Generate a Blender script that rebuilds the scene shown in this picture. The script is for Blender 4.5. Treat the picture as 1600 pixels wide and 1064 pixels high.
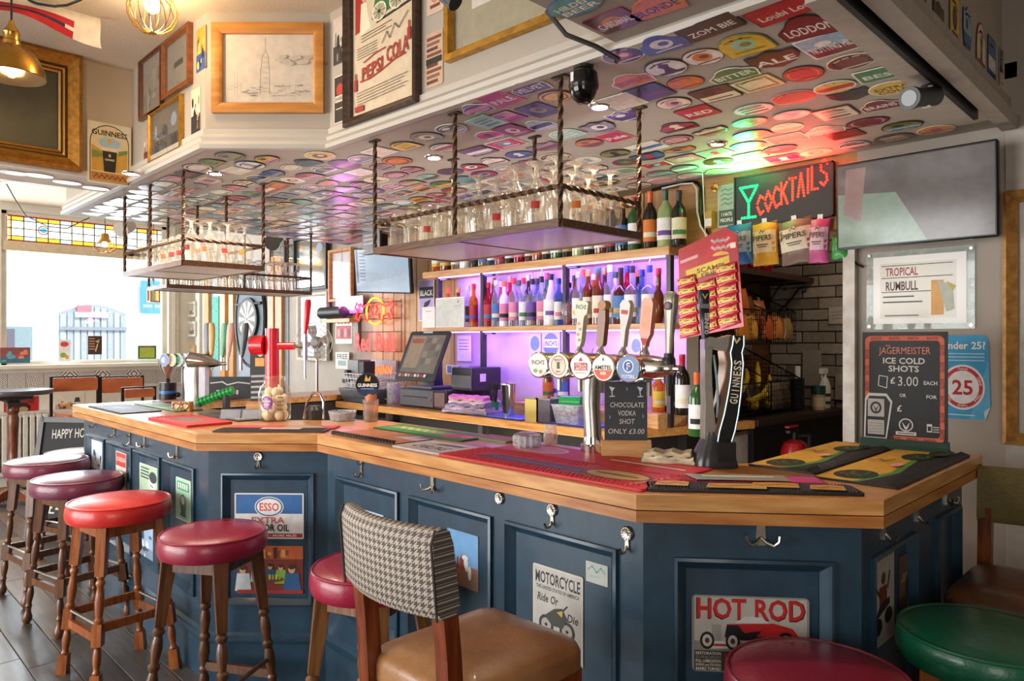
import bpy, math, random
from mathutils import Vector, Matrix
D = bpy.data; C = bpy.context; SC = C.scene; COL = SC.collection
for o in list(D.objects): D.objects.remove(o)
RND = random.Random(7); R2 = math.sqrt(.5); PI = math.pi; rad = math.radians
# ---------------------------------------------------------------- camera, world, lights, exposure
# world: x runs along the back wall, y towards the back wall, z up; the camera stands at the origin and looks along (-1,1)
FPX = 1116.0; HC = 1.5
cd = D.cameras.new('camera'); cam = D.objects.new('camera', cd); COL.objects.link(cam)
cam.location = (0, 0, HC); cam.rotation_euler = (rad(90), 0, rad(45))
cd.sensor_width = 36; cd.lens = FPX / 1600 * 36; cd.clip_start = .05
SC.camera = cam
SC.cycles.transparent_max_bounces = 40; SC.cycles.caustics_reflective = False; SC.cycles.sample_clamp_indirect = 6
SC.view_settings.view_transform = 'Standard'; SC.view_settings.look = 'None'
SC.view_settings.exposure = 0.12; SC.view_settings.gamma = 1; SC.view_settings.use_curve_mapping = False
wd = D.worlds.new('world'); SC.world = wd; wd.use_nodes = True
bg = wd.node_tree.nodes['Background']; bg.inputs[0].default_value = (.86, .93, 1, 1); bg.inputs[1].default_value = 2.6

def lamp(kind, name, loc, energy, color=(1, 1, 1), direction=None, size=None, size_y=None, spot=None, blend=.6, radius=None, spread=None):
    l = D.lights.new(name, kind); l.energy = energy; l.color = color
    o = D.objects.new(name, l); COL.objects.link(o); o.location = loc
    if direction is not None: o.rotation_euler = Vector(direction).to_track_quat('-Z', 'Y').to_euler()
    if kind == 'AREA':
        l.shape = 'RECTANGLE'; l.size = size; l.size_y = size_y or size
        if spread: l.spread = spread
    if kind == 'SPOT': l.spot_size = spot; l.spot_blend = blend; l.shadow_soft_size = radius or .03
    if kind == 'POINT': l.shadow_soft_size = radius or .03
    return o
lamp('SUN', 'sun', (0, 0, 12), 5.0, (1, .96, .9), (-.7, -.15, -.75)).data.angle = rad(2)
# daylight through the shop-front windows on the street side, behind the photographer
lamp('AREA', 'daylight_front_window', (-4.6, -3.7, 1.35), 285, (1, .97, .93), (0, 1, .06), 5.2, 2.3)
lamp('AREA', 'side_fill_light', (1.65, -1.6, 1.5), 65, (1, .95, .88), (-1, .75, .1), 2.6, 1.8)  # unseen area light in front of the closed right wall, not a window
# unseen lights added: aisle uplights for the soffit, a warm fill for the recess
lamp('AREA', 'aisle_uplight', (-3.1, 2.45, .45), 25, (1, .93, .84), (0, 0, 1), 2.9, .34)
lamp('AREA', 'aisle_uplight_end', (-1.55, 3.0, .45), 4, (1, .9, .8), (0, 0, 1), .34, 1.0)
lamp('AREA', 'recess_fill', (-1.1, 4.2, 2.75), 7, (1, .8, .58), (-.35, .1, -1), .5, .5)
# daylight of the big window in the end wall
lamp('AREA', 'daylight_end_window', (-8.98, 1.4, 1.95), 105, (.93, .97, 1), (1, .0, -.05), 3.2, 1.35)

# ---------------------------------------------------------------- helpers: projection of photo points on real planes
def ray(px):
    k = (px - 800) / FPX
    return Vector(((k - 1) * R2, (k + 1) * R2))
def at_z(px, py, z):
    Y = (HC - z) * FPX / (py - 530); r = ray(px) * Y
    return Vector((r.x, r.y, z))
def at_d(px, py, Y):
    r = ray(px) * Y
    return Vector((r.x, r.y, HC - (py - 530) / FPX * Y))
def at_y(px, py, y): return at_d(px, py, y / ray(px).y)
def at_x(px, py, x): return at_d(px, py, x / ray(px).x)
class Plane:                                    # a vertical plane through p with horizontal direction r (to the right as seen)
    def __init__(s, p, r): s.p = Vector(p[:2]); s.r = Vector(r[:2]).normalized(); s.n = Vector((s.r.y, -s.r.x))
    def hit(s, px, py): return at_d(px, py, s.p.dot(s.n) / ray(px).dot(s.n))
    def frame(s, c, off=0):
        r = Vector((s.r.x, s.r.y, 0)); n = Vector((s.n.x, s.n.y, 0)); return frame(Vector(c) + n * off, r, Vector((0, 0, 1)))
    def rect(s, x0, x1, y0, y1, ref='l', off=.001):   # pixel rectangle -> (matrix at the centre, width, height)
        xr = x0 if ref == 'l' else x1
        a = s.hit(xr, y0); b = s.hit(xr, y1); c0 = s.hit(x0, y0); c1 = s.hit(x1, y0)
        mid = Vector(((c0.x + c1.x) / 2, (c0.y + c1.y) / 2, (a.z + b.z) / 2))
        return s.frame(mid, off), (c1 - c0).to_2d().length, a.z - b.z
def frame(o, r, u):
    r = Vector(r).normalized(); u = Vector(u).normalized(); n = r.cross(u)
    return Matrix(((r.x, u.x, n.x, o[0]), (r.y, u.y, n.y, o[1]), (r.z, u.z, n.z, o[2]), (0, 0, 0, 1)))
def T(x, y, z=0, rz=0): return Matrix.Translation((x, y, z)) @ Matrix.Rotation(rz, 4, 'Z')
FY = lambda x, y, z: frame((x, y, z), (1, 0, 0), (0, 0, 1))          # faces -y
FX = lambda x, y, z: frame((x, y, z), (0, 1, 0), (0, 0, 1))          # faces +x
FCAM = lambda x, y, z: frame((x, y, z), (1, 1, 0), (0, 0, 1))        # faces the photographer
FUP = lambda x, y, z, a=0: frame((x, y, z), (math.cos(a), math.sin(a), 0), (-math.sin(a), math.cos(a), 0))
FDN = lambda x, y, z, a=0: frame((x, y, z), (math.cos(a), math.sin(a), 0), (math.sin(a), -math.cos(a), 0))

# ---------------------------------------------------------------- materials
def lin(h):
    h = h.lstrip('#'); c = [int(h[i:i + 2], 16) / 255 for i in (0, 2, 4)]
    return tuple(v / 12.92 if v <= .04045 else ((v + .055) / 1.055) ** 2.4 for v in c) + (1,)
_M = {}
def mat(hexc, rough=.5, metal=0, noise=.07, scale=25, bump=0, coat=0, emit=0, stretch=None, c2=None, spec=.5, bscale=None, ramp=(.35, .65)):
    key = (hexc, rough, metal, noise, scale, bump, coat, emit, stretch, c2, spec, bscale, ramp)
    if key in _M: return _M[key]
    m = D.materials.new('surface_' + hexc.lstrip('#')); m.use_nodes = True; nt = m.node_tree; b = nt.nodes['Principled BSDF']
    c = lin(hexc); b.inputs['Roughness'].default_value = rough; b.inputs['Metallic'].default_value = metal
    b.inputs['Specular IOR Level'].default_value = spec
    if coat: b.inputs['Coat Weight'].default_value = coat; b.inputs['Coat Roughness'].default_value = .12
    tc = nt.nodes.new('ShaderNodeTexCoord'); src = tc.outputs['Object']
    if stretch:
        mp = nt.nodes.new('ShaderNodeMapping'); mp.inputs['Scale'].default_value = stretch; nt.links.new(src, mp.inputs[0]); src = mp.outputs[0]
    n = nt.nodes.new('ShaderNodeTexNoise'); n.inputs['Scale'].default_value = scale; n.inputs['Detail'].default_value = 4; nt.links.new(src, n.inputs['Vector'])
    r = nt.nodes.new('ShaderNodeValToRGB'); e = r.color_ramp.elements; e[0].position, e[1].position = ramp
    d = lin(c2) if c2 else tuple(min(1, v * (1 + noise)) for v in c[:3]) + (1,)
    e[0].color = c if c2 else tuple(v * (1 - noise) for v in c[:3]) + (1,); e[1].color = d
    nt.links.new(n.outputs['Fac'], r.inputs[0]); nt.links.new(r.outputs[0], b.inputs['Base Color'])
    if emit:
        b.inputs['Emission Color'].default_value = c; b.inputs['Emission Strength'].default_value = emit
    if bump:
        n2 = n
        if bscale:
            n2 = nt.nodes.new('ShaderNodeTexNoise'); n2.inputs['Scale'].default_value = bscale; n2.inputs['Detail'].default_value = 3; nt.links.new(src, n2.inputs['Vector'])
        bp = nt.nodes.new('ShaderNodeBump'); bp.inputs['Strength'].default_value = bump; bp.inputs['Distance'].default_value = .01
        nt.links.new(n2.outputs['Fac'], bp.inputs['Height']); nt.links.new(bp.outputs[0], b.inputs['Normal'])
    _M[key] = m; return m
def wood(c1, c2, axis='x', rough=.4, scale=6, coat=.15, bump=.08):
    s = {'x': (1, 9, 9), 'y': (9, 1, 9), 'z': (9, 9, 1)}[axis]
    return mat(c1, rough, 0, 0, scale, bump, coat, 0, s, c2)
def pattern(kind, hexes, scale, rough=.7):
    key = (kind, tuple(hexes), scale)
    if key in _M: return _M[key]
    m = D.materials.new('pattern_' + kind); m.use_nodes = True; nt = m.node_tree; b = nt.nodes['Principled BSDF']; b.inputs['Roughness'].default_value = rough
    tc = nt.nodes.new('ShaderNodeTexCoord')
    def mth(op, a, bb=None):
        n = nt.nodes.new('ShaderNodeMath'); n.operation = op
        for i, v in enumerate((a, bb)):
            if v is None: continue
            if isinstance(v, (int, float)): n.inputs[i].default_value = v
            else: nt.links.new(v, n.inputs[i])
        return n.outputs[0]
    sp = nt.nodes.new('ShaderNodeSeparateXYZ'); nt.links.new(tc.outputs['Object'], sp.inputs[0])
    if kind == 'houndstooth':
        u = mth('MULTIPLY', sp.outputs[0], scale); v = mth('MULTIPLY', sp.outputs[2], scale)
        fu = mth('FRACT', u); fv = mth('FRACT', v)
        a = mth('LESS_THAN', fu, .5); c = mth('LESS_THAN', fv, .5)
        st = mth('LESS_THAN', mth('FRACT', mth('MULTIPLY', mth('ADD', u, v), 2)), .5)
        both = mth('MULTIPLY', a, c); one = mth('SUBTRACT', mth('ADD', a, c), mth('MULTIPLY', both, 2))
        fac = mth('ADD', both, mth('MULTIPLY', one, st))
    elif kind == 'tile':
        u = mth('ABSOLUTE', mth('SUBTRACT', mth('FRACT', mth('MULTIPLY', sp.outputs[1], scale)), .5)); v = mth('ABSOLUTE', mth('SUBTRACT', mth('FRACT', mth('MULTIPLY', sp.outputs[2], scale)), .5))
        s = mth('ADD', u, v)
        fac = mth('GREATER_THAN', mth('SINE', mth('MULTIPLY', s, 26)), .15)
    mx = nt.nodes.new('ShaderNodeMix'); mx.data_type = 'RGBA'; mx.inputs[6].default_value = lin(hexes[0]); mx.inputs[7].default_value = lin(hexes[1])
    nt.links.new(fac, mx.inputs[0]); nt.links.new(mx.outputs[2], b.inputs['Base Color']); _M[key] = m; return m
def glass(hexc='f4fbfa', milky=.06, rough=.03, edge=.55, refl='ffffff'):
    key = ('glass', hexc, milky, rough, edge)
    if key in _M: return _M[key]
    m = D.materials.new('glass_' + hexc); m.use_nodes = True; nt = m.node_tree; nt.nodes.clear(); N = nt.nodes.new; L = nt.links.new
    out = N('ShaderNodeOutputMaterial'); tr = N('ShaderNodeBsdfTransparent'); tr.inputs[0].default_value = lin(hexc)
    gl = N('ShaderNodeBsdfGlossy'); gl.inputs['Roughness'].default_value = rough; df = N('ShaderNodeBsdfDiffuse'); df.inputs[0].default_value = lin(refl)
    lw = N('ShaderNodeLayerWeight'); lw.inputs[0].default_value = .5; pw = N('ShaderNodeMath'); pw.operation = 'POWER'; pw.inputs[1].default_value = 5 - 5 * edge; L(lw.outputs['Facing'], pw.inputs[0]); ml = N('ShaderNodeMath'); ml.operation = 'MULTIPLY_ADD'; ml.inputs[1].default_value = .75; ml.inputs[2].default_value = .035; L(pw.outputs[0], ml.inputs[0]); nz = N('ShaderNodeTexNoise'); nz.inputs['Scale'].default_value = 9
    mm = N('ShaderNodeMath'); mm.operation = 'MULTIPLY'; mm.inputs[1].default_value = milky * 2; L(nz.outputs[0], mm.inputs[0])
    a = N('ShaderNodeMixShader'); b = N('ShaderNodeMixShader'); L(ml.outputs[0], a.inputs[0]); L(tr.outputs[0], a.inputs[1]); L(gl.outputs[0], a.inputs[2])
    L(mm.outputs[0], b.inputs[0]); L(a.outputs[0], b.inputs[1]); L(df.outputs[0], b.inputs[2]); L(b.outputs[0], out.inputs[0]); _M[key] = m; return m
def glow(hexc, s):
    key = ('glow', hexc, s)
    if key in _M: return _M[key]
    m = D.materials.new('glow_' + hexc); m.use_nodes = True; nt = m.node_tree; b = nt.nodes['Principled BSDF']
    b.inputs['Base Color'].default_value = lin(hexc); b.inputs['Emission Color'].default_value = lin(hexc); b.inputs['Emission Strength'].default_value = s; _M[key] = m; return m

WHITE = mat('f2efe8'); BLACK = mat('101012', .45); CHROME = mat('d5d3cf', .14, 1, .03); STEEL = mat('b9b6b0', .3, 1, .06); DARKSTEEL = mat('4b443d', .45, .8, .2, 60, .2)
BRASS = mat('c79a4a', .25, 1, .05); NAVY = mat('264256', .38, 0, .16, 14, .06, .15); INK = mat('1b1a1c', .6)
PAINT = mat('afa496', .6, 0, .03, 6); OAK = wood('c98d4a', 'dfab68'); DKWOOD = wood('4a2d1b', '7a4d2b', 'z'); CREAM = mat('e9dcc0', .6)
def M_(h, r=.5): return mat(h, r)

# ---------------------------------------------------------------- glyphs of the built-in font
_G = {}
def _glyphs():
    cu = D.curves.new('glyph', 'FONT'); ob = D.objects.new('glyph', cu); COL.objects.link(ob); cu.resolution_u = 2
    def ev():
        C.view_layer.update(); me = ob.evaluated_get(C.evaluated_depsgraph_get()).to_mesh()
        v = [tuple(p.co) for p in me.vertices]; f = [tuple(p.vertices) for p in me.polygons]; return v, f
    for off in (0, .022):
        cu.offset = off
        def width(s): cu.body = s; v, f = ev(); xs = [p[0] for p in v]; return max(xs) - min(xs), min(xs)
        w2, _ = width('HH'); cu.body = 'H'; v, f = ev(); cap = max(p[1] for p in v)
        for ch in "ABCDEFGHIJKLMNOPQRSTUVWXYZabcdefghijklmnopqrstuvwxyz0123456789.,!?£&'-/%:":
            cu.body = ch; v, f = ev(); v = list(v); f = list(f); wc, _ = width('H' + ch + 'H'); hw, hm = width('H' + 'H')
            _G[ch, off > 0] = ([(p[0] / cap, p[1] / cap) for p in v], f, (wc - w2) / cap)
    D.objects.remove(ob); D.curves.remove(cu)
_glyphs()

# ---------------------------------------------------------------- mesh builder
class G:
    def __init__(s, M=None): s.v = []; s.f = []; s.mi = []; s.ms = []; s.M = M or Matrix(); s.z = 0
    def add(s, vs, fs, m):
        if m not in s.ms: s.ms.append(m)
        k = s.ms.index(m); b = len(s.v); M = s.M
        s.v += [tuple(M @ Vector(p)) for p in vs]; s.f += [tuple(i + b for i in f) for f in fs]; s.mi += [k] * len(fs); return s
    def box(s, x0, y0, z0, x1, y1, z1, m):
        v = [(x, y, z) for z in (z0, z1) for y in (y0, y1) for x in (x0, x1)]
        return s.add(v, [(0, 2, 3, 1), (4, 5, 7, 6), (0, 1, 5, 4), (2, 6, 7, 3), (0, 4, 6, 2), (1, 3, 7, 5)], m)
    def bbox(s, x0, y0, z0, x1, y1, z1, m, b=.004):          # box with chamfered vertical and top edges
        p = [(x0 + b, y0), (x1 - b, y0), (x1, y0 + b), (x1, y1 - b), (x1 - b, y1), (x0 + b, y1), (x0, y1 - b), (x0, y0 + b)]
        q = [(min(max(x, x0 + b), x1 - b), min(max(y, y0 + b), y1 - b)) for x, y in p]
        return s.loft([[(x, y, z0 + b) if 0 else (x, y, z0) for x, y in q], [(x, y, z0 + b) for x, y in p], [(x, y, z1 - b) for x, y in p], [(x, y, z1) for x, y in q]], m)
    def loft(s, rings, m, cap=True, closed=False):
        n = len(rings[0]); v = [p for r in rings for p in r]; f = []
        R = len(rings)
        for i in range(R if closed else R - 1):
            a, b = i * n, ((i + 1) % R) * n
            for j in range(n): f.append((a + j, a + (j + 1) % n, b + (j + 1) % n, b + j))
        if cap and not closed: f.append(tuple(range(n - 1, -1, -1))); f.append(tuple(range((R - 1) * n, R * n)))
        return s.add(v, f, m)
    def lathe(s, prof, m, n=14, c=(0, 0, 0), ph=0, sx=1, sy=1):
        rings = [[(c[0] + sx * max(r, 1e-4) * math.cos(ph + 2 * PI * j / n), c[1] + sy * max(r, 1e-4) * math.sin(ph + 2 * PI * j / n), c[2] + z) for j in range(n)] for r, z in prof]
        return s.loft(rings, m)
    def cyl(s, p0, p1, r0, m, r1=None, n=10):
        p0, p1 = Vector(p0), Vector(p1); d = p1 - p0; q = d.to_track_quat('Z', 'Y').to_matrix(); r1 = r0 if r1 is None else r1
        rg = [[tuple(p + q @ Vector((r * math.cos(2 * PI * j / n), r * math.sin(2 * PI * j / n), 0))) for j in range(n)] for p, r in ((p0, r0), (p1, r1))]
        return s.loft(rg, m)
    def tube(s, pts, r, m, n=8, closed=False):
        pts = [Vector(p) for p in pts]; rg = []; N = len(pts); up = None
        for i, p in enumerate(pts):
            a = pts[i - 1] if (i > 0 or closed) else p; b = pts[(i + 1) % N] if (i < N - 1 or closed) else p
            d = (b - a).normalized()
            if up is None:
                up = Vector((0, 0, 1)) if abs(d.z) < .9 else Vector((1, 0, 0))
            x = d.cross(up); x = x.normalized() if x.length > 1e-6 else Vector((1, 0, 0)); y = x.cross(d).normalized(); up = y
            rr = r[i] if isinstance(r, (list, tuple)) else r
            rg.append([tuple(p + rr * (math.cos(2 * PI * j / n) * x + math.sin(2 * PI * j / n) * y)) for j in range(n)])
        return s.loft(rg, m, closed=closed)
    def prism(s, pts, z0, z1, m):
        return s.loft([[(x, y, z0) for x, y in pts], [(x, y, z1) for x, y in pts]], m)
    def sphere(s, c, r, m, n=10, k=6, sz=1):
        return s.lathe([(r * math.sin(PI * i / k), -r * sz * math.cos(PI * i / k)) for i in range(k + 1)], m, n, c)
    # flat print: local x right, y up, z towards the viewer; every layer lies a little in front of the last
    def lay(s, d=.00012): s.z += d; return s.z
    def poly(s, pts, m):
        z = s.lay(); a = sum(pts[i][0] * pts[(i + 1) % len(pts)][1] - pts[(i + 1) % len(pts)][0] * pts[i][1] for i in range(len(pts)))
        if a < 0: pts = pts[::-1]
        return s.add([(x, y, z) for x, y in pts], [tuple(range(len(pts)))], m)
    def rect(s, x0, y0, x1, y1, m): return s.poly([(x0, y0), (x1, y0), (x1, y1), (x0, y1)], m)
    def ell(s, cx, cy, rx, ry, m, n=18, a0=0, a1=2 * PI): return s.poly([(cx + rx * math.cos(a0 + (a1 - a0) * j / (n if a1 - a0 > 6.2 else n - 1)), cy + ry * math.sin(a0 + (a1 - a0) * j / (n if a1 - a0 > 6.2 else n - 1))) for j in range(n)], m)
    def line(s, pts, w, m):
        z = s.lay()
        for a, b in zip(pts, pts[1:]):
            a, b = Vector(a), Vector(b); d = (b - a)
            if d.length < 1e-6: continue
            d = d.normalized() * w / 2; t = Vector((-d.y, d.x)); a = a - d; b = b + d
            s.add([(*(a - t), z), (*(b - t), z), (*(b + t), z), (*(a + t), z)], [(0, 1, 2, 3)], m)
        return s
    def text(s, t, cx, cy, h, m, w=None, bold=True, rot=0, shear=0, align='c', arc=None, gap=0):
        z = s.lay(); adv = [(_G[c, bold][2] if c != ' ' else .45) + gap for c in t]; tot = sum(adv) or 1
        k = (w / (tot * h)) if w else 1
        x = {'c': -tot / 2, 'l': 0, 'r': -tot}[align]; cr, sr = math.cos(rot), math.sin(rot)
        for c, a in zip(t, adv):
            if c != ' ':
                v, f, _ = _G[c, bold]; out = []
                for px, py in v:
                    u = (x + px + shear * py) * h * k; q = (py - .5) * h
                    if arc:
                        th = u / arc; u, q = (arc + q) * math.sin(th), (arc + q) * math.cos(th) - arc
                    out.append((cx + u * cr - q * sr, cy + u * sr + q * cr, z))
                s.add(out, f, m)
            x += a
        return s
    def build(s, name, parent=None, smooth=True, ang=38, label=None, cat=None, group=None, kind=None, M=None, rev=False):
        me = D.meshes.new(name); me.from_pydata(s.v, [], s.f)
        for m in s.ms: me.materials.append(m)
        me.polygons.foreach_set('material_index', s.mi)
        if smooth:
            me.polygons.foreach_set('use_smooth', [True] * len(s.f)); me.set_sharp_from_angle(angle=rad(ang))
        me.update(); o = D.objects.new(name, me); COL.objects.link(o)
        if M is not None: o.matrix_world = M
        if parent: o.parent = parent
        tag(o, label, cat, group, kind); return o
def tag(o, label=None, cat=None, group=None, kind=None):
    for k, v in (('label', label), ('category', cat), ('group', group), ('kind', kind)):
        if v: o[k] = v
    return o
def thing(name, label, cat, M=None, group=None):
    o = D.objects.new(name, None); COL.objects.link(o); o.empty_display_size = .05
    if M is not None: o.matrix_world = M
    return tag(o, label, cat, group)
def part(name, parent, fn, smooth=True, M=None, label=None, kind=None, ang=38):
    g = G(); fn(g); return g.build(name, parent, smooth, ang, label=label, kind=kind, M=M)
_kids = {}
def copy_tree(o, M=None, label=None, group=None, parent=None, src=None):
    c = o.copy(); COL.objects.link(c); c.parent = parent
    if M is not None: c.matrix_world = M
    if label: c['label'] = label
    if group: c['group'] = group
    for ch in list(o.children): copy_tree(ch, parent=c)
    return c
def bev(o, w=.004, seg=2):
    m = o.modifiers.new('bevel', 'BEVEL'); m.width = w; m.segments = seg; m.limit_method = 'ANGLE'; m.angle_limit = rad(40); return o
def rrect(w, h, r, n=4):
    out = []
    for cx, cy, a in ((w / 2 - r, h / 2 - r, 0), (-w / 2 + r, h / 2 - r, PI / 2), (-w / 2 + r, -h / 2 + r, PI), (w / 2 - r, -h / 2 + r, 1.5 * PI)):
        out += [(cx + r * math.cos(a + PI / 2 * i / n), cy + r * math.sin(a + PI / 2 * i / n)) for i in range(n + 1)]
    return out
# ================================================================ the setting
ZC, ZS = 2.92, 2.33                              # ceiling, underside of the bulkhead over the bar
YB, YH, XW = 3.38, 3.30, -8.84                   # back wall, its part beside the recess, window wall
SOFFIT = [(-5.4, 1.25), (-3.13, 1.25), (-2.75, 1.633), (-.615, 1.70)]
def offset(pl, d):                               # polyline offset to its right-hand side
    out = []
    for i, p in enumerate(pl):
        p = Vector(p); ns = []
        for a, b in ((i - 1, i), (i, i + 1)):
            if 0 <= a and b < len(pl):
                t = (Vector(pl[b]) - Vector(pl[a])).normalized(); ns.append(Vector((t.y, -t.x)))
        n = sum(ns, Vector((0, 0))).normalized(); out.append(p + n * d / max(.3, n.dot(ns[0])))
    return out
def strip(g, pl, prof, m, closed_prof=True):     # sweep a profile (outward, z) along a polyline
    rings = [[] for _ in pl]
    for d, z in prof:
        for i, p in enumerate(offset(pl, d)): rings[i].append((p.x, p.y, z))
    return g.loft(rings, m)
def struct(name, fn, smooth=False, M=None, parent=None, ang=38):
    g = G(); fn(g); return g.build(name, parent, smooth, ang, kind=None if parent else 'structure', M=M)

floor = struct('floor', lambda g: g.box(-9, -4, -.06, 1.8, 5, -.014, mat('2a2624', .7)))
PL = [wood(a, b, 'x', .32, 5, .1, .05) for a, b in (('4a4340', '5f5550'), ('5d4a3e', '776050'), ('3c3836', '524b48'), ('6b5849', '80694f'), ('474647', '5c5957'))]
pk = 0
for row in range(33):
    y0 = -2.6 + row * .152; off = RND.random() * 1.2; x = -8.82 - off
    while x < -1.2:
        x1 = min(x + 1.2, -1.0); xa = max(x, -8.82)
        if x1 - xa > .05 and pk < 290 and not (y0 > 1.6): 
            part('floor_plank', floor, lambda g: g.bbox(xa + .002, y0, -.014, x1 - .002, y0 + .149, 0, RND.choice(PL), .002), False); pk += 1
        x += 1.2
struct('ceiling', lambda g: g.box(-9, -4, ZC, 1.8, 5.1, ZC + .1, mat('d8c8b2', .85, 0, .05, 160, .25)))
def _bulk(g):
    p = SOFFIT + [(-.615, 3.4), (-5.4, 3.4)]; g.prism(p, ZS, ZC, PAINT)
struct('ceiling_bulkhead', _bulk)
struct('ceiling_beam', lambda g: g.box(-4.45, -3.9, ZS, -4.09, 1.25, ZC, mat('bfae98', .65, 0, .04, 6)))
struct('ceiling_beam.001', lambda g: g.box(-1.235, .45, ZS + .022, -.615, 1.69, ZC, mat('a59a90', .7, 0, .04, 6)))
MOULD = [(0, ZS - .004), (.03, ZS - .004), (.034, ZS + .012), (.022, ZS + .03), (.026, ZS + .045), (.012, ZS + .062), (.012, ZS + .085), (0, ZS + .09)]
struct('trim_1', lambda g: strip(g, SOFFIT[:], MOULD, mat('bfb7ab', .5, 0, .03, 5)), True)
struct('trim_2', lambda g: strip(g, [(-.615, 1.69), (-.615, 3.34)], [(0, ZS - .02), (.05, ZS - .02), (.06, ZS + .02), (.03, ZS + .06), (.03, ZS + .1), (0, ZS + .11)], mat('a79c90', .5)), True)
struct('trim_3', lambda g: (g.box(-.72, 1.72, ZS - .018, -.64, 3.0, ZS, mat('b0a598', .6)), g.box(-.645, 1.72, ZS - .035, -.63, 3.0, ZS, BLACK)))
struct('trim_4', lambda g: strip(g, [(-4.09, -3.9), (-4.09, 1.24)], [(0, ZS - .002), (.012, ZS - .002), (.012, ZS + .03), (0, ZS + .035)], mat('c9bfb0', .5)), True)
# back wall: panelled stretch, header above the recess, right-hand stretch
WALLM = mat('bdb4a8', .7, 0, .05, 5, .03)
def _wb(g):
    g.box(-9, YB, 0, -2.05, YB + .12, ZC, WALLM); g.box(-2.05, YH, 2.0, -1.15, YH + .12, ZC, wood('a9773f', 'c08a4e', 'x', .5)); g.box(-1.15, YH, 0, 1.8, YH + .12, ZC, mat('aba196', .7, 0, .05, 5, .03))
wall_back = struct('wall_back', _wb)
x = -4.997; PINE = [wood(a, b, 'z', .5, 4) for a, b in (('b98650', 'd4a56c'), ('c2915a', 'dcae76'), ('b07e49', 'cb9a62'))]
while x < -2.08:
    x1 = min(x + .147, -2.05); part('wall_board', wall_back, lambda g: g.bbox(x + .002, YB - .016, .95, x1 - .002, YB, 2.33, RND.choice(PINE), .003), False); x += .149
# recess behind the bar end: brown boarded left side, painted brick back
BRK = [mat(h, .8, 0, .1, 30, .3) for h in ('8f8578', '82786c', '9a9084', '766c61')]
struct('wall_recess_left', lambda g: g.box(-2.45, YB, 0, -2.35, 5.0, ZC, wood('4d3018', '6e4726', 'y', .6)))
wr = struct('wall_recess_back', lambda g: g.box(-2.45, 5.0, 0, .4, 5.1, ZC, mat('5f574d', .9)))
for r in range(22):
    for c in range(8):
        x0 = -2.33 + c * .228 - (.114 if r % 2 else 0); z0 = .55 + r * .078
        if x0 + .22 > -2.34 and x0 < -.9: part('brick', wr, lambda g: g.bbox(max(x0, -2.34), 4.985 - RND.random() * .008, z0, x0 + .22, 5.0, z0 + .07, RND.choice(BRK), .004), False)
struct('wall_recess_right', lambda g: g.box(.3, YH + .12, 0, .4, 5.0, ZC, mat('4a443c', .9)))
struct('trim_5', lambda g: (g.box(-1.20, YH - .03, .95, -1.15, YH + .12, 2.02, mat('cfcbc4', .6, 0, .2, 12)), g.box(-1.21, YH + .1, 0, -1.15, YH + .13, 1.2, mat('b9b0a4'))))
struct('trim_6', lambda g: g.box(-.60, YH - .018, 0, -.47, YH, 2.3, mat('bab2a8', .6)))
struct('trim_7', lambda g: g.box(-.40, YH - .03, 0, 1.8, YH, .92, mat('8a7565', .6)))
struct('wall_right', lambda g: g.box(1.75, -4, 0, 1.85, 3.4, ZC, mat('8f857a', .8)))
def _wf(g):
    m = mat('8f857a', .8); g.box(-9, -4, 0, 1.8, -3.9, .5, m); g.box(-9, -4, 2.62, 1.8, -3.9, ZC, m); g.box(-9, -4, .5, -7.4, -3.9, 2.62, m); g.box(-1.9, -4, .5, 1.8, -3.9, 2.62, m)
struct('wall_front', _wf)
# ---------------------------------------------------------------- window wall, its window and the street outside
WY0, WY1, WZ0, WZ1 = 1.47, 3.09, 1.235, 2.84
LT = mat('d9d2c2', .55, 0, .05, 6)
def _ww(g):
    g.box(XW - .14, -4, 0, XW, YB, WZ0, LT); g.box(XW - .14, -4, WZ1, XW, YB, ZC, LT); g.box(XW - .14, WY1, WZ0, XW, YB, WZ1, LT)
    g.box(XW - .14, 1.37, WZ0, XW, WY0, WZ1, LT); g.box(XW - .14, -4, WZ0, XW, -.4, WZ1, LT)
ww = struct('wall_window', _ww)
win = struct('window_1', lambda g: (g.box(XW - .1, WY0, WZ0, XW - .04, WY0 + .05, WZ1, LT), g.box(XW - .1, WY1 - .05, WZ0, XW - .04, WY1, WZ1, LT), g.box(XW - .1, WY0, WZ0, XW - .04, WY1, WZ0 + .05, LT), g.box(XW - .1, WY0, WZ1 - .03, XW - .04, WY1, WZ1, LT)))
part('transom', win, lambda g: g.box(XW - .11, WY0, 2.43, XW - .01, WY1, 2.53, mat('c9b595', .6)), False)
part('pane', win, lambda g: g.box(XW - .075, WY0 + .05, WZ0 + .05, XW - .069, WY1 - .05, 2.43, glass('f6fbff', .0, .02, .25)), False)
part('window_sill', win, lambda g: g.bbox(XW - .04, 1.2, WZ0 - .03, XW + .13, YB - .02, WZ0 + .012, LT, .006), False)
part('window_architrave', win, lambda g: (g.box(XW, WY1, WZ0, XW + .03, WY1 + .11, WZ1, mat('cfc8ba')), g.box(XW, WY1 + .04, WZ0, XW + .045, WY1 + .07, WZ1, LT)), False)
def pane(y0, y1, z0, z1, h): part('pane', win, lambda g: g.box(XW - .073, y0 + .003, z0 + .003, XW - .069, y1 - .003, z1 - .003, glass(h, .05, .05, .3)), False)
a, b, s0, s1 = WY0 + .05, WY1 - .05, 2.53, 2.81; nb = 13; w = (b - a - .09) / nb
lead = G(); LEAD = mat('3d3a38', .5, .6)
def came(y0, z0, y1, z1, t=.004): lead.box(XW - .078, min(y0, y1) - t, min(z0, z1) - t, XW - .064, max(y0, y1) + t, max(z0, z1) + t, LEAD)
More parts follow.
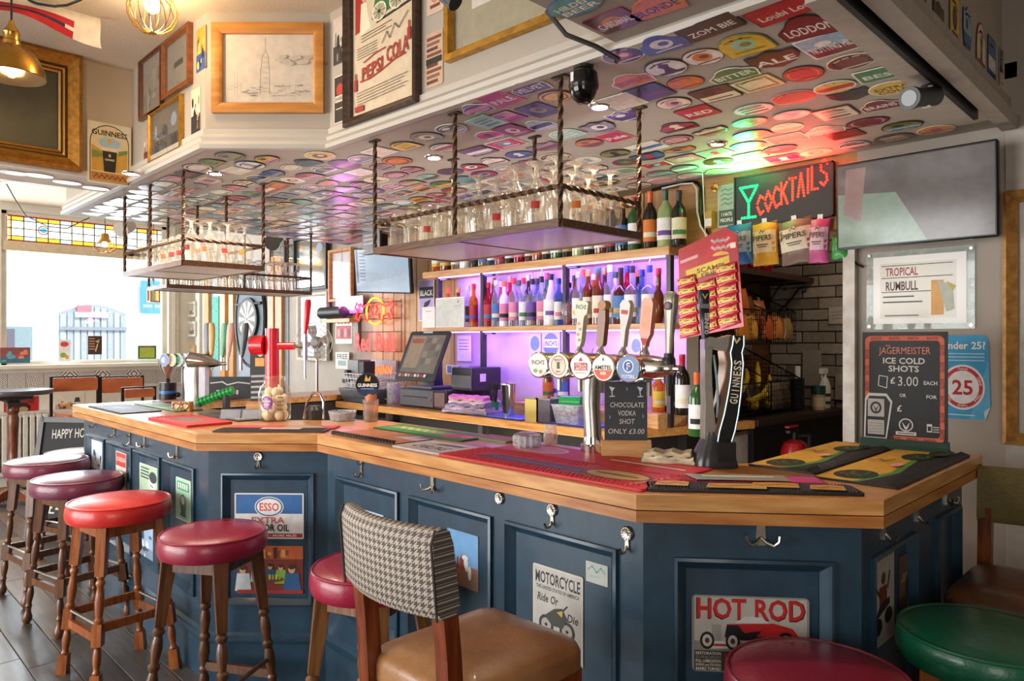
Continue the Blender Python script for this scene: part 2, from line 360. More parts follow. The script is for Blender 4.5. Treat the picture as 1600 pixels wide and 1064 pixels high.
for z0, z1 in ((s0 + .015, s0 + .06), (s1 - .06, s1 - .015)):
    for i in range(nb): pane(a + .045 + i * w, a + .045 + (i + 1) * w, z0, z1, 'cfe9f4' if i % 3 == 1 else 'f8cf72')
for i in range(nb):
    for z0, z1 in ((s0 + .06, (s0 + s1) / 2), ((s0 + s1) / 2, s1 - .06)): pane(a + .045 + i * w, a + .045 + (i + 1) * w, z0, z1, 'fdfbf4')
for z in range(5): pane(a + .015, a + .045, s0 + .015 + z * .05, s0 + .015 + (z + 1) * .05, ('f6cd70', 'f8d88a')[z % 2])
for z0, z1 in ((s0, s0 + .015), (s1 - .015, s1)): pane(a, b, z0, z1, 'c8402c')
pane(a, a + .015, s0 + .015, s1 - .015, 'c8402c')
for i in range(nb + 1): came(a + .045 + i * w, s0 + .015, a + .045 + i * w, s1 - .015)
for z in (s0 + .015, s0 + .06, (s0 + s1) / 2, s1 - .06, s1 - .015): came(a + .015, z, b, z)
lead.build('lead_came', win, False)
part('roundel', win, lambda g: (g.tube([(XW - .066, a + .33 + .045 * math.cos(t * PI / 8), 2.67 + .045 * math.sin(t * PI / 8)) for t in range(16)], .006, mat('b5532f'), 6, True), g.cyl((XW - .068, a + .33, 2.67), (XW - .064, a + .33, 2.67), .034, glass('8fd0ea', .1), n=12)))
# tile dado under the sill, one tile per piece
TILE = [pattern('tile', ('e6e0d4', '5a5450'), sc) for sc in (6.25, 12.5, 18.7)]
for i in range(14): part('tile', ww, lambda g: g.bbox(XW, 1.2 + i * .16 + .002, 1.005, XW + .008, 1.36 + i * .16 - .002, 1.163, TILE[(i * 7 + i // 3) % 3], .002), False)
part('dado_rail', ww, lambda g: g.bbox(XW, -1, .97, XW + .02, YB, 1.004, LT, .005), False)
# street: white rendered facade, arched doorway, shop window, ground
XF = -14.0; FM = mat('f3f1ee', .9, 0, .05, 3)
fac = struct('wall_street_facade', lambda g: g.box(XF - .3, -6, -.2, XF, 14, 9, FM))
struct('floor_street', lambda g: g.box(XF, -6, -.3, -9, 14, -.2, mat('b9b5ae', .9)))
part('string_course', fac, lambda g: g.box(XF, at_x(0, 470, XF).y - 2, at_x(10, 424, XF).z, XF + .06, at_x(82, 470, XF).y, at_x(10, 419, XF).z, mat('cfd6da')), False)
p = at_x(143, 560, XF); ya, yb = at_x(92, 500, XF).y, at_x(196, 500, XF).y; zt, zs = at_x(143, 474, XF).z, at_x(92, 486, XF).z
dr = struct('door_1', lambda g: g.prism([(0, 0)] + [], 0, 0, FM) if 0 else g.loft([[(xx, yy, zz) for yy, zz in [(ya, -.2), (yb, -.2), (yb, zs)] + [(yb + (ya - yb) * t / 8, zs + (zt - zs) * math.sin(PI * t / 8)) for t in range(1, 8)] + [(ya, zs)]] for xx in (XF, XF + .03)], mat('8f959c', .8)))
nbd = 10
for i in range(nbd):
    y0 = ya + (yb - ya) * i / nbd; z1 = zs + (zt - zs) * min(math.sin(PI * i / nbd), math.sin(PI * (i + 1) / nbd)) - .03
    part('door_board', dr, lambda g: g.box(XF + .03, y0 + .012, -.2, XF + .05, y0 + (yb - ya) / nbd - .012, z1, mat(('a3a9b0', '959ba3')[i % 2], .8)), False)
part('lintel_board', dr, lambda g: g.box(XF + .05, ya, at_x(143, 514, XF).z, XF + .09, yb, at_x(143, 509, XF).z, mat('7f858c')), False)
part('name_board', dr, lambda g: g.box(XF + .05, ya + (yb - ya) * .22, at_x(143, 494, XF).z, XF + .1, yb - (yb - ya) * .3, at_x(143, 486, XF).z, WHITE), False)
part('awning_board', dr, lambda g: g.box(XF + .05, ya + (yb - ya) * .24, at_x(143, 486, XF).z, XF + .12, ya + (yb - ya) * .45, at_x(143, 476, XF).z, mat('c06a74')), False)
struct('window_2', lambda g: (g.box(XF, at_x(-60, 520, XF).y, at_x(20, 600, XF).z, XF + .04, at_x(50, 520, XF).y, at_x(20, 508, XF).z, mat('7e8f93', .15)), g.box(XF + .04, at_x(-60, 520, XF).y, at_x(20, 548, XF).z, XF + .05, at_x(22, 520, XF).y, at_x(20, 512, XF).z, mat('5c5560'))))
# far stretch of the back wall: timber screen with grey-blue panels
TIM = wood('b5793a', 'd59a55', 'z', .5, 4); GB = mat('9aa4ae', .5)
def scr(x0, x1, z0, z1, m, t=.03): return (x0, YB - t, z0, x1, YB, z1, m)
def yx(px): return at_y(px, 500, YB).x
part('screen_panel', wall_back, lambda g: [g.box(*scr(yx(l), yx(r), 1.0, 2.33, GB, .012)) for l, r in ((330, 352), (370, 398), (398, 430), (445, 452))], False)
for l, r in ((326, 332), (350, 358), (364, 371), (425, 434), (437, 447)): part('screen_post', wall_back, lambda g: g.bbox(yx(l), YB - .05, .9, yx(r), YB, 2.33, TIM, .004), False)
part('screen_rail', wall_back, lambda g: g.bbox(yx(330), YB - .045, .98, yx(447), YB - .001, 1.05, TIM, .004), False)
part('wall_baton', wall_back, lambda g: [g.bbox(yx(l), YB - .03, 0, yx(r), YB, 2.33, mat('d6d1c2'), .004) for l, r in ((309, 315),)], False)
# ================================================================ the bar counter
ZT = 1.095
BP = [Vector(p) for p in ((-5.15, 1.23), (-3.16, 1.225), (-2.775, 1.59), (-1.10, 1.565), (-.62, 1.955), (-.617, 2.98))]
INNER = [(-1.09, 2.98), (-1.09, 2.25), (-1.24, 2.1), (-3.03, 2.1), (-3.40, 1.74), (-4.70, 1.74), (-4.70, 3.3), (-5.15, 3.3)]
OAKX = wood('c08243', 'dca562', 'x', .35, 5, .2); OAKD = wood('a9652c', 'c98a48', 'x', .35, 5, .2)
top = thing('bar_worktop', 'long oak bar worktop bending around the front of the navy bar', 'worktop')
bev(part('top_board', top, lambda g: g.prism([tuple(p) for p in BP] + INNER, ZT - .04, ZT, wood('b9773d', 'd39a58', 'x', .3, 4, .3)), False), .004)
for i in range(5):
    a, b = BP[i], BP[i + 1]; L = (b - a).length; M = T(a.x, a.y, 0, math.atan2((b - a).y, (b - a).x))
    pa, pb = offset([tuple(p) for p in BP], .004)[i:i + 2]; qa, qb = offset([tuple(p) for p in BP], -.012)[i:i + 2]; ra, rb = offset([tuple(p) for p in BP], -.06)[i:i + 2]
    Mi = M.inverted()
    def lip(g, A, B, Cc, Dd, z0, z1, m):
        q = [tuple((Mi @ Vector((p.x, p.y, 0))).to_2d()) for p in (A, B, Cc, Dd)]; g.prism(q, z0, z1, m)
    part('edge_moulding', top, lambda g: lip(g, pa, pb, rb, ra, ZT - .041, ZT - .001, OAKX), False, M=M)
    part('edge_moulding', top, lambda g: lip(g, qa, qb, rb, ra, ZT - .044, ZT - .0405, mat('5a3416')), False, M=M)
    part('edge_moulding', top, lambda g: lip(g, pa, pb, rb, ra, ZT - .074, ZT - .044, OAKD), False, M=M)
FP = offset([tuple(p) for p in BP], -.06)       # face of the bar front
ZU = ZT - .074
NAMES = ['left run of the navy bar front with four narrow panels', 'short angled navy bar front panel with the motor oil sign', 'middle run of the navy bar front with three panels', 'angled navy bar front panel behind the hot rod sign', 'dark right return of the navy bar front']
PAN = [[(.0, 0)] * 0, None, None, None, None]
FACE = []
for i in range(5):
    a, b = FP[i], FP[i + 1]; L = (b - a).length; M = T(a.x, a.y, 0, math.atan2((b - a).y, (b - a).x))
    FACE.append(Plane(a, b - a)); pl = FACE[i]
    u = lambda px: (pl.hit(px, 700).to_2d() - Vector((a.x, a.y))).dot((b - a).normalized())
    spans = [[(137, 165), (169, 208), (211, 252), (258, 306)], [(345, 491)], [(527, 624), (641, 770), (791, 966)], [(1053, 1302)], [(1352, 1428), (1460, 1512)]][i]
    spans = [(max(.06, u(l)), min(L - .05, u(r))) for l, r in spans]
    bf = thing('bar_counter', NAMES[i], 'counter', M)
    z0, z1 = .33, .915
    part('backing_board', bf, lambda g: g.box(0, .022, .05, L, .06, ZU, NAVY), False)
    part('top_rail', bf, lambda g: g.box(0, 0, z1, L, .022, ZU, NAVY), False)
    part('bottom_rail', bf, lambda g: g.box(0, 0, .2, L, .022, z0, NAVY), False)
    xs = [0] + [v for s in spans for v in s] + [L]
    for j in range(0, len(xs), 2): part('stile', bf, lambda g: g.box(xs[j], 0, z0, xs[j + 1], .022, z1, NAVY), False)
    for l, r in spans:
        part('panel', bf, lambda g: g.bbox(l + .03, .012, z0 + .03, r - .03, .023, z1 - .03, NAVY, .004), False)
        def mould(g):
            pr = [(0, .022), (0, -.012), (.008, -.016), (.016, -.004), (.03, .008), (.036, .022)]
            rg = []
            for cx, cz, sx, sz in ((l, z0, 1, 1), (r, z0, -1, 1), (r, z1, -1, -1), (l, z1, 1, -1)): rg.append([(cx + sx * d, v, cz + sz * d) for d, v in pr])
            g.loft(rg, NAVY, cap=False, closed=True)
        part('panel_moulding', bf, mould)
    part('skirting', bf, lambda g: (g.box(0, -.014, 0, L, .022, .17, NAVY), g.loft([[(xx, v, z) for v, z in ((.0, .17), (-.022, .17), (-.026, .182), (-.012, .19), (-.012, .2), (0, .212))] for xx in (0, L)], NAVY)))
inner = thing('bar_carcass', 'dark inner side of the bar below the worktop', 'bar carcass')
part('inner_board', inner, lambda g: (g.box(-4.74, 1.72, .1, -3.42, 1.74, ZT - .05, mat('2b2320')), g.box(-3.02, 2.07, .1, -1.26, 2.09, ZT - .05, mat('2b2320')), g.box(-4.74, 1.74, .1, -4.72, 3.2, ZT - .05, mat('2b2320')), g.box(-5.1, 1.3, .1, -5.07, 3.3, ZT - .05, NAVY)), False)
# ---------------------------------------------------------------- coat hooks under the worktop
HK = mat('c9c4b8', .25, 1, .1)
def hook_double(g, s=1):
    g.prism([(-.012 * s, -.03 * s), (.012 * s, -.03 * s), (.009 * s, .03 * s), (0, .037 * s), (-.009 * s, .03 * s)], 0, .006, HK)
    for d in (-1, 1): g.tube([(0, -.012 * s, .006), (d * .012 * s, -.022 * s, .016), (d * .026 * s, -.026 * s, .026), (d * .036 * s, -.016 * s, .03), (d * .038 * s, -.002 * s, .03)], [.005, .005, .0045, .004, .005], HK, 6)
def hook_slim(g, s=1):
    g.prism([(-.008 * s, -.036 * s), (.008 * s, -.036 * s), (.006 * s, 0), (.009 * s, .03 * s), (0, .038 * s), (-.009 * s, .03 * s), (-.006 * s, 0)], 0, .006, HK)
    g.tube([(0, -.02 * s, .005), (0, -.036 * s, .018), (0, -.036 * s, .032), (0, -.022 * s, .038)], .0045, HK, 6); g.tube([(0, .015 * s, .004), (0, .02 * s, .02), (0, .03 * s, .024)], .004, HK, 6)
def hook_rose(g, s=1, hook=True):
    g.lathe([(0, .008), (.006, .009), (.008, .006), (.018, .008), (.021, .004), (.021, 0)], HK, 16)
    for j in range(12): g.sphere((.015 * math.cos(j * PI / 6), .015 * math.sin(j * PI / 6), .007), .0036, HK, 6, 4)
    if hook: g.prism([(-.007, -.045), (.007, -.045), (.005, -.015), (-.005, -.015)], 0, .005, HK); g.tube([(0, -.036, .004), (0, -.05, .014), (0, -.05, .03), (0, -.038, .036)], .0045, HK, 6)
for face, px, py, kind, lab in ((0, 150, 656, 's', 'first slim coat hook at the far left end of the navy bar front'), (0, 180, 671, 's', 'slim coat hook above the red, white and blue city poster'), (0, 204, 684, 's', 'slim coat hook above the green face poster'), (0, 227, 689, 'd', 'wide double coat hook between the two green posters'), (0, 278, 705, 'd', 'coat hook above the mint green tin sign'),
    (1, 404, 711, 'r', 'round rosette coat hook above the motor oil sign'), (2, 566, 729, 's', 'tarnished slim coat hook over the left middle panel'), (2, 677, 753, 'd', 'silver double coat hook above the houndstooth chair'), (2, 782, 776, 'o', 'round silver rosette without a hook under the oak edge'), (2, 864, 794, 'r', 'rosette coat hook above the motorcycle sign'), (2, 981, 831, 'r', 'rosette coat hook at the front right corner post'),
    (3, 1188, 829, 'D', 'large double coat hook above the hot rod sign'), (4, 1380, 821, 's', 'coat hook nearest the corner on the dark right return'), (4, 1432, 795, 's', 'middle coat hook on the dark right return'), (4, 1477, 773, 'd', 'double coat hook furthest back on the dark right return')):
    p = FACE[face].hit(px, py); g = G()
    if kind == 'r': hook_rose(g, 1.1)
    elif kind == 'o': hook_rose(g, 1.1, False)
    elif kind == 's': hook_slim(g, .95)
    else: hook_double(g, 1.15 if kind == 'D' else .95)
    g.build('coat_hook', None, True, 40, lab, 'hook', 'coat hooks under the bar worktop', M=FACE[face].frame(p, .0005))
# ---------------------------------------------------------------- bar stools
def leather(h, h2=None): return mat(h, .33, 0, 0, 5, .12, .25, 0, None, h2 or h, .5, 90)
def stool(label, seat_hex, d, h, x, y, rz, style, wd, group='round leather bar stools along the bar', hex2=None):
    t = thing('bar_stool', label, 'stool', T(x, y, 0, rz), group); r = d / 2; L = leather(seat_hex, hex2); th = .085
    part('seat_cushion', t, lambda g: g.lathe([(r * .9, h - th - .005), (r * .97, h - th), (r * 1.0, h - th + .012), (r * 1.01, h - th + .035), (r, h - .03), (r * .98, h - .017), (r * .965, h - .012), (r * .95, h - .012), (r * .9, h - .006), (r * .7, h + .002), (r * .4, h + .007), (0, h + .009)], L, 40))
    part('seat_piping', t, lambda g: g.tube([(r * .965 * math.cos(k * PI / 20), r * .965 * math.sin(k * PI / 20), h - .011) for k in range(40)], .0045, L, 6, True))
    zt = h - th; a, b = r * .55, r * (.80 if style == 1 else .84)
    W = wood(wd[0], wd[1], 'z', .35, 7, .25)
    part('seat_apron', t, lambda g: [g.box(*bx, W) for bx in ((-a, -a - .012, zt - .055, a, -a + .012, zt), (-a, a - .012, zt - .055, a, a + .012, zt), (-a - .012, -a, zt - .055, -a + .012, a, zt), (a - .012, -a, zt - .055, a + .012, a, zt))], False)
    for sx in (-1, 1):
        for sy in (-1, 1):
            P0, P1 = Vector((sx * a, sy * a, zt)), Vector((sx * b, sy * b, 0)); ax = P0 - P1; LL = ax.length
            q = ax.to_track_quat('Z', 'Y').to_matrix().to_4x4(); M = Matrix.Translation(P1) @ q
            def leg(g):
                g.M = Matrix.Rotation(math.atan2(sy, sx) * 0, 4, 'Z'); sq = lambda z0, z1, w0, w1: g.lathe([(0, z0), (w0 * 1.414, z0), (w1 * 1.414, z1), (0, z1)], W, 4, ph=PI / 4)
                tr = lambda pr: g.lathe([(r_, z_ * LL) for z_, r_ in pr], W, 12)
                if style == 1:
                    sq(.70 * LL, LL, .019, .021); sq(.29 * LL, .42 * LL, .020, .020)
                    tr([(.41, .012), (.425, .017), (.44, .019), (.455, .013), (.48, .016), (.54, .019), (.60, .016), (.635, .012), (.65, .018), (.665, .019), (.68, .012), (.695, .018), (.705, .016)])
                    tr([(.12, .012), (.135, .017), (.15, .012), (.17, .014), (.22, .018), (.26, .015), (.275, .012), (.29, .018), (.3, .017)])
                    if wd[0] == '7a3d1c': sq(0, .125 * LL, .022, .018)
                    else: tr([(0, .012), (.02, .022), (.05, .024), (.08, .016), (.1, .013), (.125, .015)])
                else:
                    sq(.60 * LL, LL, .018, .027)
                    tr([(0, .014), (.03, .02), (.08, .022), (.12, .014), (.14, .02), (.155, .021), (.17, .014), (.2, .017), (.26, .022), (.3, .021), (.34, .015), (.355, .021), (.375, .022), (.39, .014), (.42, .017), (.47, .022), (.52, .019), (.545, .014), (.56, .022), (.575, .023), (.59, .015), (.605, .02)])
            part('leg', t, leg, M=M)
    def rail(p, q_, z, rr, m, sq=True):
        f = lambda s, z: Vector((s[0], s[1], 0)) * (a + (b - a) * (1 - z / zt))
        A, B = f(p, z), f(q_, z); A.z = B.z = z
        if sq: part('stretcher', t, lambda g: g.loft([[tuple(P + n * .009 * i + Vector((0, 0, j * .018))) for i, j in ((-1, -1), (1, -1), (1, 1), (-1, 1))] for P in (A, B) for n in [Vector(((B - A).y, -(B - A).x, 0)).normalized()]], W), False)
        else: part('foot_rail', t, lambda g: g.cyl(A, B, rr, m, n=8))
    zl, zh = (.33 * zt, .39 * zt) if style == 1 else (.17 * zt, .27 * zt)
    rail((-1, -1), (-1, 1), zh, 0, None, style == 1); rail((1, -1), (1, 1), zh, .009, W, style == 1)
    rail((-1, -1), (1, -1), zl, 0, None); rail((-1, 1), (1, 1), zl, 0, None)
    if style == 1: rail((-1, -1), (1, -1), zh + .012, .007, STEEL, False); rail((-1, 1), (1, 1), zh + .012, .007, STEEL, False)
    return t
def sx(px, Y): v = ray(px) * Y; return v.x, v.y
DW, RW, GW = ('472a17', '6e4426'), ('7a3d1c', 'a5602c'), ('553b22', '80603a')
S = lambda lab, c, d, h, px, Y, rz, st, w, c2=None: stool(lab, c, d, h, *sx(px, Y), rz, st, w, hex2=c2)
S('far plum leather bar stool with grey worn top near the street window', '7d2a45', .44, .80, 74, 4.25, .15, 1, DW, '6a3346')
S('plum leather bar stool with worn greyish top, beside the bright red stool', '7a2942', .44, .775, 122, 3.84, .2, 1, DW, '66324a')
S('bright red leather bar stool on reddish wood legs', 'd42c28', .43, .785, 187, 3.25, .12, 1, RW, 'c9312b')
S('burgundy leather bar stool in front of the motor oil sign', '96193a', .41, .745, 333, 2.86, .55, 2, DW, '8a1a36')
S('crimson leather bar stool half hidden behind the houndstooth chair', 'a3123a', .41, .745, 581, 2.435, .35, 2, ('6a4526', '8f6238'), '93153a')
S('wine red leather bar stool nearest the camera, in front of the hot rod sign', '86102c', .41, .745, 1277, 1.64, .2, 2, DW, '780f2a')
S('green leather bar stool at the right end of the bar', '116244', .42, .745, 1540, 1.87, .3, 2, RW, '0f5a3d')
S('olive cream leather bar stool behind the far plum stool', 'a59b72', .40, .74, 121, 4.95, .3, 1, DW, 'b3aa84')
# ---------------------------------------------------------------- high bar chairs
def pad(g, x0, y0, z0, x1, y1, z1, m, dome=.02, n=6):                 # upholstered seat: rounded edge, domed top
    rg = []
    for ins, z in ((.012, z0), (0, z0 + .012), (0, z1 - .03), (.006, z1 - .014), (.02, z1 - .002), (.06, z1 + dome * .6), (.11, z1 + dome)):
        rg.append([(x + (x0 + x1) / 2, y + (y0 + y1) / 2, z) for x, y in rrect(x1 - x0 - 2 * ins, y1 - y0 - 2 * ins, max(.012, .05 - ins * .3))])
    g.loft(rg, m)
def chair(label, M, w, zs, z0, z1, seat, back, wd, tilt):
    t = thing('bar_chair', label, 'chair', M); h = w / 2; W = wood(wd[0], wd[1], 'z', .3, 6, .3)
    part('seat', t, lambda g: pad(g, -h, -.40, zs - .10, h, .02, zs - .02, seat))
    part('seat_rail', t, lambda g: (g.box(-h + .02, -.38, zs - .16, h - .02, -.36, zs - .09, W), g.box(-h + .02, -.38, zs - .16, -h + .04, .0, zs - .09, W), g.box(h - .04, -.38, zs - .16, h - .02, .0, zs - .09, W), g.box(-h + .02, -.02, zs - .16, h - .02, .0, zs - .09, W)), False)
    def bk(g):
        rg = []; n = 9
        for i in range(n):
            u = i / (n - 1); xx = (u - .5) * (w - .02); cv = .035 * (1 - (2 * u - 1) ** 2)
            up = [(xx, y + cv + (z - zs) * tilt, z) for y, z in ((.012, z0), (.05, z0), (.062, z0 + .02), (.058, z1 - .025), (.045, z1 - .004), (.028, z1), (.012, z1 - .01), (.004, z1 - .04), (.0, z0 + .02))]
            rg.append(up)
        g.loft(rg, back)
    part('backrest', t, bk)
    for s in (-1, 1): part('backrest_piping', t, lambda g: g.tube([(s * (h - .01), y + (z - zs) * tilt, z) for y, z in ((.064, z0), (.064, z1 - .03), (.05, z1))], .003, mat('3a3230'), 5))
    for s in (-1, 1):
        def rl(g):
            rg = [[(s * (h - .032) + a_, y + b_, z) for a_, b_ in ((-.02, -.02), (.02, -.02), (.02, .02), (-.02, .02))] for y, z in ((.09, 0), (.05, .3), (.02, zs - .1), (.03, zs + .06), (.03 + (z0 - zs) * tilt, z0 + .05))]
            g.loft(rg, W)
        part('leg', t, rl, False); 
        part('leg', t, lambda g: g.loft([[(s * (h - .03) + a_, -.365 + b_, z) for a_, b_ in ((-k, -k), (k, -k), (k, k), (-k, k))] for z, k in ((0, .014), (zs - .09, .02))], W), False)
        part('stretcher', t, lambda g: g.box(s * (h - .032) - .009, -.36, .28, s * (h - .032) + .009, .05, .31, W), False)
    part('foot_rail', t, lambda g: g.box(-h + .04, -.375, .22, h - .04, -.355, .26, W), False)
    return t
chair('high chair with grey houndstooth backrest and tan leather seat, facing the bar', T(-1.31, 1.0, 0, PI), .365, .775, .925, 1.115, mat('8a5a34', .38, 0, 0, 4, .15, .2, 0, None, 'b58455', .5, 60), pattern('houndstooth', ('b9ada0', '57504c'), 62), ('5a2310', '8a3f1c'), .10)
chair('high chair with olive green backrest and worn brown leather seat, by the right wall', T(-.40, 2.87, 0, 0), .44, .76, .875, 1.065, mat('4a2c1a', .35, 0, 0, 5, .15, .2, 0, None, '7a4b2a', .5, 60), mat('6f6337', .7, 0, .2, 60, .1, 0, 0, (1, 1, 8)), ('5a2812', '8a4a20'), .05)
# ================================================================ hanging glass racks and their glasses
REBAR = mat('5b4433', .5, .7, .3, 120, .5)
RUST = wood('3f2819', '70482a', 'x', .5, 14)
def twist(g, a, b, r=.0075):                        # twisted square bar
    a, b = Vector(a), Vector(b); d = b - a; q = d.to_track_quat('Z', 'Y').to_matrix(); n = max(2, int(d.length / .012)); rg = []
    for i in range(n + 1):
        th = i * .45; rg.append([tuple(a + d * i / n + q @ Vector((r * 1.25 * math.cos(th + k * PI / 2), r * 1.25 * math.sin(th + k * PI / 2), 0))) for k in range(4)])
    g.loft(rg, REBAR)
def rack(label, x0, x1, y0, y1, zb, posts, under):
    t = thing('glass_rack', label, 'rack', T((x0 + x1) / 2, (y0 + y1) / 2, zb)); a, b = (x1 - x0) / 2, (y1 - y0) / 2
    part('tray', t, lambda g: g.box(-a, -b, 0, a, b, .014, under), False)
    part('tray_seam', t, lambda g: (g.box(-.003, -b, -.002, .003, b, .0, INK), g.box(-a, -b, .014, a, b, .0145, wood('8a6a45', 'a58560'))), False)
    cs = [(-a, -b), (a, -b), (a, b), (-a, b)]
    for i in range(4):
        p, q = cs[i], cs[(i + 1) % 4]
        part('edge_bar', t, lambda g: g.loft([[(x + u, y + v, z) for u, v, z in ((-.009, -.009, -.004), (.009, .009, -.004), (.009, .009, .02), (-.009, -.009, .02))] for x, y in (p, q)] if 0 else [[tuple(Vector((x, y, 0)) + n * s + Vector((0, 0, z))) for s, z in ((-.009, -.004), (.009, -.004), (.009, .022), (-.009, .022))] for x, y in (p, q) for n in [Vector((q[1] - p[1], p[0] - q[0], 0)).normalized()]], RUST), False)
        part('guard_rail', t, lambda g: twist(g, (*p, .125), (*q, .125)), False)
    for u, v in posts:
        part('hanging_rod', t, lambda g: twist(g, (u * a, v * b, 0), (u * a, v * b, ZS - zb)), False)
        part('ceiling_plate', t, lambda g: g.bbox(u * a - .03, v * b - .014, ZS - zb - .006, u * a + .03, v * b + .014, ZS - zb, DARKSTEEL, .003), False)
    return t
CG = glass('fdfcf8', .08, .05, .66, 'fff3e0'); CG2 = glass('fefdfb', .07, .05, .66, 'fff3e0'); CG3 = glass('fdfcf9', .34, .05, .6, 'fff3e0')
def tumbler(name, lab, h=.15, r0=.043, r1=.034, grp='', logo=None):     # open end down
    g = G(); g.lathe([(r0 - .002, .012), (r0, 0), (r0 + .0005, .004), (r0 * .98, h * .25), (r0 * .93, h * .55), (r1 * 1.03, h * .85), (r1, h - .004), (r1 - .006, h), (0, h - .001)], CG, 16)
    g.lathe([(r1 * .9, h - .018), (r1 * .92, h - .014), (0, h - .013)], CG3, 12)
    o = g.build(name, None, True, 60, lab, 'glass', grp)
    if logo:
        k = G(); k.add([((r0 * .965 + .001) * math.cos(t), (r0 * .965 + .001) * math.sin(t), z) for z in (h * .30, h * .46) for t in [-.36 + .18 * i - .9 for i in range(5)]], [(i, i + 1, i + 6, i + 5) for i in range(4)], mat(logo)); k.build('printed_badge', o)
    return o
def stemglass(name, lab, h=.215, R=.045, grp='', logo=None):
    g = G(); g.lathe([(R * .80, 0), (R * .88, h * .12), (R, h * .32), (R * .96, h * .45), (R * .7, h * .62), (R * .28, h * .74), (.009, h * .79)], CG2, 16); g.lathe([(.009, h * .79), (.0065, h * .86), (.008, h * .93), (.02, h * .965), (R * .84, h * .985), (R * .86, h * .99), (0, h)], CG3, 16)
    o = g.build(name, None, True, 60, lab, 'glass', grp)
    if logo:
        k = G(); r = R * 1.0; k.add([(r * math.cos(t), r * math.sin(t), z) for z in (h * .28, h * .39) for t in [-.34 + .17 * i - .9 for i in range(5)]], [(i, i + 1, i + 6, i + 5) for i in range(4)], mat(logo)); k.build('printed_badge', o)
    return o
def fill(x0, x1, y0, y1, zb, nx, ny, pick, where):
    protos = {}
    for i in range(nx):
        for j in range(ny):
            kind, logo = pick(i, j)
            x = x0 + (x1 - x0) * (i + .5) / nx + RND.uniform(-.002, .002); y = y0 + (y1 - y0) * (j + .5) / ny + RND.uniform(-.002, .002)
            key = (kind, logo)
            nm = {'P': 'pint glass', 'B': 'stemmed goblet', 'L': 'short tumbler'}[kind] + (' with %s badge' % logo[0] if logo else '')
            rw = ['front row', 'second row', 'third row', 'back row'][j] if ny == 4 else ['first', 'second', 'third', 'fourth', 'fifth', 'sixth', 'seventh', 'eighth', 'ninth', 'last'][j] + ' across'
            cn = ['first', 'second', 'third', 'fourth', 'fifth', 'sixth', 'seventh', 'eighth', 'ninth', 'tenth'][i] + ' from the left' if ny == 4 else ['left', 'middle', 'right'][i]
            lab = f'{nm} in the {where}, {rw}, {cn}'
            if key not in protos:
                gp = ('badged ' if logo else 'plain ') + {'P': 'pint glasses', 'B': 'goblets', 'L': 'tumblers'}[kind] + (' in ' + logo[0] if logo else '') + ' in the ' + where
                f = {'P': lambda: tumbler('pint_glass', lab, .152, .042, .033, gp, logo and logo[1]), 'L': lambda: tumbler('tumbler', lab, .105, .04, .034, gp, logo and logo[1]), 'B': lambda: stemglass('goblet_glass', lab, .225, .044, gp, logo and logo[1])}[kind]
                o = protos[key] = f(); o.location = (x, y, zb)
            else: copy_tree(protos[key], T(x, y, zb, RND.uniform(-.2, .2)), lab)
rack('big hanging glass rack nearest the camera, over the middle of the bar', -2.50, -1.48, 1.695, 2.12, 1.862, [(-1, -1), (0, -1), (1, -1), (1, 1), (0, 1), (-1, 1)], mat('9c7c74', .35, 0, .05, 9, .02, .3))
RED, ORG = ('red', 'b9302c'), ('orange', 'd9702a')
fill(-2.475, -1.505, 1.72, 2.095, 1.877, 10, 4, lambda i, j: ('P', RED if (i, j) in ((2, 0), (6, 0)) else None) if i < 4 or (j == 0 and i < 7 and i != 5) else ('B', RED if (i, j) in ((8, 0), (3, 1)) else ORG if (i, j) == (9, 1) else None), 'big hanging rack')
rack('hanging glass rack over the left end of the bar, with red badged glasses', -4.48, -3.60, 1.33, 1.74, 1.872, [(-1, -1), (-.05, -1), (1, -1), (1, 1), (-.05, 1), (-1, 1)], mat('cfc6ba', .4, 0, .05, 9, .02))
fill(-4.46, -3.62, 1.35, 1.72, 1.887, 8, 4, lambda i, j: ('B', RED if j % 2 == 0 else ORG) if i == 7 else ('B', ORG if j == 1 else None) if (i > 4 and j > 0) else ('P', RED if i in (5, 6) else ORG if i == 4 and j == 0 else None), 'left hanging rack')
rack('low hanging glass rack behind, over the far left return of the bar', -5.40, -5.03, 1.76, 2.82, 1.858, [(1, -1), (1, 0), (1, 1), (-1, -1), (-1, 1)], mat('cfc6ba', .4, 0, .05, 9, .02))
fill(-5.38, -5.05, 1.80, 2.79, 1.873, 3, 10, lambda i, j: ('B', None) if j > 4 else ('L', None), 'far rack')

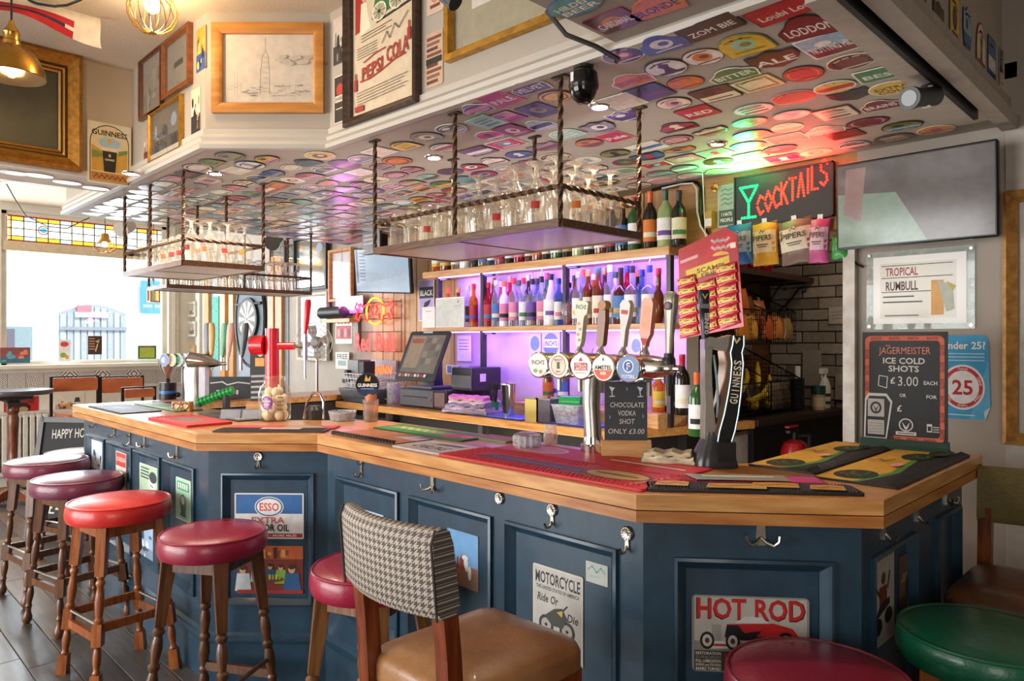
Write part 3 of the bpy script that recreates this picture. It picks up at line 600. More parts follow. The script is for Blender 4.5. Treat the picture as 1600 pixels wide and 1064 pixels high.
# ================================================================ pump clips on the soffit
CLIPC = {'dark red': '7d1620', 'red': 'c3252a', 'crimson': 'a8123e', 'orange': 'dd7a26', 'yellow': 'e3b93a', 'cream': 'ead9b4', 'white': 'ece9e1', 'pale blue': '9db8cf', 'blue': '2a5f9c', 'navy': '1d2748', 'purple': '4a2a72', 'green': '3d7a35', 'dark green': '1d3d2e', 'teal': '2f8a8c', 'black': '17161a', 'brown': '5a351e', 'grey': '8f8f92', 'pink': 'd98f98', 'mint': '8fcfb4', 'olive': '8a8a3a'}
_cm = {k: mat(v, .3, 0, .12, 40, 0, .15) for k, v in CLIPC.items()}
def shape(kind, w, h):
    if kind == 'oval': return [(w / 2 * math.cos(t * PI / 10), h / 2 * math.sin(t * PI / 10)) for t in range(20)]
    if kind == 'rectangular': return rrect(w, h, .006, 2)
    if kind == 'arched': return [(-w / 2, -h / 2), (w / 2, -h / 2)] + [(w / 2 * math.cos(t * PI / 10), h * .02 + h * .48 * math.sin(t * PI / 10)) for t in range(11)]
    if kind == 'shield-shaped': return [(0, -h / 2), (w * .36, -h * .3), (w / 2, 0), (w * .48, h * .4), (w * .25, h * .36), (0, h / 2), (-w * .25, h * .36), (-w * .48, h * .4), (-w / 2, 0), (-w * .36, -h * .3)]
    if kind == 'banner-shaped':
        return [(-w / 2, -h * .38), (w * .42, -h * .5), (w / 2, -h * .1), (w / 2, h * .05)] + [(w * .34 * math.cos(t * PI / 8), h * .05 + h * .45 * math.sin(t * PI / 8)) for t in range(1, 8)] + [(-w / 2, h * .02)]
    if kind == 'round': return [(h * .55 * math.cos(t * PI / 10), h * .55 * math.sin(t * PI / 10)) for t in range(20)]
def mo_dark(a, b): return a != b
def clip(lab, kind, w, h, c1, c2, c3, motif, M, text=None, tc='white', group=None, name='pump_clip', g=None):
    own = g is None; g = g or G()
    if not own: g.M = M; g.z = 0
    P = shape(kind, w, h); g.prism(P, .0002, .0022, _cm[c3]); g.z = .0022
    sc = lambda k: [(x * k, y * k) for x, y in P]
    g.poly(sc(.93), _cm[c1])
    if motif == 'band': g.poly([(x, max(-h * .2, min(h * .08, y))) for x, y in sc(.9)], _cm[c2])
    elif motif == 'ring': g.poly(sc(.78), _cm[c2]); g.poly(sc(.66), _cm[c1])
    elif motif == 'centre': g.ell(0, h * .02, w * .24, h * .25, _cm[c2], 12); g.ell(w * .05, h * .03, w * .12, h * .12, _cm[c3], 8)
    elif motif == 'split': g.poly([(x, min(y, -h * .05)) for x, y in sc(.9)], _cm[c2]); g.ell(-w * .08, h * .14, w * .16, h * .12, _cm[c3], 8)
    elif motif == 'figure':
        g.poly([(-w * .2, -h * .3), (w * .16, -h * .3), (w * .1, h * .02), (w * .16, h * .2), (0, h * .32), (-w * .13, h * .15), (-w * .06, 0)], _cm[c2]); g.poly([(x, max(-h * .34, min(-h * .2, y))) for x, y in sc(.85)], _cm[c3])
    elif motif == 'stripes':
        for k in (-.22, 0, .2): g.rect(-w * .3, h * k - h * .04, w * .3, h * k + h * .04, _cm[c2])
    if not text:
        r_ = RND.uniform(-.05, .05); g.line([(-w * .26, h * (.27 + r_)), (-w * .1, h * .33), (w * .1, h * .33), (w * .26, h * (.27 - r_))], h * .05, _cm[c3]); g.line([(-w * .28, -h * .29), (w * .28, -h * .29)], h * .06, _cm[c3 if mo_dark(c1, c3) else c2])
    if text:
        for i, s in enumerate(text.split('|')): n = len(text.split('|')); g.text(s, 0, h * (-.08 + (n - 1) * .13 - i * .27), h * (.30 if n == 1 else .21), _cm[tc], w * (.8 if n == 1 else .72))
    if own: return g.build(name, None, False, label=lab, cat='pump clip', group=group, M=M)
PCG = 'beer pump clips covering the bar soffit'
used = [(-2.5, 1.695, .04), (-2.0, 1.695, .04), (-1.48, 1.695, .04), (-1.468, 2.12, .05), (-1.99, 2.12, .05), (-2.5, 2.12, .05), (-.68, 2.3, .09)]
DL = [at_z(937, 163, ZS), at_z(678, 243, ZS), at_z(1121, 222, ZS), at_z(337, 268, ZS), at_z(205, 268, ZS)]
for p in DL: used.append((p.x, p.y, .06))
named = [  # px, py, shape, w, h, colours, motif, text, text colour, what sets it apart
 (825, 134, 'banner-shaped', .17, .10, 'navy', 'purple', 'white', 'none', 'VELVET', 'white', 'navy banner-shaped pump clip with one white word beside the white cornice'),
 (782, 152, 'rectangular', .145, .115, 'crimson', 'red', 'pink', 'none', 'PALE', 'white', 'crimson rectangular pump clip reading PALE near the cornice'),
 (743, 166, 'banner-shaped', .15, .09, 'purple', 'pink', 'white', 'band', None, 'white', 'purple pump clip with pink band left of the crimson PALE clip'),
 (867, 147, 'oval', .14, .095, 'yellow', 'brown', 'brown', 'ring', None, 'brown', 'golden oval pump clip with brown ring behind the front rack rod'),
 (842, 169, 'rectangular', .14, .12, 'navy', 'olive', 'black', 'centre', None, 'white', 'navy and gold square pump clip right of the pale pink one'),
 (791, 180, 'rectangular', .14, .10, 'pink', 'crimson', 'black', 'split', None, 'white', 'pale pink rectangular pump clip with crimson lower half'),
 (760, 187, 'rectangular', .14, .11, 'mint', 'green', 'mint', 'stripes', None, 'white', 'mint green rectangular pump clip with green stripes'),
 (802, 200, 'rectangular', .13, .12, 'dark red', 'cream', 'dark red', 'centre', None, 'white', 'maroon square pump clip with a cream medallion'),
 (765, 209, 'oval', .14, .10, 'red', 'black', 'white', 'figure', None, 'white', 'red oval pump clip with a black figure'),
 (843, 192, 'banner-shaped', .14, .11, 'pale blue', 'navy', 'white', 'band', None, 'white', 'pale blue pump clip with navy band'),
 (883, 206, 'arched', .16, .10, 'mint', 'white', 'white', 'stripes', None, 'white', 'large mint and white arched pump clip behind the front rod'),
 (937, 195, 'shield-shaped', .15, .12, 'grey', 'white', 'black', 'centre', None, 'white', 'grey shield-shaped pump clip behind the bright spotlight'),
 (960, 211, 'rectangular', .14, .11, 'red', 'white', 'pink', 'none', 'Pale', 'white', 'red rectangular pump clip reading Pale in script'),
 (978, 178, 'shield-shaped', .15, .12, 'purple', 'navy', 'white', 'split', None, 'white', 'violet and navy shield-shaped pump clip behind the rear rack rod'),
 (972, 155, 'rectangular', .15, .12, 'cream', 'grey', 'white', 'none', None, 'white', 'blank cream square pump clip right of the bright spotlight'),
 (921, 220, 'oval', .14, .10, 'orange', 'dark red', 'brown', 'split', None, 'white', 'orange and red oval pump clip above the rack goblets'),
 (985, 122, 'banner-shaped', .17, .10, 'orange', 'red', 'white', 'none', 'BROWN ALE', 'dark red', 'orange banner-shaped pump clip reading BROWN ALE'),
 (973, 83, 'oval', .15, .10, 'navy', 'red', 'white', 'centre', None, 'white', 'navy and red oval pump clip right of the black dome camera'),
 (1034, 65, 'banner-shaped', .16, .11, 'blue', 'white', 'blue', 'centre', None, 'white', 'blue and white semicircular pump clip under the front cornice'),
 (1041, 102, 'oval', .15, .12, 'white', 'black', 'black', 'figure', None, 'white', 'black and white round pump clip with a running figure'),
 (1098, 86, 'oval', .14, .11, 'white', 'orange', 'brown', 'centre', None, 'white', 'white oval pump clip with an orange animal'),
 (1109, 40, 'rectangular', .19, .085, 'black', 'olive', 'black', 'none', 'ZOM BIE', 'white', 'long black pump clip with two white lettered halves under the front cornice'),
 (1162, 66, 'arched', .16, .13, 'yellow', 'mint', 'olive', 'centre', None, 'white', 'lime yellow arched pump clip with a pale green picture'),
 (1144, 112, 'banner-shaped', .18, .10, 'green', 'dark green', 'white', 'none', 'BITTER', 'white', 'green banner-shaped pump clip reading BITTER'),
 (1071, 126, 'oval', .14, .10, 'orange', 'yellow', 'brown', 'none', None, 'white', 'plain orange oval pump clip left of the BITTER clip'),
 (1015, 141, 'rectangular', .15, .12, 'dark green', 'brown', 'black', 'split', None, 'white', 'dark square pump clip with a mossy green picture'),
 (1118, 143, 'rectangular', .16, .12, 'brown', 'cream', 'black', 'split', None, 'white', 'dark brown rectangular pump clip behind the BITTER clip'),
 (1210, 88, 'shield-shaped', .17, .12, 'brown', 'orange', 'black', 'none', 'ALE', 'white', 'brown winged pump clip reading ALE'),
 (1183, 128, 'rectangular', .16, .11, 'cream', 'olive', 'olive', 'ring', None, 'white', 'cream rectangular pump clip with an olive border'),
 (1255, 112, 'oval', .14, .12, 'red', 'orange', 'black', 'ring', None, 'white', 'red and orange oval pump clip in the middle of the right part'),
 (1262, 38, 'banner-shaped', .18, .14, 'dark red', 'black', 'black', 'none', 'LODDON', 'white', 'dark red banner-shaped pump clip with large white capitals near the top right'),
 (1222, 12, 'rectangular', .19, .09, 'red', 'pink', 'dark red', 'none', 'Loubi Lou', 'white', 'red rectangular pump clip with mixed case white lettering at the top of the photo'),
 (1297, 66, 'rectangular', .17, .14, 'pale blue', 'dark red', 'white', 'split', 'NOTTING HILL', 'white', 'blue and maroon rectangular pump clip with pale windows'),
 (1330, 93, 'oval', .16, .11, 'dark red', 'black', 'cream', 'ring', None, 'white', 'maroon oval pump clip near the right cornice'),
 (1378, 111, 'rectangular', .17, .10, 'green', 'dark green', 'white', 'none', 'BEST', 'white', 'bright green rectangular pump clip near the right cornice'),
 (1304, 132, 'oval', .15, .10, 'yellow', 'red', 'white', 'band', None, 'white', 'amber oval pump clip with a red band'),
 (1329, 145, 'shield-shaped', .15, .11, 'black', 'brown', 'black', 'none', None, 'white', 'black shield-shaped pump clip left of the bullet camera'),
 (1393, 134, 'oval', .16, .12, 'yellow', 'orange', 'white', 'none', 'EXTRA|COLD', 'brown', 'yellow oval pump clip reading EXTRA COLD by the bullet camera'),
 (1374, 161, 'banner-shaped', .15, .11, 'dark red', 'black', 'cream', 'none', 'BRAINS', 'white', 'dark red banner-shaped pump clip with white capitals below the bullet camera'),
 (1306, 173, 'rectangular', .15, .12, 'cream', 'grey', 'dark red', 'stripes', None, 'white', 'cream square pump clip with grey script lines'),
 (1320, 207, 'rectangular', .15, .10, 'dark red', 'black', 'black', 'none', None, 'white', 'dark maroon rectangular pump clip near the corner above the sign'),
 (1090, 172, 'rectangular', .15, .11, 'red', 'black', 'dark red', 'none', 'RED', 'white', 'red rectangular pump clip reading RED'),
 (1053, 158, 'oval', .14, .11, 'cream', 'pink', 'brown', 'centre', None, 'white', 'cream oval pump clip with a pink picture and brown rim'),
 (1045, 155 - 62, 'oval', .01, .01, 'white', 'white', 'white', 'none', None, 'white', None),
]
for ni, (px, py, k, w, h, c1, c2, c3, mo, tx, tc, lab) in enumerate(named):
    if not lab: continue
    p = at_z(px, py, ZS); clip(lab, k, w * .87, h * 1.16, c1, c2, c3, mo, FDN(p.x, p.y, ZS - .001 - (ni % 4) * .0009, RND.uniform(-.06, .06)), tx, tc, PCG); used.append((p.x, p.y, w * .46))
cand = []
for r in range(13):
    y = 1.36 + r * .150; n = 0
    for c in range(32):
        x = -.80 - c * .158 - (.079 if r % 2 else 0) + RND.uniform(-.012, .012); yy = y + RND.uniform(-.012, .012)
        if x < -5.32: continue
        edge = 1.25 if x < -3.13 else min(1.633, 1.25 + (x + 3.13) * 1.0) if x < -2.75 else 1.66
        if yy < edge + .10 or yy > 3.27 or x > -.80: continue
        if any(math.hypot(x - ux, (yy - uy) * 1.15) < rr + .066 for ux, uy, rr in used): continue
        cand.append((math.hypot(x, yy), x, yy))
cand.sort()
ORD = ['front', 'second', 'third', 'fourth', 'fifth', 'sixth', 'seventh', 'eighth', 'ninth', 'tenth', 'eleventh', 'twelfth', 'thirteenth', 'last']
KS = ['oval', 'oval', 'oval', 'rectangular', 'rectangular', 'arched', 'shield-shaped', 'banner-shaped', 'round']; MO = ['band', 'ring', 'centre', 'split', 'figure', 'stripes']
seen = set(); rest = G(); LIM = 300 - sum(1 for n in named if n[-1])
WT = ['red', 'red', 'dark red', 'orange', 'orange', 'cream', 'cream', 'white', 'white', 'white', 'yellow', 'black', 'brown', 'navy', 'green', 'purple', 'pale blue', 'teal', 'crimson', 'pink', 'grey', 'pink', 'cream', 'dark green', 'blue', 'olive', 'mint', 'grey']
for i, (d, x, y) in enumerate(cand):
    for tries in range(300):
        k, mo = RND.choice(KS), RND.choice(MO); c1, c2, c3 = RND.choice(WT), RND.choice(WT), RND.choice(['white', 'cream', 'black', 'brown', 'grey', 'navy'])
        if c2 == c1: continue
        lab = None; zone = 'near end' if x > -2 else 'middle' if x > -3.4 else 'window end'
        w_ = {'band': 'band', 'ring': 'ring', 'centre': 'centre', 'split': 'lower half', 'figure': 'figure', 'stripes': 'stripes'}[mo]
        lab = f'{c1} {k} pump clip with {c2} {w_} and {c3} rim, soffit {zone}'
        if lab not in seen: break
    seen.add(lab); w = RND.uniform(.132, .158); h = w * RND.uniform(.74, .9); M = FDN(x, y, ZS - .001 - (i % 4) * .0009, RND.uniform(-.1, .1))
    if i < LIM: clip(lab, k, w, h, c1, c2, c3, mo, M, group=PCG)
    else: clip(None, k, w, h, c1, c2, c3, mo, M, g=rest)
if rest.v: rest.M = Matrix(); rest.build('pump_clip_mass', None, False, label='remaining small far pump clips crowded on the soffit by the window', cat='pump clips', kind='stuff')
# clips on the low beam near the camera, the left beam and the right fascia
for px, py, k, w, h, c1, c2, c3, mo, tx, tc, lab in ((897, 5, 'oval', .16, .11, 'teal', 'blue', 'blue', 'none', 'HILDEN|BEER', 'white', 'teal oval pump clip with two white words on the low beam'), (958, 30, 'rectangular', .13, .11, 'brown', 'orange', 'dark red', 'centre', 'CARDINAL', 'white', 'brown pump clip with orange picture on the low beam'), (1022, 8, 'banner-shaped', .16, .11, 'orange', 'brown', 'orange', 'none', 'BLONDE', 'navy', 'orange pump clip reading BLONDE on the low beam')):
    p = at_z(px, py, ZS + .022); clip(lab, k, w, h, c1, c2, c3, mo, FDN(p.x, p.y, ZS + .021), tx, tc, 'pump clips on the low beam')
for i, (px, py, c1, c2) in enumerate(((22, 268, 'white', 'pale blue'), (60, 272, 'pale blue', 'white'), (105, 283, 'cream', 'grey'), (20, 283, 'grey', 'white'), (62, 290, 'white', 'grey'), (150, 292, 'cream', 'white'))):
    p = at_z(px, py, ZS - .002); clip(f'{c1} oval pump clip with {c2} ring under the left beam', 'oval', .13, .10, c1, c2, 'white', 'ring', FDN(p.x, p.y, ZS - .002, PI / 2), None, group='pump clips under the left beam')
EF = Plane((-.615, 1.70), (0, 1))
for i, (x0, x1, y0, y1, k, c1, c2, c3, mo) in enumerate(((1433, 1445, -20, 10, 'rectangular', 'navy', 'white', 'black', 'split'), (1456, 1473, -10, 38, 'shield-shaped', 'brown', 'cream', 'black', 'split'), (1482, 1497, -20, 60, 'rectangular', 'yellow', 'black', 'brown', 'centre'), (1503, 1516, 0, 80, 'shield-shaped', 'pale blue', 'blue', 'navy', 'split'), (1524, 1538, 25, 112, 'arched', 'cream', 'brown', 'dark red', 'figure'), (1542, 1554, 50, 125, 'rectangular', 'blue', 'white', 'navy', 'band'), (1560, 1569, 70, 140, 'rectangular', 'black', 'cream', 'grey', 'split'), (1573, 1580, 105, 145, 'oval', 'dark red', 'cream', 'white', 'ring'))):
    M, w, h = EF.rect(x0, x1, y0, y1, 'l', .002); clip(f'{c1} {k} pump clip with {c2} detail, upright on the right fascia', k, w, h, c1, c2, c3, mo, M, group='pump clips on the right fascia')
# ================================================================ pictures and tin signs high on the fascias
PA = Plane((-4, 1.25), (1, 0)); PB = Plane((-3.13, 1.25), (.38, .383)); PC = Plane((-2.75, 1.633), (2.135, .067)); PBM = Plane((-4.09, 0), (0, 1))
GLZ = glass('ffffff', .015, .02, .22)
def picture(label, Mwh, fw, fm, art, depth=.022, name='framed_picture', cat='picture', glz=True, group=None, lip=None):
    M, w, h = Mwh; t = thing(name, label, cat, M, group)
    for ax, s in ((0, -1), (0, 1), (1, -1), (1, 1)):
        def side(g):
            W, H = w / 2, h / 2
            pr = [(0, .0), (0, depth), (fw * .3, depth * (1.25 if lip else 1)), (fw * .7, depth * (.8 if lip else 1)), (fw, depth * .6), (fw, 0)]
            rg = []
            for e in (-1, 1):
                rg.append([((s * (W - d), e * (H - d), z) if ax == 0 else (e * (W - d), s * (H - d), z)) for d, z in pr])
            g.loft(rg, fm)
        part('frame_side', t, side, True)
    def pr(g): g.z = .001; art(g, w - 2 * fw, h - 2 * fw)
    part('print', t, pr, False)
    if glz: part('glass', t, lambda g: g.add([(sx_ * (w / 2 - fw), sy * (h / 2 - fw), .013) for sx_, sy in ((-1, -1), (1, -1), (1, 1), (-1, 1))], [(0, 1, 2, 3)], GLZ), False)
    return t
def tin(label, Mwh, art, base='ece6d8', r=.008, name='tin_sign', cat='sign', group=None, th=.0025):
    M, w, h = Mwh; t = thing(name, label, cat, M, group)
    part('panel', t, lambda g: g.prism(rrect(w, h, r), 0, th, mat(base, .35, 0, .05, 20)), False)
    def pr(g): g.z = th; art(g, w, h)
    part('print', t, pr, False); return t
def scene_art(cols, n=14, seed=1, lines=True):           # a small landscape or figures print made of patches
    def f(g, w, h):
        r = random.Random(seed); g.rect(-w / 2, -h / 2, w / 2, h / 2, mat(cols[0], .7))
        g.rect(-w / 2, -h / 2, w / 2, -h * .1, mat(cols[1], .7))
        for i in range(n):
            x, y, a, b = r.uniform(-.38, .38) * w, r.uniform(-.4, .25) * h, r.uniform(.03, .12) * w, r.uniform(.04, .16) * h
            m = mat(r.choice(cols[2:]), .7)
            if r.random() < .5: g.ell(x, y, a, b, m, 9)
            else: g.poly([(x - a, y - b), (x + a, y - b), (x + a * .6, y + b), (x - a * .7, y + b * .8)], m)
    return f
PINEF = wood('b06f2c', 'c98a40', 'x', .4, 4); GILT = mat('b98a35', .35, .7, .2, 30); MAH = wood('4a1e10', '6d3018', 'z', .35, 5, .3); DKOAK = wood('35231a', '4f382a', 'z', .4, 6); GILT2 = mat('b8894a', .4, .4, .25, 30)
def sketch(g, w, h):                                     # pencil drawing of a tall sail-shaped tower over a harbour
    P = mat('d9cbb9', .8); K = mat('6c6660', .8); K2 = mat('a59a8e', .8); g.rect(-w / 2, -h / 2, w / 2, h / 2, P)
    tx = -.04 * w
    L = [(tx - .055 * w, -.36 * h), (tx - .05 * w, -.05 * h), (tx - .03 * w, .18 * h), (tx + .005 * w, .27 * h)]; Rr = [(tx + .05 * w, -.36 * h), (tx + .05 * w, -.05 * h), (tx + .035 * w, .2 * h), (tx + .005 * w, .27 * h)]
    g.line(L, .002, K); g.line(Rr, .002, K); g.line([(tx + .005 * w, .27 * h), (tx + .004 * w, .46 * h)], .0016, K)
    for k in range(7):
        y = -.3 + k * .075; g.line([(tx - .05 * w, y * h), (tx + .05 * w, (y + .03) * h)], .0011, K2); g.line([(tx + .05 * w, y * h), (tx - .05 * w, (y + .05) * h)], .0011, K2)
    r = random.Random(3)
    for i in range(46):
        x = r.uniform(-.46, .44) * w; y = r.uniform(-.40, -.24) * h; g.line([(x, y), (x + r.uniform(.02, .07) * w, y + r.uniform(-.006, .01) * h)], .002, K2 if i % 2 else K)
    for x in (-.37, -.34, -.30, .24, .3): g.line([(x * w, -.36 * h), (x * w, (-.05 if x < -.3 else -.22) * h)], .0012, K2)
    for i in range(9): g.ell((.12 + .04 * i) * w, (.12 + .05 * math.sin(i * 1.7)) * h, .05 * w, .03 * h, mat('cbbdab', .8), 10)
picture('large light pine framed pencil drawing of a tower on the angled fascia', PB.rect(333, 507, 36, 176), .045, PINEF, sketch)
def dim(cols, seed): 
    def f(g, w, h): g.rect(-w / 2, -h / 2, w / 2, h / 2, mat(cols[0], .5)); g.rect(-w * .3, -h * .1, w * .3, h * .12, mat(cols[1], .5)); g.rect(-w * .2, -h * .06, w * .2, h * .06, mat(cols[2], .5))
    return f
picture('dark mahogany framed picture, leftmost on the left bar fascia', PA.rect(223, 258, 94, 189), .018, MAH, scene_art(('8d8272', '7d7260', '6a6050', '9b9080'), 8, 4))
picture('tan wood framed picture with a small label, beside the mahogany frame', PA.rect(259, 302, 66, 157), .03, wood('6f3c1c', '8c5228', 'z', .4, 5), dim(('8d8577', '8a8172', '3a3632'), 5))
picture('thin gilt framed dark photograph below the two wood frames', PA.rect(238, 288, 177, 255), .012, GILT, scene_art(('6f6454', '4a3f36', '2b2622', '8b93a0', '3d4a58'), 12, 9))
tin('small red tin sign left of the gilt photograph', PA.rect(226, 237, 200, 262), scene_art(('b5a090', '7a2f2a', 'd9cdbd', '8a2a2a', '3a2a28'), 7, 5))
tin('narrow yellow and blue tin sign above right of the wood frame', PA.rect(308, 322, 47, 113), scene_art(('d9912e', '33508a', '2a2a55', 'e8c060', '1d1b1e', 'b5502a'), 12, 8))
tin('narrow black and cream tin sign right of the gilt photograph', PA.rect(300, 314, 141, 209), scene_art(('d8c8a8', '2a2422', '1d1b1e', 'b08a55', 'e9dcc0'), 12, 12))
tin('small black and white tin sign left of the big brown frame, upper', PC.rect(522, 541, 30, 102), scene_art(('c9bcae', '3a3432', '221f1e', '8a8078', 'e6ddd0'), 9, 14))
def bulls(g, w, h):
    g.rect(-w * .46, -h * .48, w * .46, h * .48, mat('241e1d')); g.ell(0, h * .2, w * .3, h * .13, mat('b02c26')); g.rect(-w * .4, -h * .06, w * .4, h * .08, mat('d9cfc0')); g.text('WHISKEY', 0, h * .01, h * .07, INK, w * .7); g.line([(-w * .3, -h * .2), (w * .3, -h * .2)], .004, CREAM)
tin('small black tin sign with a red crest, lower, left of the big brown frame', PC.rect(523, 541, 120, 193), bulls)
def pepsi(g, w, h):
    P = mat('d2bfa2', .6); R = mat('a3271f', .6); K = mat('4a4038', .7); Gn = mat('2f6f3a', .6); g.rect(-w / 2, -h / 2, w / 2, h / 2, P); q = lambda *p: g.poly([(w * x, h * (y - .17)) for x, y in p[:-1]], p[-1])
    # old motor car and a lady, top of the poster
    q((-.1, .28), (.48, .32), (.48, .30), (-.1, .262), INK); q((-.18, .30), (.4, .33), (.46, .42), (.42, .6), (.1, .62), (-.1, .5), Gn); q((-.02, .5), (.3, .5), (.3, .56), (0, .56), mat('7a1f22'))
    q((-.46, .52), (-.3, .52), (-.22, .28), (-.46, .25), R); q((-.36, .45), (-.27, .45), (-.2, .25), (-.38, .23), CREAM); g.ell(-w * .31, h * .305, w * .035, h * .022, mat('d9a888'), 10); q((-.4, .5), (-.24, .5), (-.28, .53), (-.36, .53), INK)
    for cx, cy in ((w * .22, h * .19), (-w * .05, h * .165)):
        g.ell(cx, cy, w * .115, h * .065, CREAM, 18); g.ell(cx, cy, w * .095, h * .052, mat('b9ab90'), 18)
        for k in range(8): g.line([(cx, cy), (cx + w * .1 * math.cos(k * PI / 4), cy + h * .055 * math.sin(k * PI / 4))], .003, Gn)
        g.ell(cx, cy, w * .022, h * .012, INK, 8)
    for k in range(3): g.line([(-w * .35, h * (.05 - .02 * k)), (w * (.15 - .1 * (k % 2)), h * (.065 - .02 * k))], .0022, K)
    for k in range(5): g.line([(-w * .42, -h * (.03 + .018 * k)), (-w * .08, -h * (.025 + .018 * k))], .002, K)
    g.line([(w * .0, -h * .06), (w * .08, h * .0), (w * .12, -h * .05), (w * .2, h * .03), (w * .26, -h * .01), (w * .4, h * .07)], .004, K)
    g.text('PEPSI', -w * .17, -h * .205, h * .085, R, w * .36, rot=.12, shear=.15); g.text('COLA', w * .23, -h * .145, h * .10, R, w * .34, rot=.12, shear=.15); g.line([(-w * .36, -h * .265), (-w * .2, -h * .265), (0, -h * .24), (w * .2, -h * .205), (w * .36, -h * .195)], .006, R); g.line([(-w * .3, -h * .14), (-w * .12, -h * .11), (w * .05, -h * .1)], .005, R)
    for x, y in ((-w * .44, -h * .27), (w * .42, -h * .07)): g.rect(x - w * .025, y - h * .05, x + w * .025, y + h * .03, R); g.rect(x - w * .01, y + h * .03, x + w * .01, y + h * .075, R)
    for k in range(5): g.line([(-w * .42, -h * (.34 + .02 * k)), (w * (.4 - .05 * (k % 3)), -h * (.325 + .02 * k))], .0022, K)
    g.rect(-w * .45, -h * .47, -w * .3, -h * .43, R)
M, w, h = PC.rect(545, 659, -45, 200)
picture('tall dark oak framed cola advertisement with an old green motor car', (M, w, h), .035, DKOAK, pepsi, .03, glz=False, lip=True)
tin('brown and cream typographic tin sign right of the cola advertisement', PC.rect(666, 693, 54, 138), lambda g, w, h: ([g.rect(-w * .42, h * (.42 - .1 * k), w * (.42 - .1 * (k % 3)), h * (.36 - .1 * k), mat(('7a3f30', '8a5a48', '5a2f28')[k % 3])) for k in range(9) if k != 4], g.rect(-w * .45, -h * .08, w * .45, h * .03, INK)), 'c9ab90')
tin('cream tin sign at the top edge above the brown typographic one', PC.rect(668, 694, -40, 25), lambda g, w, h: (g.ell(0, 0, w * .3, h * .25, mat('c98a6a')), g.rect(-w * .3, -h * .36, w * .3, -h * .28, mat('7a3f30'))), 'd9bfa6')
def pale_wash(g, w, h):
    g.rect(-w / 2, -h / 2, w / 2, h / 2, mat('a39a7e', .6)); g.rect(-w * .38, -h * .36, w * .40, h * .36, mat('d8d3c6', .7)); r = random.Random(2)
    for i in range(26): x = r.uniform(-.36, .3) * w; g.line([(x, r.uniform(-.34, -.1) * h), (x + r.uniform(-.01, .01), r.uniform(0, .3) * h)], r.uniform(.002, .012), mat(r.choice(('b9b4a6', '9c9788', 'c9c3b4', '8a8578')), .7))
M0, w0, h0 = PC.rect(703, 990, -330, 98)
picture('large gilt framed grey watercolour cut off by the top of the photo', (M0, w0, h0), .03, GILT, pale_wash, .03)
for px, py in ((508, 97), (335, 108)):
    p = PB.hit(px + (2 if px > 400 else -4), py); g = G(); g.lathe([(0, 0), (.006, 0), (.006, .004), (.004, .008), (0, .009)], BRASS, 8); g.build('picture_hook', None, True, 40, 'small brass screw eye %s the pine framed drawing' % ('right of' if px > 400 else 'left of'), 'hook', M=PB.frame(p, 0))
# beam on the left: large gilt mirror picture and the stout tin sign
def dark_oil(g, w, h): g.rect(-w / 2, -h / 2, w / 2, h / 2, mat('2f2c1c', .5, 0, 0, 3, 0, 0, 0, None, '4a4630')); g.ell(w * .12, h * .36, w * .08, h * .05, mat('5a6a62', .3), 14)
M1, w1, h1 = PBM.rect(-190, 125, 89, 270, 'r'); h1 = .575
t = picture('large dark painting in a wide ribbed gilt frame on the left beam', (M1, w1, h1), .06, mat('a8752c', .38, .6, .25, 40), dark_oil, .05, 'framed_painting', 'painting', False, lip=True)
part('inner_gilt_slip', t, lambda g: [g.loft([[(sx_ * (w1 / 2 - d), sy * (h1 / 2 - d), z) for sx_, sy in ((-1, -1), (1, -1), (1, 1), (-1, 1))] for d, z in ((a, .012), (a + .006, .022), (a + .014, .014))], mat('c0924a', .35, .6), cap=False) for a in (.066, .084)])
def stout(g, w, h):
    K = mat('1c1512'); GO = mat('d8a83c'); g.poly([(-w * .45, -h * .47), (w * .45, -h * .47), (w * .45, h * .18)] + [(w * .45 * math.cos(t * PI / 12), h * .18 + h * .29 * math.sin(t * PI / 12)) for t in range(1, 12)] + [(-w * .45, h * .18)], INK)
    g.poly([(-w * .43, -h * .46), (w * .43, -h * .46), (w * .43, h * .18)] + [(w * .43 * math.cos(t * PI / 12), h * .18 + h * .275 * math.sin(t * PI / 12)) for t in range(1, 12)] + [(-w * .43, h * .18)], mat('d9c9a0'))
    g.poly([(-w * .41, -h * .3), (w * .41, -h * .3), (w * .41, h * .1), (w * .2, h * .02), (0, h * .1), (-w * .2, h * .05), (-w * .41, h * .12)], mat('c79a3a')); g.poly([(-w * .41, -h * .1), (-w * .1, -h * .05), (-w * .2, h * .02), (-w * .41, h * .04)], mat('7d8a3a')); g.poly([(w * .2, -h * .02), (w * .41, h * .04), (w * .41, h * .1), (w * .2, h * .06)], mat('6f8a3f'))
    g.ell(0, h * .17, w * .24, h * .1, mat('9fbfd8')); g.ell(0, h * .2, w * .06, h * .05, GO, 8)
    g.text('GUINNESS', 0, h * .335, h * .085, K, w * .82, arc=3.2)
    g.poly([(-w * .13, -h * .3), (w * .13, -h * .3), (w * .17, h * .06), (-w * .17, h * .06)], K); g.poly([(-w * .17, h * .04), (w * .17, h * .04), (w * .175, h * .1), (-w * .175, h * .1)], mat('e6d2ac')); g.ell(0, -h * .03, w * .03, h * .03, GO, 8); g.text('GUINNESS', 0, -h * .1, h * .03, CREAM, w * .22)
    g.rect(-w * .42, -h * .45, w * .42, -h * .32, mat('b5772a')); g.line([(w * (-.36 + .06 * k), -h * (.385 + .03 * (-1) ** k)) for k in range(13)], .004, mat('5a2f14'))
tin('cream arched tin sign with a pint of black stout under curved lettering', PBM.rect(135, 203, 186, 282, 'l', .016), stout, 'dcd2bd')
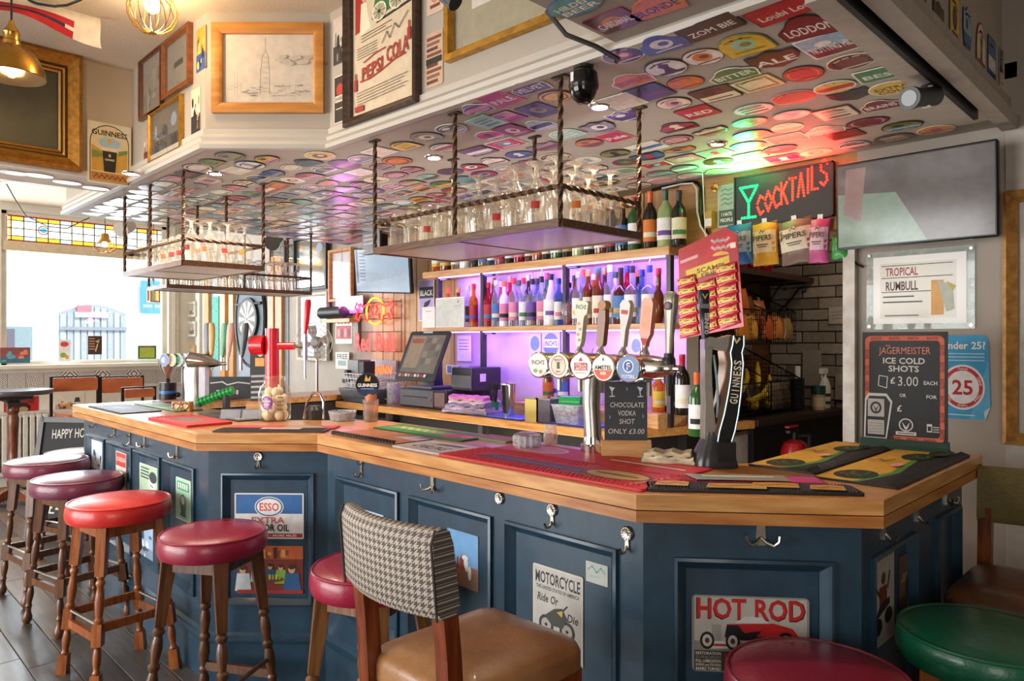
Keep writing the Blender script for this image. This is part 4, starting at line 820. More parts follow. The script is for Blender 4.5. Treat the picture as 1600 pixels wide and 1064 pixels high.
# flag pinned along the ceiling over the gilt frame
def flag(g):
    n, m_ = 22, 9; cols = {}
    for i in range(n):
        for j in range(m_):
            def P(u, v):
                sag = .10 * math.sin(PI * min(1, u)) ; return (-3.50 + .05 * math.sin(u * 9 + v * 3) * v + .05 * v, .16 + u * .78, ZC - .006 - v * (.125 + .02 * math.sin(u * 7)) - .01 * sag)
            u0, u1, v0, v1 = i / n, (i + 1) / n, j / m_, (j + 1) / m_
            c = 'b81f2e' if (v0 > .42 and v0 < .62 and u0 < .86) or (v0 > .75 and u0 < .83) else '23263f' if (.62 <= v0 < .7 and .3 < u0 < .8) else 'e6e0d8'
            g.add([P(u0, v0), P(u1, v0), P(u1, v1), P(u0, v1)], [(0, 1, 2, 3)], mat(c, .8))
g = G(); flag(g); o = g.build('hanging_flag', None, True, 70, 'white flag with red and navy stripes pinned along the ceiling above the gilt frame', 'flag')
# ---------------------------------------------------------------- lamps, cameras and sensors
BULB = glow('ffc27a', 28)
def cable(label, pts, r=.004, m=BLACK, name='cable'): g = G(); g.tube(pts, r, m, 6); return g.build(name, None, True, 60, label, 'cable')
x, y = sx(18, 2.75); zb = 2.515
t = thing('pendant_lamp', 'brass pendant lamp with a domed shade in front of the gilt frame', 'lamp', T(x, y, zb))
BR2 = mat('a8823c', .22, 1, .1)
part('shade', t, lambda g: g.lathe([(.112, 0), (.114, .003), (.110, .03), (.095, .07), (.065, .105), (.03, .122), (.03, .119), (.064, .102), (.093, .067), (.107, .028), (.110, .004)], BR2, 36))
part('lamp_holder', t, lambda g: g.lathe([(0, .12), (.03, .12), (.031, .135), (.027, .14), (.027, .165), (.029, .168), (.02, .185), (.012, .2), (.008, .215), (0, .217)], BRASS, 20))
part('bulb', t, lambda g: g.sphere((0, 0, .03), .032, BULB, 14, 8)); part('flex', t, lambda g: g.cyl((0, 0, .21), (0, 0, ZC - zb), .004, BLACK))
lamp('POINT', 'pendant_light', (x, y, zb - .03), 8, (1, .72, .4), radius=.04)
x, y = sx(238, 2.87); zb = 2.735
t = thing('pendant_lamp', 'pear shaped brass wire cage pendant lamp at the top edge', 'lamp', T(x, y, zb))
for k in range(14): part('cage_wire', t, lambda g: g.tube([(r * math.cos(k * PI / 7), r * math.sin(k * PI / 7), z) for r, z in ((.008, 0), (.04, .006), (.072, .03), (.09, .065), (.092, .1), (.075, .14), (.045, .165), (.025, .175))], .0022, BRASS, 5))
part('cage_cap', t, lambda g: (g.lathe([(0, -.004), (.012, -.002), (.012, .004), (0, .006)], BRASS, 12), g.lathe([(0, .17), (.03, .17), (.028, .186), (0, .19)], BRASS, 12)))
part('bulb', t, lambda g: g.sphere((0, 0, .11), .03, BULB, 14, 8))
lamp('POINT', 'pendant_light', (x, y, zb + .03), 6, (1, .74, .42), radius=.04)
x, y = sx(164, 6.4); zb = at_d(164, 392, 6.4).z
t = thing('pendant_lamp', 'far brass wire pendant lamp hanging in front of the stained glass', 'lamp', T(x, y, zb))
part('shade', t, lambda g: g.lathe([(.012, .17), (.03, .165), (.035, .12), (.055, .09), (.05, .088), (.03, .118), (.025, .16)], BRASS, 16)); part('bulb', t, lambda g: g.sphere((0, 0, .07), .028, glow('ffd08a', 10), 10, 6))
for k in range(10): part('cage_wire', t, lambda g: g.tube([(r * math.cos(k * PI / 5), r * math.sin(k * PI / 5), z) for r, z in ((.05, .09), (.085, .07), (.09, .03), (.05, .004), (.006, 0))], .003, BRASS, 5))
part('flex', t, lambda g: g.cyl((0, 0, .165), (0, 0, ZC - zb), .003, BLACK))
p = at_z(240, 470, 1.5) if 0 else at_d(240, 459, 6.9)
t = thing('hanging_lantern', 'orange lantern hanging before the window near the blue board', 'lantern', T(p.x, p.y, p.z - .07)); OR = mat('c9753a', .4, .2)
part('lantern_body', t, lambda g: (g.box(-.045, -.045, 0, .045, .045, .012, OR), g.box(-.045, -.045, .115, .045, .045, .13, OR), [g.box(a - .006, b - .006, 0, a + .006, b + .006, .125, OR) for a in (-.04, .04) for b in (-.04, .04)]), False)
part('lantern_glass', t, lambda g: g.box(-.034, -.034, .012, .034, .034, .115, glass('ffd9a0', .2)), False); part('lantern_ring', t, lambda g: g.tube([(.02 * math.cos(k), 0, .15 + .02 * math.sin(k)) for k in [i * PI / 5 for i in range(10)]], .004, OR, 5, True)); part('flex', t, lambda g: g.cyl((0, 0, .165), (0, 0, ZC - p.z + .07), .003, BLACK))
DLN = ['brightest recessed spotlight behind the dome camera', 'recessed spotlight over the tall pint glasses', 'recessed spotlight near the green glow, unlit chrome', 'recessed spotlight above the left hanging rack', 'recessed spotlight at the far left of the soffit']
for i, p in enumerate(DL):
    t = thing('spotlight', DLN[i], 'spotlight', T(p.x, p.y, ZS), 'recessed spotlights in the soffit')
    part('bezel', t, lambda g: g.lathe([(.028, -.001), (.028, -.008), (.036, -.009), (.042, -.004), (.043, 0)], CHROME, 20)); part('lens', t, lambda g: g.lathe([(0, -.005), (.028, -.005), (.028, -.001), (0, -.001)], glow('fff0d8', 0.6 if i == 2 else 30), 16))
    if i != 2: lamp('SPOT', 'spotlight_beam', (p.x, p.y, ZS - .02), 34, (1, .86, .68), (0, 0, -1), spot=rad(120), blend=.8, radius=.03)
p = at_z(912, 100, ZS)
t = thing('dome_camera', 'black dome security camera hanging from the soffit by the cornice', 'camera', T(p.x, p.y, ZS)); PB_ = mat('141416', .22)
part('ceiling_bracket', t, lambda g: g.lathe([(0, 0), (.03, 0), (.03, -.012), (.018, -.02), (0, -.021)], DARKSTEEL, 16))
part('camera_body', t, lambda g: g.lathe([(0, -.015), (.032, -.016), (.042, -.026), (.045, -.055), (.046, -.062), (.0455, -.064), (.044, -.075), (.0, -.076)], PB_, 24)); part('dome', t, lambda g: g.lathe([(0, -.118), (.018, -.115), (.034, -.098), (.042, -.078), (.043, -.07), (0, -.07)], mat('0a0a0c', .08), 24)); part('rating_plate', t, lambda g: g.add([(.0462 * math.cos(a), .0462 * math.sin(a), z) for z in (-.058, -.03) for a in (-1.9, -1.75, -1.6)], [(0, 1, 4, 3), (1, 2, 5, 4)], mat('d9d9d6')), False)
p = at_z(1455, 122, ZS)
t = thing('bullet_camera', 'dark grey bullet security camera under the right of the soffit', 'camera', T(p.x, p.y, ZS)); q = at_d(1398, 158, p.xy.length * .98 if 0 else 2.16); v = Vector((q.x - p.x, q.y - p.y, q.z - ZS)); GC = mat('3a3c3f', .4)
part('ceiling_bracket', t, lambda g: (g.lathe([(0, 0), (.03, 0), (.03, -.02), (0, -.022)], GC, 16), g.tube([(0, 0, -.02), (0, 0, -.05), (v.x * .3, v.y * .3, -.06)], .012, GC, 8)))
dn = Vector((v.x, v.y, -.045)).normalized(); c0 = Vector((0, 0, -.055)) - dn * .02
part('camera_body', t, lambda g: (g.cyl(c0, c0 + dn * .13, .03, GC, n=20), g.cyl(c0 + dn * .13, c0 + dn * .15, .034, GC, n=20))); part('lens', t, lambda g: g.cyl(c0 + dn * .15, c0 + dn * .152, .024, mat('08080a', .08), n=16)); part('rating_plate', t, lambda g: g.box(c0.x + dn.x * .05 - .012, c0.y + dn.y * .05 - .012, c0.z + dn.z * .05 - .0315, c0.x + dn.x * .05 + .012, c0.y + dn.y * .05 + .012, c0.z + dn.z * .05 - .03, WHITE), False)
for px, py, Y, lab in ((430, 372, 5.9, 'black speaker on a bracket under the soffit, beyond the left rack'), (197, 352, 6.2, 'grey projector-like spot lamp under the soffit by the stained glass')):
    p = at_d(px, py, Y); t = thing('ceiling_speaker', lab, 'speaker', T(p.x, p.y, p.z)); c = DARKSTEEL if px > 300 else mat('b9b0a4', .5)
    part('bracket', t, lambda g: g.cyl((0, 0, .03), (0, 0, ZS - p.z), .012, BLACK)); part('speaker_body', t, lambda g: g.cyl((-.05, .05, .02), (.06, -.06, -.04), .05, c, .065, 16))
p = at_z(948, 62, ZS + .02)
cable('black cable drooping from the low beam down to the dome camera', [(p.x - .14, p.y - .10, ZS + .12), (p.x - .10, p.y - .06, ZS + .05), (p.x - .03, p.y - .01, ZS + .01), (p.x + .02, p.y + .03, ZS - .03), (p.x - .01, p.y + .06, ZS - .02)], .007)
cable('black lamp cable looping across the ceiling at the top left', [at_z(px, py, ZC - .012 if k in (0, 5) else ZC - .03) for k, (px, py) in enumerate(((40, -3), (60, 4), (85, 8), (105, 6), (125, -2), (135, -8)))], .005)
cable('black cable along the top of the window ending near the left rack', [at_d(px, py, 6.3) for px, py in ((10, 285), (25, 312), (40, 335), (75, 352), (105, 355), (125, 345), (140, 338))], .005)
g = G(); p = at_d(712, 2, 1.75); g.cyl((p.x, p.y, p.z), (p.x - .05, p.y - .02, p.z + .05), .022, BLACK, n=14); g.build('black_spot_lamp', None, True, 40, 'tip of a black lamp at the top edge in front of the watercolour', 'lamp')
# ================================================================ back bar: counters, shelves, bottles, till
YF = 2.83; ZB = 1.05
bc = thing('back_counter', 'oak back counter running below the purple lit shelves', 'counter')
bev(part('counter_top', bc, lambda g: g.prism([(-4.69, YF), (-2.14, YF), (-1.874, 3.81), (-2.34, 3.81), (-2.34, 3.51), (-2.04, 3.51), (-2.04, YB - .02), (-4.69, YB - .02)], ZB - .045, ZB, wood('b5783a', 'd39c58', 'x', .35, 5, .2)), False), .004)
part('base_cabinet', bc, lambda g: g.prism([(-4.69, YF + .12), (-2.2, YF + .12), (-2.0, 3.75), (-2.34, 3.75), (-2.34, 3.51), (-2.04, 3.51), (-2.04, YB - .02), (-4.69, YB - .02)], 0, ZB - .05, mat('17130f', .6)), False)
for px in (607, 752): x = at_y(px, 680, YF + .06).x; part('leg', bc, lambda g: g.box(x - .02, YF + .05, 0, x + .02, YF + .08, ZB - .045, STEEL), False)
dk = thing('dark_cabinet', 'black cabinet carrying the wire baskets in the recess', 'cabinet')
part('cabinet_body', dk, lambda g: g.prism([(-1.90, 3.84), (-1.80, 4.93), (-2.34, 4.93), (-2.34, 3.84)], 0, ZB - .036, mat('0e0c0b', .5)), False)
part('cabinet_top', dk, lambda g: g.prism([(-1.86, 3.82), (-1.76, 4.95), (-2.345, 4.95), (-2.345, 3.82)], ZB - .035, ZB, mat('2a1a10', .5)), False)
fr = thing('glass_fridge', 'under-counter fridge with a pale lit glass door below the mugs', 'fridge', T(-4.35, YF + .10, 0))
part('fridge_body', fr, lambda g: g.box(-.30, 0.01, .05, .30, .02, .98, BLACK), False); part('door_frame', fr, lambda g: [g.box(*b, STEEL) for b in ((-.3, -.02, .05, -.27, .01, .95), (.27, -.02, .05, .3, .01, .95), (-.3, -.02, .92, .3, .01, .95))], False); part('door_glass', fr, lambda g: g.box(-.27, -.008, .05, .27, -.002, .92, mat('a9c4cf', .1)), False)
part('poster', fr, lambda g: (g.box(.03, -.014, .55, .26, -.009, .88, mat('d9d4d2')), g.box(.06, -.017, .60, .23, -.014, .72, mat('b83a4a'))), False)
# shelf unit
SX0, SX1, YS = at_y(660, 430, 3.15).x, -2.035, 3.15
sh = thing('bar_shelves', 'wooden bottle shelves lit purple on the back wall', 'shelf')
SW = wood('c08a55', 'dcae78', 'x', .4, 5, .1)
for z, th, nm in ((1.985, .045, 'top_shelf'), (1.59, .03, 'middle_shelf')): bev(part('shelf_board', sh, lambda g: g.box(SX0, YS, z - th, SX1 + .02, YB - .02, z, SW), False), .003)
UPX = [at_y(px, 470, YS).x + .0 for px in (680, 749, 878, 1041)]
for x in UPX: part('upright', sh, lambda g: g.box(x - .012, YS + .02, ZB, x + .012, YS + .055, 1.945, mat('4a444c', .4, .6)), False)
part('riser_shelf', sh, lambda g: g.bbox(at_y(800, 640, 3.08).x, 3.08, ZB, SX1, YB - .02, ZB + .075, SW, .003), False)
PUR = glow('a06bff', 9)
part('back_board', sh, lambda g: g.box(UPX[0], YB - .03, ZB, SX1, YB - .02, 1.945, mat('cdbcc8', .7, 0, .2, 3)), False)
for z, name in ((1.94, 'top'), (1.56, 'middle')):
    for a, b in zip(UPX, UPX[1:]):
        part('led_strip', sh, lambda g: g.box(a + .02, YS + .012, z - .008, b - .02, YS + .022, z - .001, PUR), False)
        lamp('AREA', 'shelf_led_light', ((a + b) / 2, YS + .03, z - .012), (b - a) * 5.2, (.34, .14, 1), (0, .55, -1), b - a - .04, .02)
        part('led_bracket', sh, lambda g: g.box(a + .02, YS + .025, z - .02, a + .09, YS + .06, z, BLACK), False)
GLS = {'clear': glass('e9eef2', .10, .03, .45), 'green': mat('2f5a2c', .08, 0, .1, 9, 0, .5), 'amber': mat('6e2f12', .1, 0, .25, 9, 0, .5), 'dark': mat('15130f', .08, 0, .1, 9, 0, .5), 'red': glass('e0586a', .35, .04, .5, 'c8283c'), 'pink': glass('f0b0c0', .3, .04, .5, 'e0869c'), 'orange': glass('f0a868', .4, .04, .5, 'e0823a'), 'white': mat('e9e6e6', .2, 0, .03, 9, 0, .4), 'blue': glass('a8c0ea', .25, .04, .5, '5a7ac0'), 'pale green': mat('9fae7a', .12, 0, .1, 9, 0, .4), 'brown': mat('4a1d0d', .1, 0, .2, 9, 0, .5)}
CAPC = {'red': 'b01f2a', 'black': '141416', 'green': '1f5a3a', 'gold': 'b98f3f', 'white': 'e6e4e0', 'blue': '27408a', 'orange': 'e0662f', 'silver': 'b9bcc2'}
LABC = {'cream': 'e6dcc0', 'white': 'eceaea', 'red': 'b5303a', 'black': '1b1a1d', 'blue': '4a78b5', 'pink': 'd985a0', 'orange': 'd9752f', 'green': '4a7a4a', 'yellow': 'e3bf4a', 'gold': 'b99a5a', 'purple': '6a4a9a'}
def bottle(label, M, gl, lab, cap, h=.30, r=.037, st='spirit', pour=False, liquid=None, group=None):
    t = thing('bottle', label, 'bottle', M, group); m = GLS[gl]
    pr = {'spirit': [(0, 0), (r * .93, 0), (r, .008), (r, .58), (r * .9, .65), (r * .45, .73), (.0135, .78), (.013, .90)], 'wine': [(0, 0), (r * .93, 0), (r, .008), (r, .6), (r * .85, .68), (r * .45, .76), (.0135, .82), (.0135, .92)],
          'round': [(0, 0), (r * .6, 0), (r * .8, .03), (r * 1.12, .22), (r * 1.15, .38), (r * .9, .52), (r * .4, .62), (.014, .7), (.013, .9)], 'bell': [(0, 0), (r * 1.05, 0), (r * 1.1, .02), (r * 1.05, .3), (r * .85, .5), (r * .5, .68), (.014, .8), (.013, .9)], 'square': [(0, 0), (r * 1.1, 0), (r * 1.15, .015), (r * 1.15, .56), (r * .9, .62), (.016, .68), (.015, .9)]}[st]
    n = 14
    part('bottle_body', t, lambda g: g.lathe([(a, z * h) for a, z in pr] + [(0, pr[-1][1] * h)], m, n))
    if liquid: part('liquid', t, lambda g: g.lathe([(0, .006), (r * .9, .007), (r * .92, .5 * h), (0, .5 * h)], GLS[liquid], 12))
    if lab:
        z0, z1 = (.12, .50) if st != 'round' else (.15, .40); rr = r * (1.02 if st not in ('round', 'square', 'bell') else 1.17)
        part('paper_label', t, lambda g: (g.add([(rr * math.cos(a), rr * math.sin(a), z) for z in (z0 * h, z1 * h) for a in [-.75 - 1.5 + k * 3 / 8 for k in range(9)]], [(i, i + 1, i + 10, i + 9) for i in range(8)], mat(LABC[lab], .6)),
            g.add([((rr + .0006) * math.cos(a), (rr + .0006) * math.sin(a), z) for z in ((z0 + .2 * (z1 - z0)) * h, (z0 + .42 * (z1 - z0)) * h) for a in [-.75 - 1.1 + k * 2.2 / 6 for k in range(7)]], [(i, i + 1, i + 8, i + 7) for i in range(6)], mat(LABC[RND.choice([k for k in LABC if k != lab])], .6))), True)
    part('cap', t, lambda g: g.lathe([(0, .88 * h), (.0155, .88 * h), (.0155, 1.0 * h), (.0, 1.0 * h)] if st != 'wine' else [(0, .80 * h), (.0145, .80 * h), (.0145, .92 * h), (.016, .93 * h), (.015, 1.0 * h), (0, 1.0 * h)], mat(CAPC[cap], .35), 12))
    if pour: part('pourer', t, lambda g: g.tube([(0, 0, .99 * h), (0, 0, 1.06 * h), (.012, -.008, 1.14 * h)], .003, STEEL, 6))
    return t
def onshelf(px, y, z): x = at_y(px, 500, y).x; return T(x, y, z, RND.uniform(-.3, .3))
MID = [ # px, glass, label, cap, height, radius, style, pourer, liquid, extra
 (700, 'orange', 'cream', 'orange', .27, .033, 'spirit', 0, None, 'behind the white board'), (716, 'amber', 'gold', 'gold', .27, .033, 'spirit', 0, None, 'behind the white board'), (731, 'clear', 'black', 'silver', .28, .034, 'spirit', 0, None, 'right of the white board'), (740, 'orange', 'red', 'red', .29, .03, 'spirit', 0, None, 'against the second upright'),
 (763, 'red', 'red', 'red', .29, .034, 'spirit', 0, None, 'first right of the second upright'), (775, 'clear', 'blue', 'silver', .30, .03, 'spirit', 1, None, 'among red bottles'), (788, 'white', 'pink', 'orange', .29, .032, 'spirit', 0, None, 'with frosted glass'), (803, 'clear', 'pink', 'red', .305, .035, 'spirit', 0, None, 'with pink label'), (818, 'clear', 'white', 'red', .30, .03, 'spirit', 0, None, 'slim'), (832, 'clear', 'purple', 'black', .29, .035, 'spirit', 1, 'orange', 'with orange liquid'), (846, 'clear', 'pink', 'black', .30, .032, 'spirit', 1, 'red', 'with red liquid'), (861, 'white', 'white', 'black', .31, .042, 'bell', 0, None, 'bell shaped'), (873, 'blue', 'white', 'blue', .28, .03, 'spirit', 0, None, 'against the third upright'),
 (889, 'clear', None, 'black', .25, .04, 'round', 1, 'red', 'round'), (903, 'clear', 'white', 'silver', .31, .035, 'spirit', 1, None, 'behind the left tap handle'), (919, 'amber', 'cream', 'gold', .315, .034, 'spirit', 0, None, 'with cream label'), (935, 'amber', 'cream', 'green', .325, .038, 'spirit', 0, None, 'with green cap'), (953, 'clear', 'white', 'white', .33, .034, 'spirit', 0, None, 'with red roundel'), (970, 'brown', 'blue', 'black', .31, .036, 'square', 0, None, 'squat'), (988, 'clear', 'white', 'black', .315, .038, 'square', 1, None, 'with big white label'), (1003, 'blue', None, 'blue', .29, .03, 'spirit', 0, None, 'plain'), (1015, 'clear', 'white', 'blue', .31, .042, 'square', 1, None, 'broad'), (1029, 'amber', None, 'red', .29, .03, 'round', 0, None, 'with wax red top')]
def nm(gl, lab, cap, ex): return f'{gl} bottle' + (f' with {lab} label' if lab else '') + f' and {cap} top, {ex}'
for px, gl, lab, cap, h, r, st, po, lq, ex in MID: bottle(nm(gl, lab, cap, ex + ', middle shelf'), onshelf(px, 3.205, 1.59), gl, lab, cap, h, r, st, po, lq, 'bottles on the middle shelf')
k = 0
for px in (757, 770, 782, 796, 810, 825, 839, 854, 897, 911, 927, 944, 961, 979, 996):
    gl = ['clear', 'amber', 'pink', 'red', 'clear', 'dark', 'blue', 'green', 'amber', 'clear', 'orange', 'brown', 'white', 'red', 'dark'][k]; cap = ['blue', 'gold', 'white', 'gold', 'green', 'silver', 'black', 'red', 'black', 'orange', 'white', 'gold', 'green', 'blue', 'orange'][k]
    x = at_y(px, 500, 3.29).x; bottle(f'{gl} bottle with {cap} top in the back row of the middle shelf', T(x, 3.295, 1.59), gl, None, cap, .30 + .03 * (k % 2), .031, 'spirit', group='back row bottles on the middle shelf'); k += 1
TOPB = [(683, 'orange', 'yellow', 'gold'), (697, 'amber', 'yellow', 'black'), (713, 'clear', 'white', 'silver'), (728, 'white', 'white', 'white'), (744, 'dark', 'black', 'black'), (757, 'clear', 'blue', 'blue'), (770, 'blue', 'white', 'silver'), (783, 'pink', 'red', 'red'), (798, 'dark', 'white', 'gold'), (813, 'red', 'pink', 'black'), (829, 'brown', 'cream', 'red'), (842, 'amber', 'orange', 'gold'), (856, 'dark', 'cream', 'green'), (871, 'green', 'white', 'black'), (888, 'dark', 'gold', 'gold'), (905, 'pale green', 'cream', 'white'), (922, 'dark', 'white', 'red'), (940, 'amber', 'white', 'black'), (957, 'dark', 'red', 'silver'), (973, 'dark', 'blue', 'gold'), (991, 'green', 'white', 'red'), (1016, 'dark', 'orange', 'orange'), (1040, 'pale green', 'white', 'green'), (1061, 'dark', 'cream', 'black')]
for i, (px, gl, lab, cap) in enumerate(TOPB):
    vis = i >= 20
    bottle(nm(gl, lab, cap, 'top shelf ' + ('right of the rack' if vis else 'behind the rack')), onshelf(px, 3.20, 1.985), gl, lab, cap, (.29, .305, .30, .285)[i % 4] if vis else .285, .037 if px != 1040 else .044, 'wine' if vis else ('spirit', 'square')[i % 2], group='bottles on the top shelf')
for px, y, z, gl, lab, cap, h, r, st, po, lab2 in ((856, 3.2, ZB + .075, 'amber', 'orange', 'black', .25, .032, 'spirit', 1, 'leftmost behind badges'), (868, 3.26, ZB + .075, 'clear', 'white', 'silver', .30, .03, 'spirit', 0, 'left behind the tap badges'), (879, 3.18, ZB + .075, 'clear', 'blue', 'blue', .27, .034, 'spirit', 1, 'left behind the tap badges'), (1029, 3.2, ZB + .075, 'orange', 'yellow', 'red', .22, .036, 'spirit', 0, 'below the right tap handle'), (1066, 3.16, ZB + .075, 'dark', 'white', 'red', .305, .038, 'wine', 0, 'beside the shelf end'), (1050, 3.24, ZB + .075, 'dark', 'cream', 'gold', .29, .037, 'wine', 0, 'by the shelf end'), (925, 3.24, ZB + .075, 'clear', 'pink', 'red', .29, .034, 'spirit', 1, 'under the inner shelf'), (960, 3.26, ZB + .075, 'blue', 'white', 'silver', .3, .033, 'spirit', 0, 'under the inner shelf'), (1000, 3.26, ZB + .075, 'clear', 'green', 'green', .29, .033, 'spirit', 1, 'under the inner shelf')):
    bottle(nm(gl, lab, cap, lab2), onshelf(px, y, z), gl, lab, cap, h, r, st, po, None, 'bottles on the lower level')
bottle('green wine bottle with orange top, beside the harp tap', onshelf(1089, 3.0, ZB), 'green', 'white', 'orange', .30, .04, 'wine')
# cards and boards around the shelves
def card(label, M, w, h, art, th=.004, base='e9e4dc', tilt=0, name='notice', cat='notice', group=None): return tin(label, (M @ Matrix.Rotation(tilt, 4, 'X'), w, h), art, base, .003, name, cat, group, th)
PW = Plane((-3, YB - .034), (1, 0)); PSH = Plane((-3, 3.17), (1, 0))
M, w, h = PSH.rect(683, 727, 463, 510); card('blank white plastic board leaning on the middle shelf at its left end', M @ Matrix.Translation((0, -.005, .0)), w, h, lambda g, w, h: (g.rect(-w * .47, -h * .46, w * .47, h * .46, mat('cfd0cb', .3)), g.ell(w * .3, h * .35, .008, .012, mat('8a8a88'), 8), g.line([(w * .2, h * .2), (w * .38, h * .22)], .003, mat('8a8a88'))), .012, 'e9e8e4', -.0, 'white_board', 'board')
M, w, h = PW.rect(655, 679, 436, 500); card('purple and white poster left of the shelves with angular black lettering', M, w, h, lambda g, w, h: (g.rect(-w * .46, -h * .48, w * .46, h * .48, mat('b9a4d9')), g.rect(-w * .46, h * .05, w * .46, h * .32, INK), g.text('BLACK', 0, h * .18, h * .13, WHITE, w * .8), g.poly([(-w * .3, -h * .3), (w * .2, -h * .1), (w * .3, h * .02), (-w * .1, -h * .05)], INK), g.poly([(-w * .1, -h * .42), (w * .35, -h * .3), (w * .1, -h * .2)], INK)))
M, w, h = PW.rect(662, 682, 478, 516); card('plain white paper sheet pinned below the purple poster', M @ Matrix.Translation((0, 0, .01)), w, h, lambda g, w, h: g.rect(-w * .2, h * .3, w * .2, h * .33, mat('9a9a9a')))
M, w, h = PW.rect(715, 737, 522, 562); card('pale paper notice in the purple light above the printer', M, w, h, lambda g, w, h: [g.rect(-w * .38, h * (.3 - .12 * k), w * .3, h * (.33 - .12 * k), mat('7a7088')) for k in range(4)])
M, w, h = PW.rect(698, 733, 568, 582); card('small row of cards pinned above the printer', M, w, h, lambda g, w, h: [g.rect(w * (-.45 + .24 * k), -h * .4, w * (-.25 + .24 * k), h * .4, mat(('4a6a9a', 'b9a0c9', '3a3a5a', 'd9c9e9')[k])) for k in range(4)])
def incharm(g, w, h): g.ell(0, 0, w * .44, h * .44, mat('5a7ab5')); g.rect(-w * .4, -h * .12, w * .4, h * .2, mat('dfe3ea')); g.text("INCH'S", 0, h * .04, h * .2, mat('27352a'), w * .7)
M, w, h = PW.rect(848, 876, 516, 556); card('blue and white round cider card with dark lettering on the back wall', M, w, h, incharm, .006, 'b9c4d9')
M, w, h = PW.rect(828, 846, 520, 556); card('pale blue round topped card left of the cider card', M, w, h, lambda g, w, h: g.ell(0, .1 * h, w * .4, h * .32, mat('5f86b9')), .006, 'c3cbe0')
M, w, h = PW.rect(986, 1004, 520, 556); card('pale blue printed card right of the tap handles on the back wall', M, w, h, lambda g, w, h: g.ell(0, 0, w * .4, h * .3, mat('6f96c9')), .006, 'c3cbe0')
# till
PLA = mat('2d2c33', .35); PLG = mat('6b6c74', .35)
t = thing('cash_drawer', 'grey and black cash drawer below the till screen', 'cash drawer', T(-3.78, 3.13, ZB))
bev(part('drawer_body', t, lambda g: g.box(-.25, -.19, .005, .25, .19, .125, PLA), False)); part('drawer_front', t, lambda g: g.bbox(-.245, -.2, .012, .12, -.19, .118, PLG, .003), False); part('slot', t, lambda g: g.box(-.2, -.203, .07, .06, -.199, .076, INK), False); part('key_lock', t, lambda g: g.cyl((.09, -.2, .06), (.09, -.206, .06), .008, STEEL)); part('side_bay', t, lambda g: g.box(.13, -.198, .02, .235, -.19, .11, mat('8a6a6a')), False)
t = thing('till_screen', 'black touch screen till tilted back on its stand', 'till', T(-3.83, 3.05, ZB + .126))
part('stand', t, lambda g: (g.bbox(-.13, -.1, 0, .13, .1, .02, PLG, .004), g.loft([[(-.07, -.03, .02), (.07, -.03, .02), (.07, .05, .02), (-.07, .05, .02)], [(-.05, .0, .14), (.05, .0, .14), (.05, .05, .14), (-.05, .05, .14)]], PLA)), False)
Ms = Matrix.Translation((0, -.06, .215)) @ Matrix.Rotation(rad(66), 4, 'X')
def scrn(g):
    g.z = .019; r = random.Random(1); g.rect(-.185, -.125, .185, .15, mat('7a746e', .2)); g.rect(-.17, -.09, -.02, .14, mat('9a8a78', .25)); g.rect(-.165, .09, -.03, .125, mat('a05a48', .3))
    for i in range(3):
        for j in range(4): g.rect(.0 + i * .06, -.06 + j * .05, .05 + i * .06, -.02 + j * .05, mat(('6b6762', '8d867d', '77706a')[(i + j) % 3], .25))
    for i in range(9): g.rect(-.18 + i * .034, -.155, -.155 + i * .034, -.135, mat(('c9a0a0', 'b0484a', 'e0d8d0')[i % 3], .3))
part('screen_housing', t, lambda g: g.loft([[(x, y, -.03) for x, y in rrect(.34, .30, .02)], [(x, y, 0.005) for x, y in rrect(.43, .36, .02)], [(x, y, .018) for x, y in rrect(.43, .36, .02)]], PLA), M=Ms); part('display', t, scrn, False, M=Ms); part('card_slot', t, lambda g: g.box(-.07, .165, .018, .03, .178, .021, mat('b9bcc4')), False, M=Ms)
t = thing('receipt_printer', 'dark receipt printer right of the till screen', 'printer', T(-3.48, 3.15, ZB + .126))
bev(part('printer_body', t, lambda g: g.box(-.10, -.13, 0, .10, .13, .15, PLA), False), .008); part('front_cover', t, lambda g: g.bbox(-.095, -.135, .02, .095, -.129, .10, PLG, .002), False); part('paper_tag', t, lambda g: g.box(.1, -.06, .06, .102, -.01, .11, WHITE), False)
# mugs
MG = glass('f6f6f4', .36, .04, .6)
t0 = None
for i, px in enumerate((557, 575, 594, 611)):
    x = at_y(px, 600, 2.97).x; M = T(x, 2.97 + .02 * (i % 2), ZB, .2 * i)
    lab = ['glass tankard furthest left in front of the beer fridge', 'glass tankard behind the stout badge', 'glass tankard right of the stout badge', 'glass tankard nearest the till'][i]
    if t0 is None:
        t0 = thing('glass_tankard', lab, 'mug', M, 'glass tankards in a row beside the till')
        part('body', t0, lambda g: g.lathe([(0, 0), (.042, 0), (.046, .01), (.046, .145), (.047, .15), (.043, .15), (.042, .02), (0, .015)], MG, 18)); part('handle', t0, lambda g: g.tube([(-.045, 0, .03), (-.075, 0, .04), (-.085, 0, .08), (-.075, 0, .115), (-.045, 0, .125)], .006, MG, 8))
    else: copy_tree(t0, M, lab)
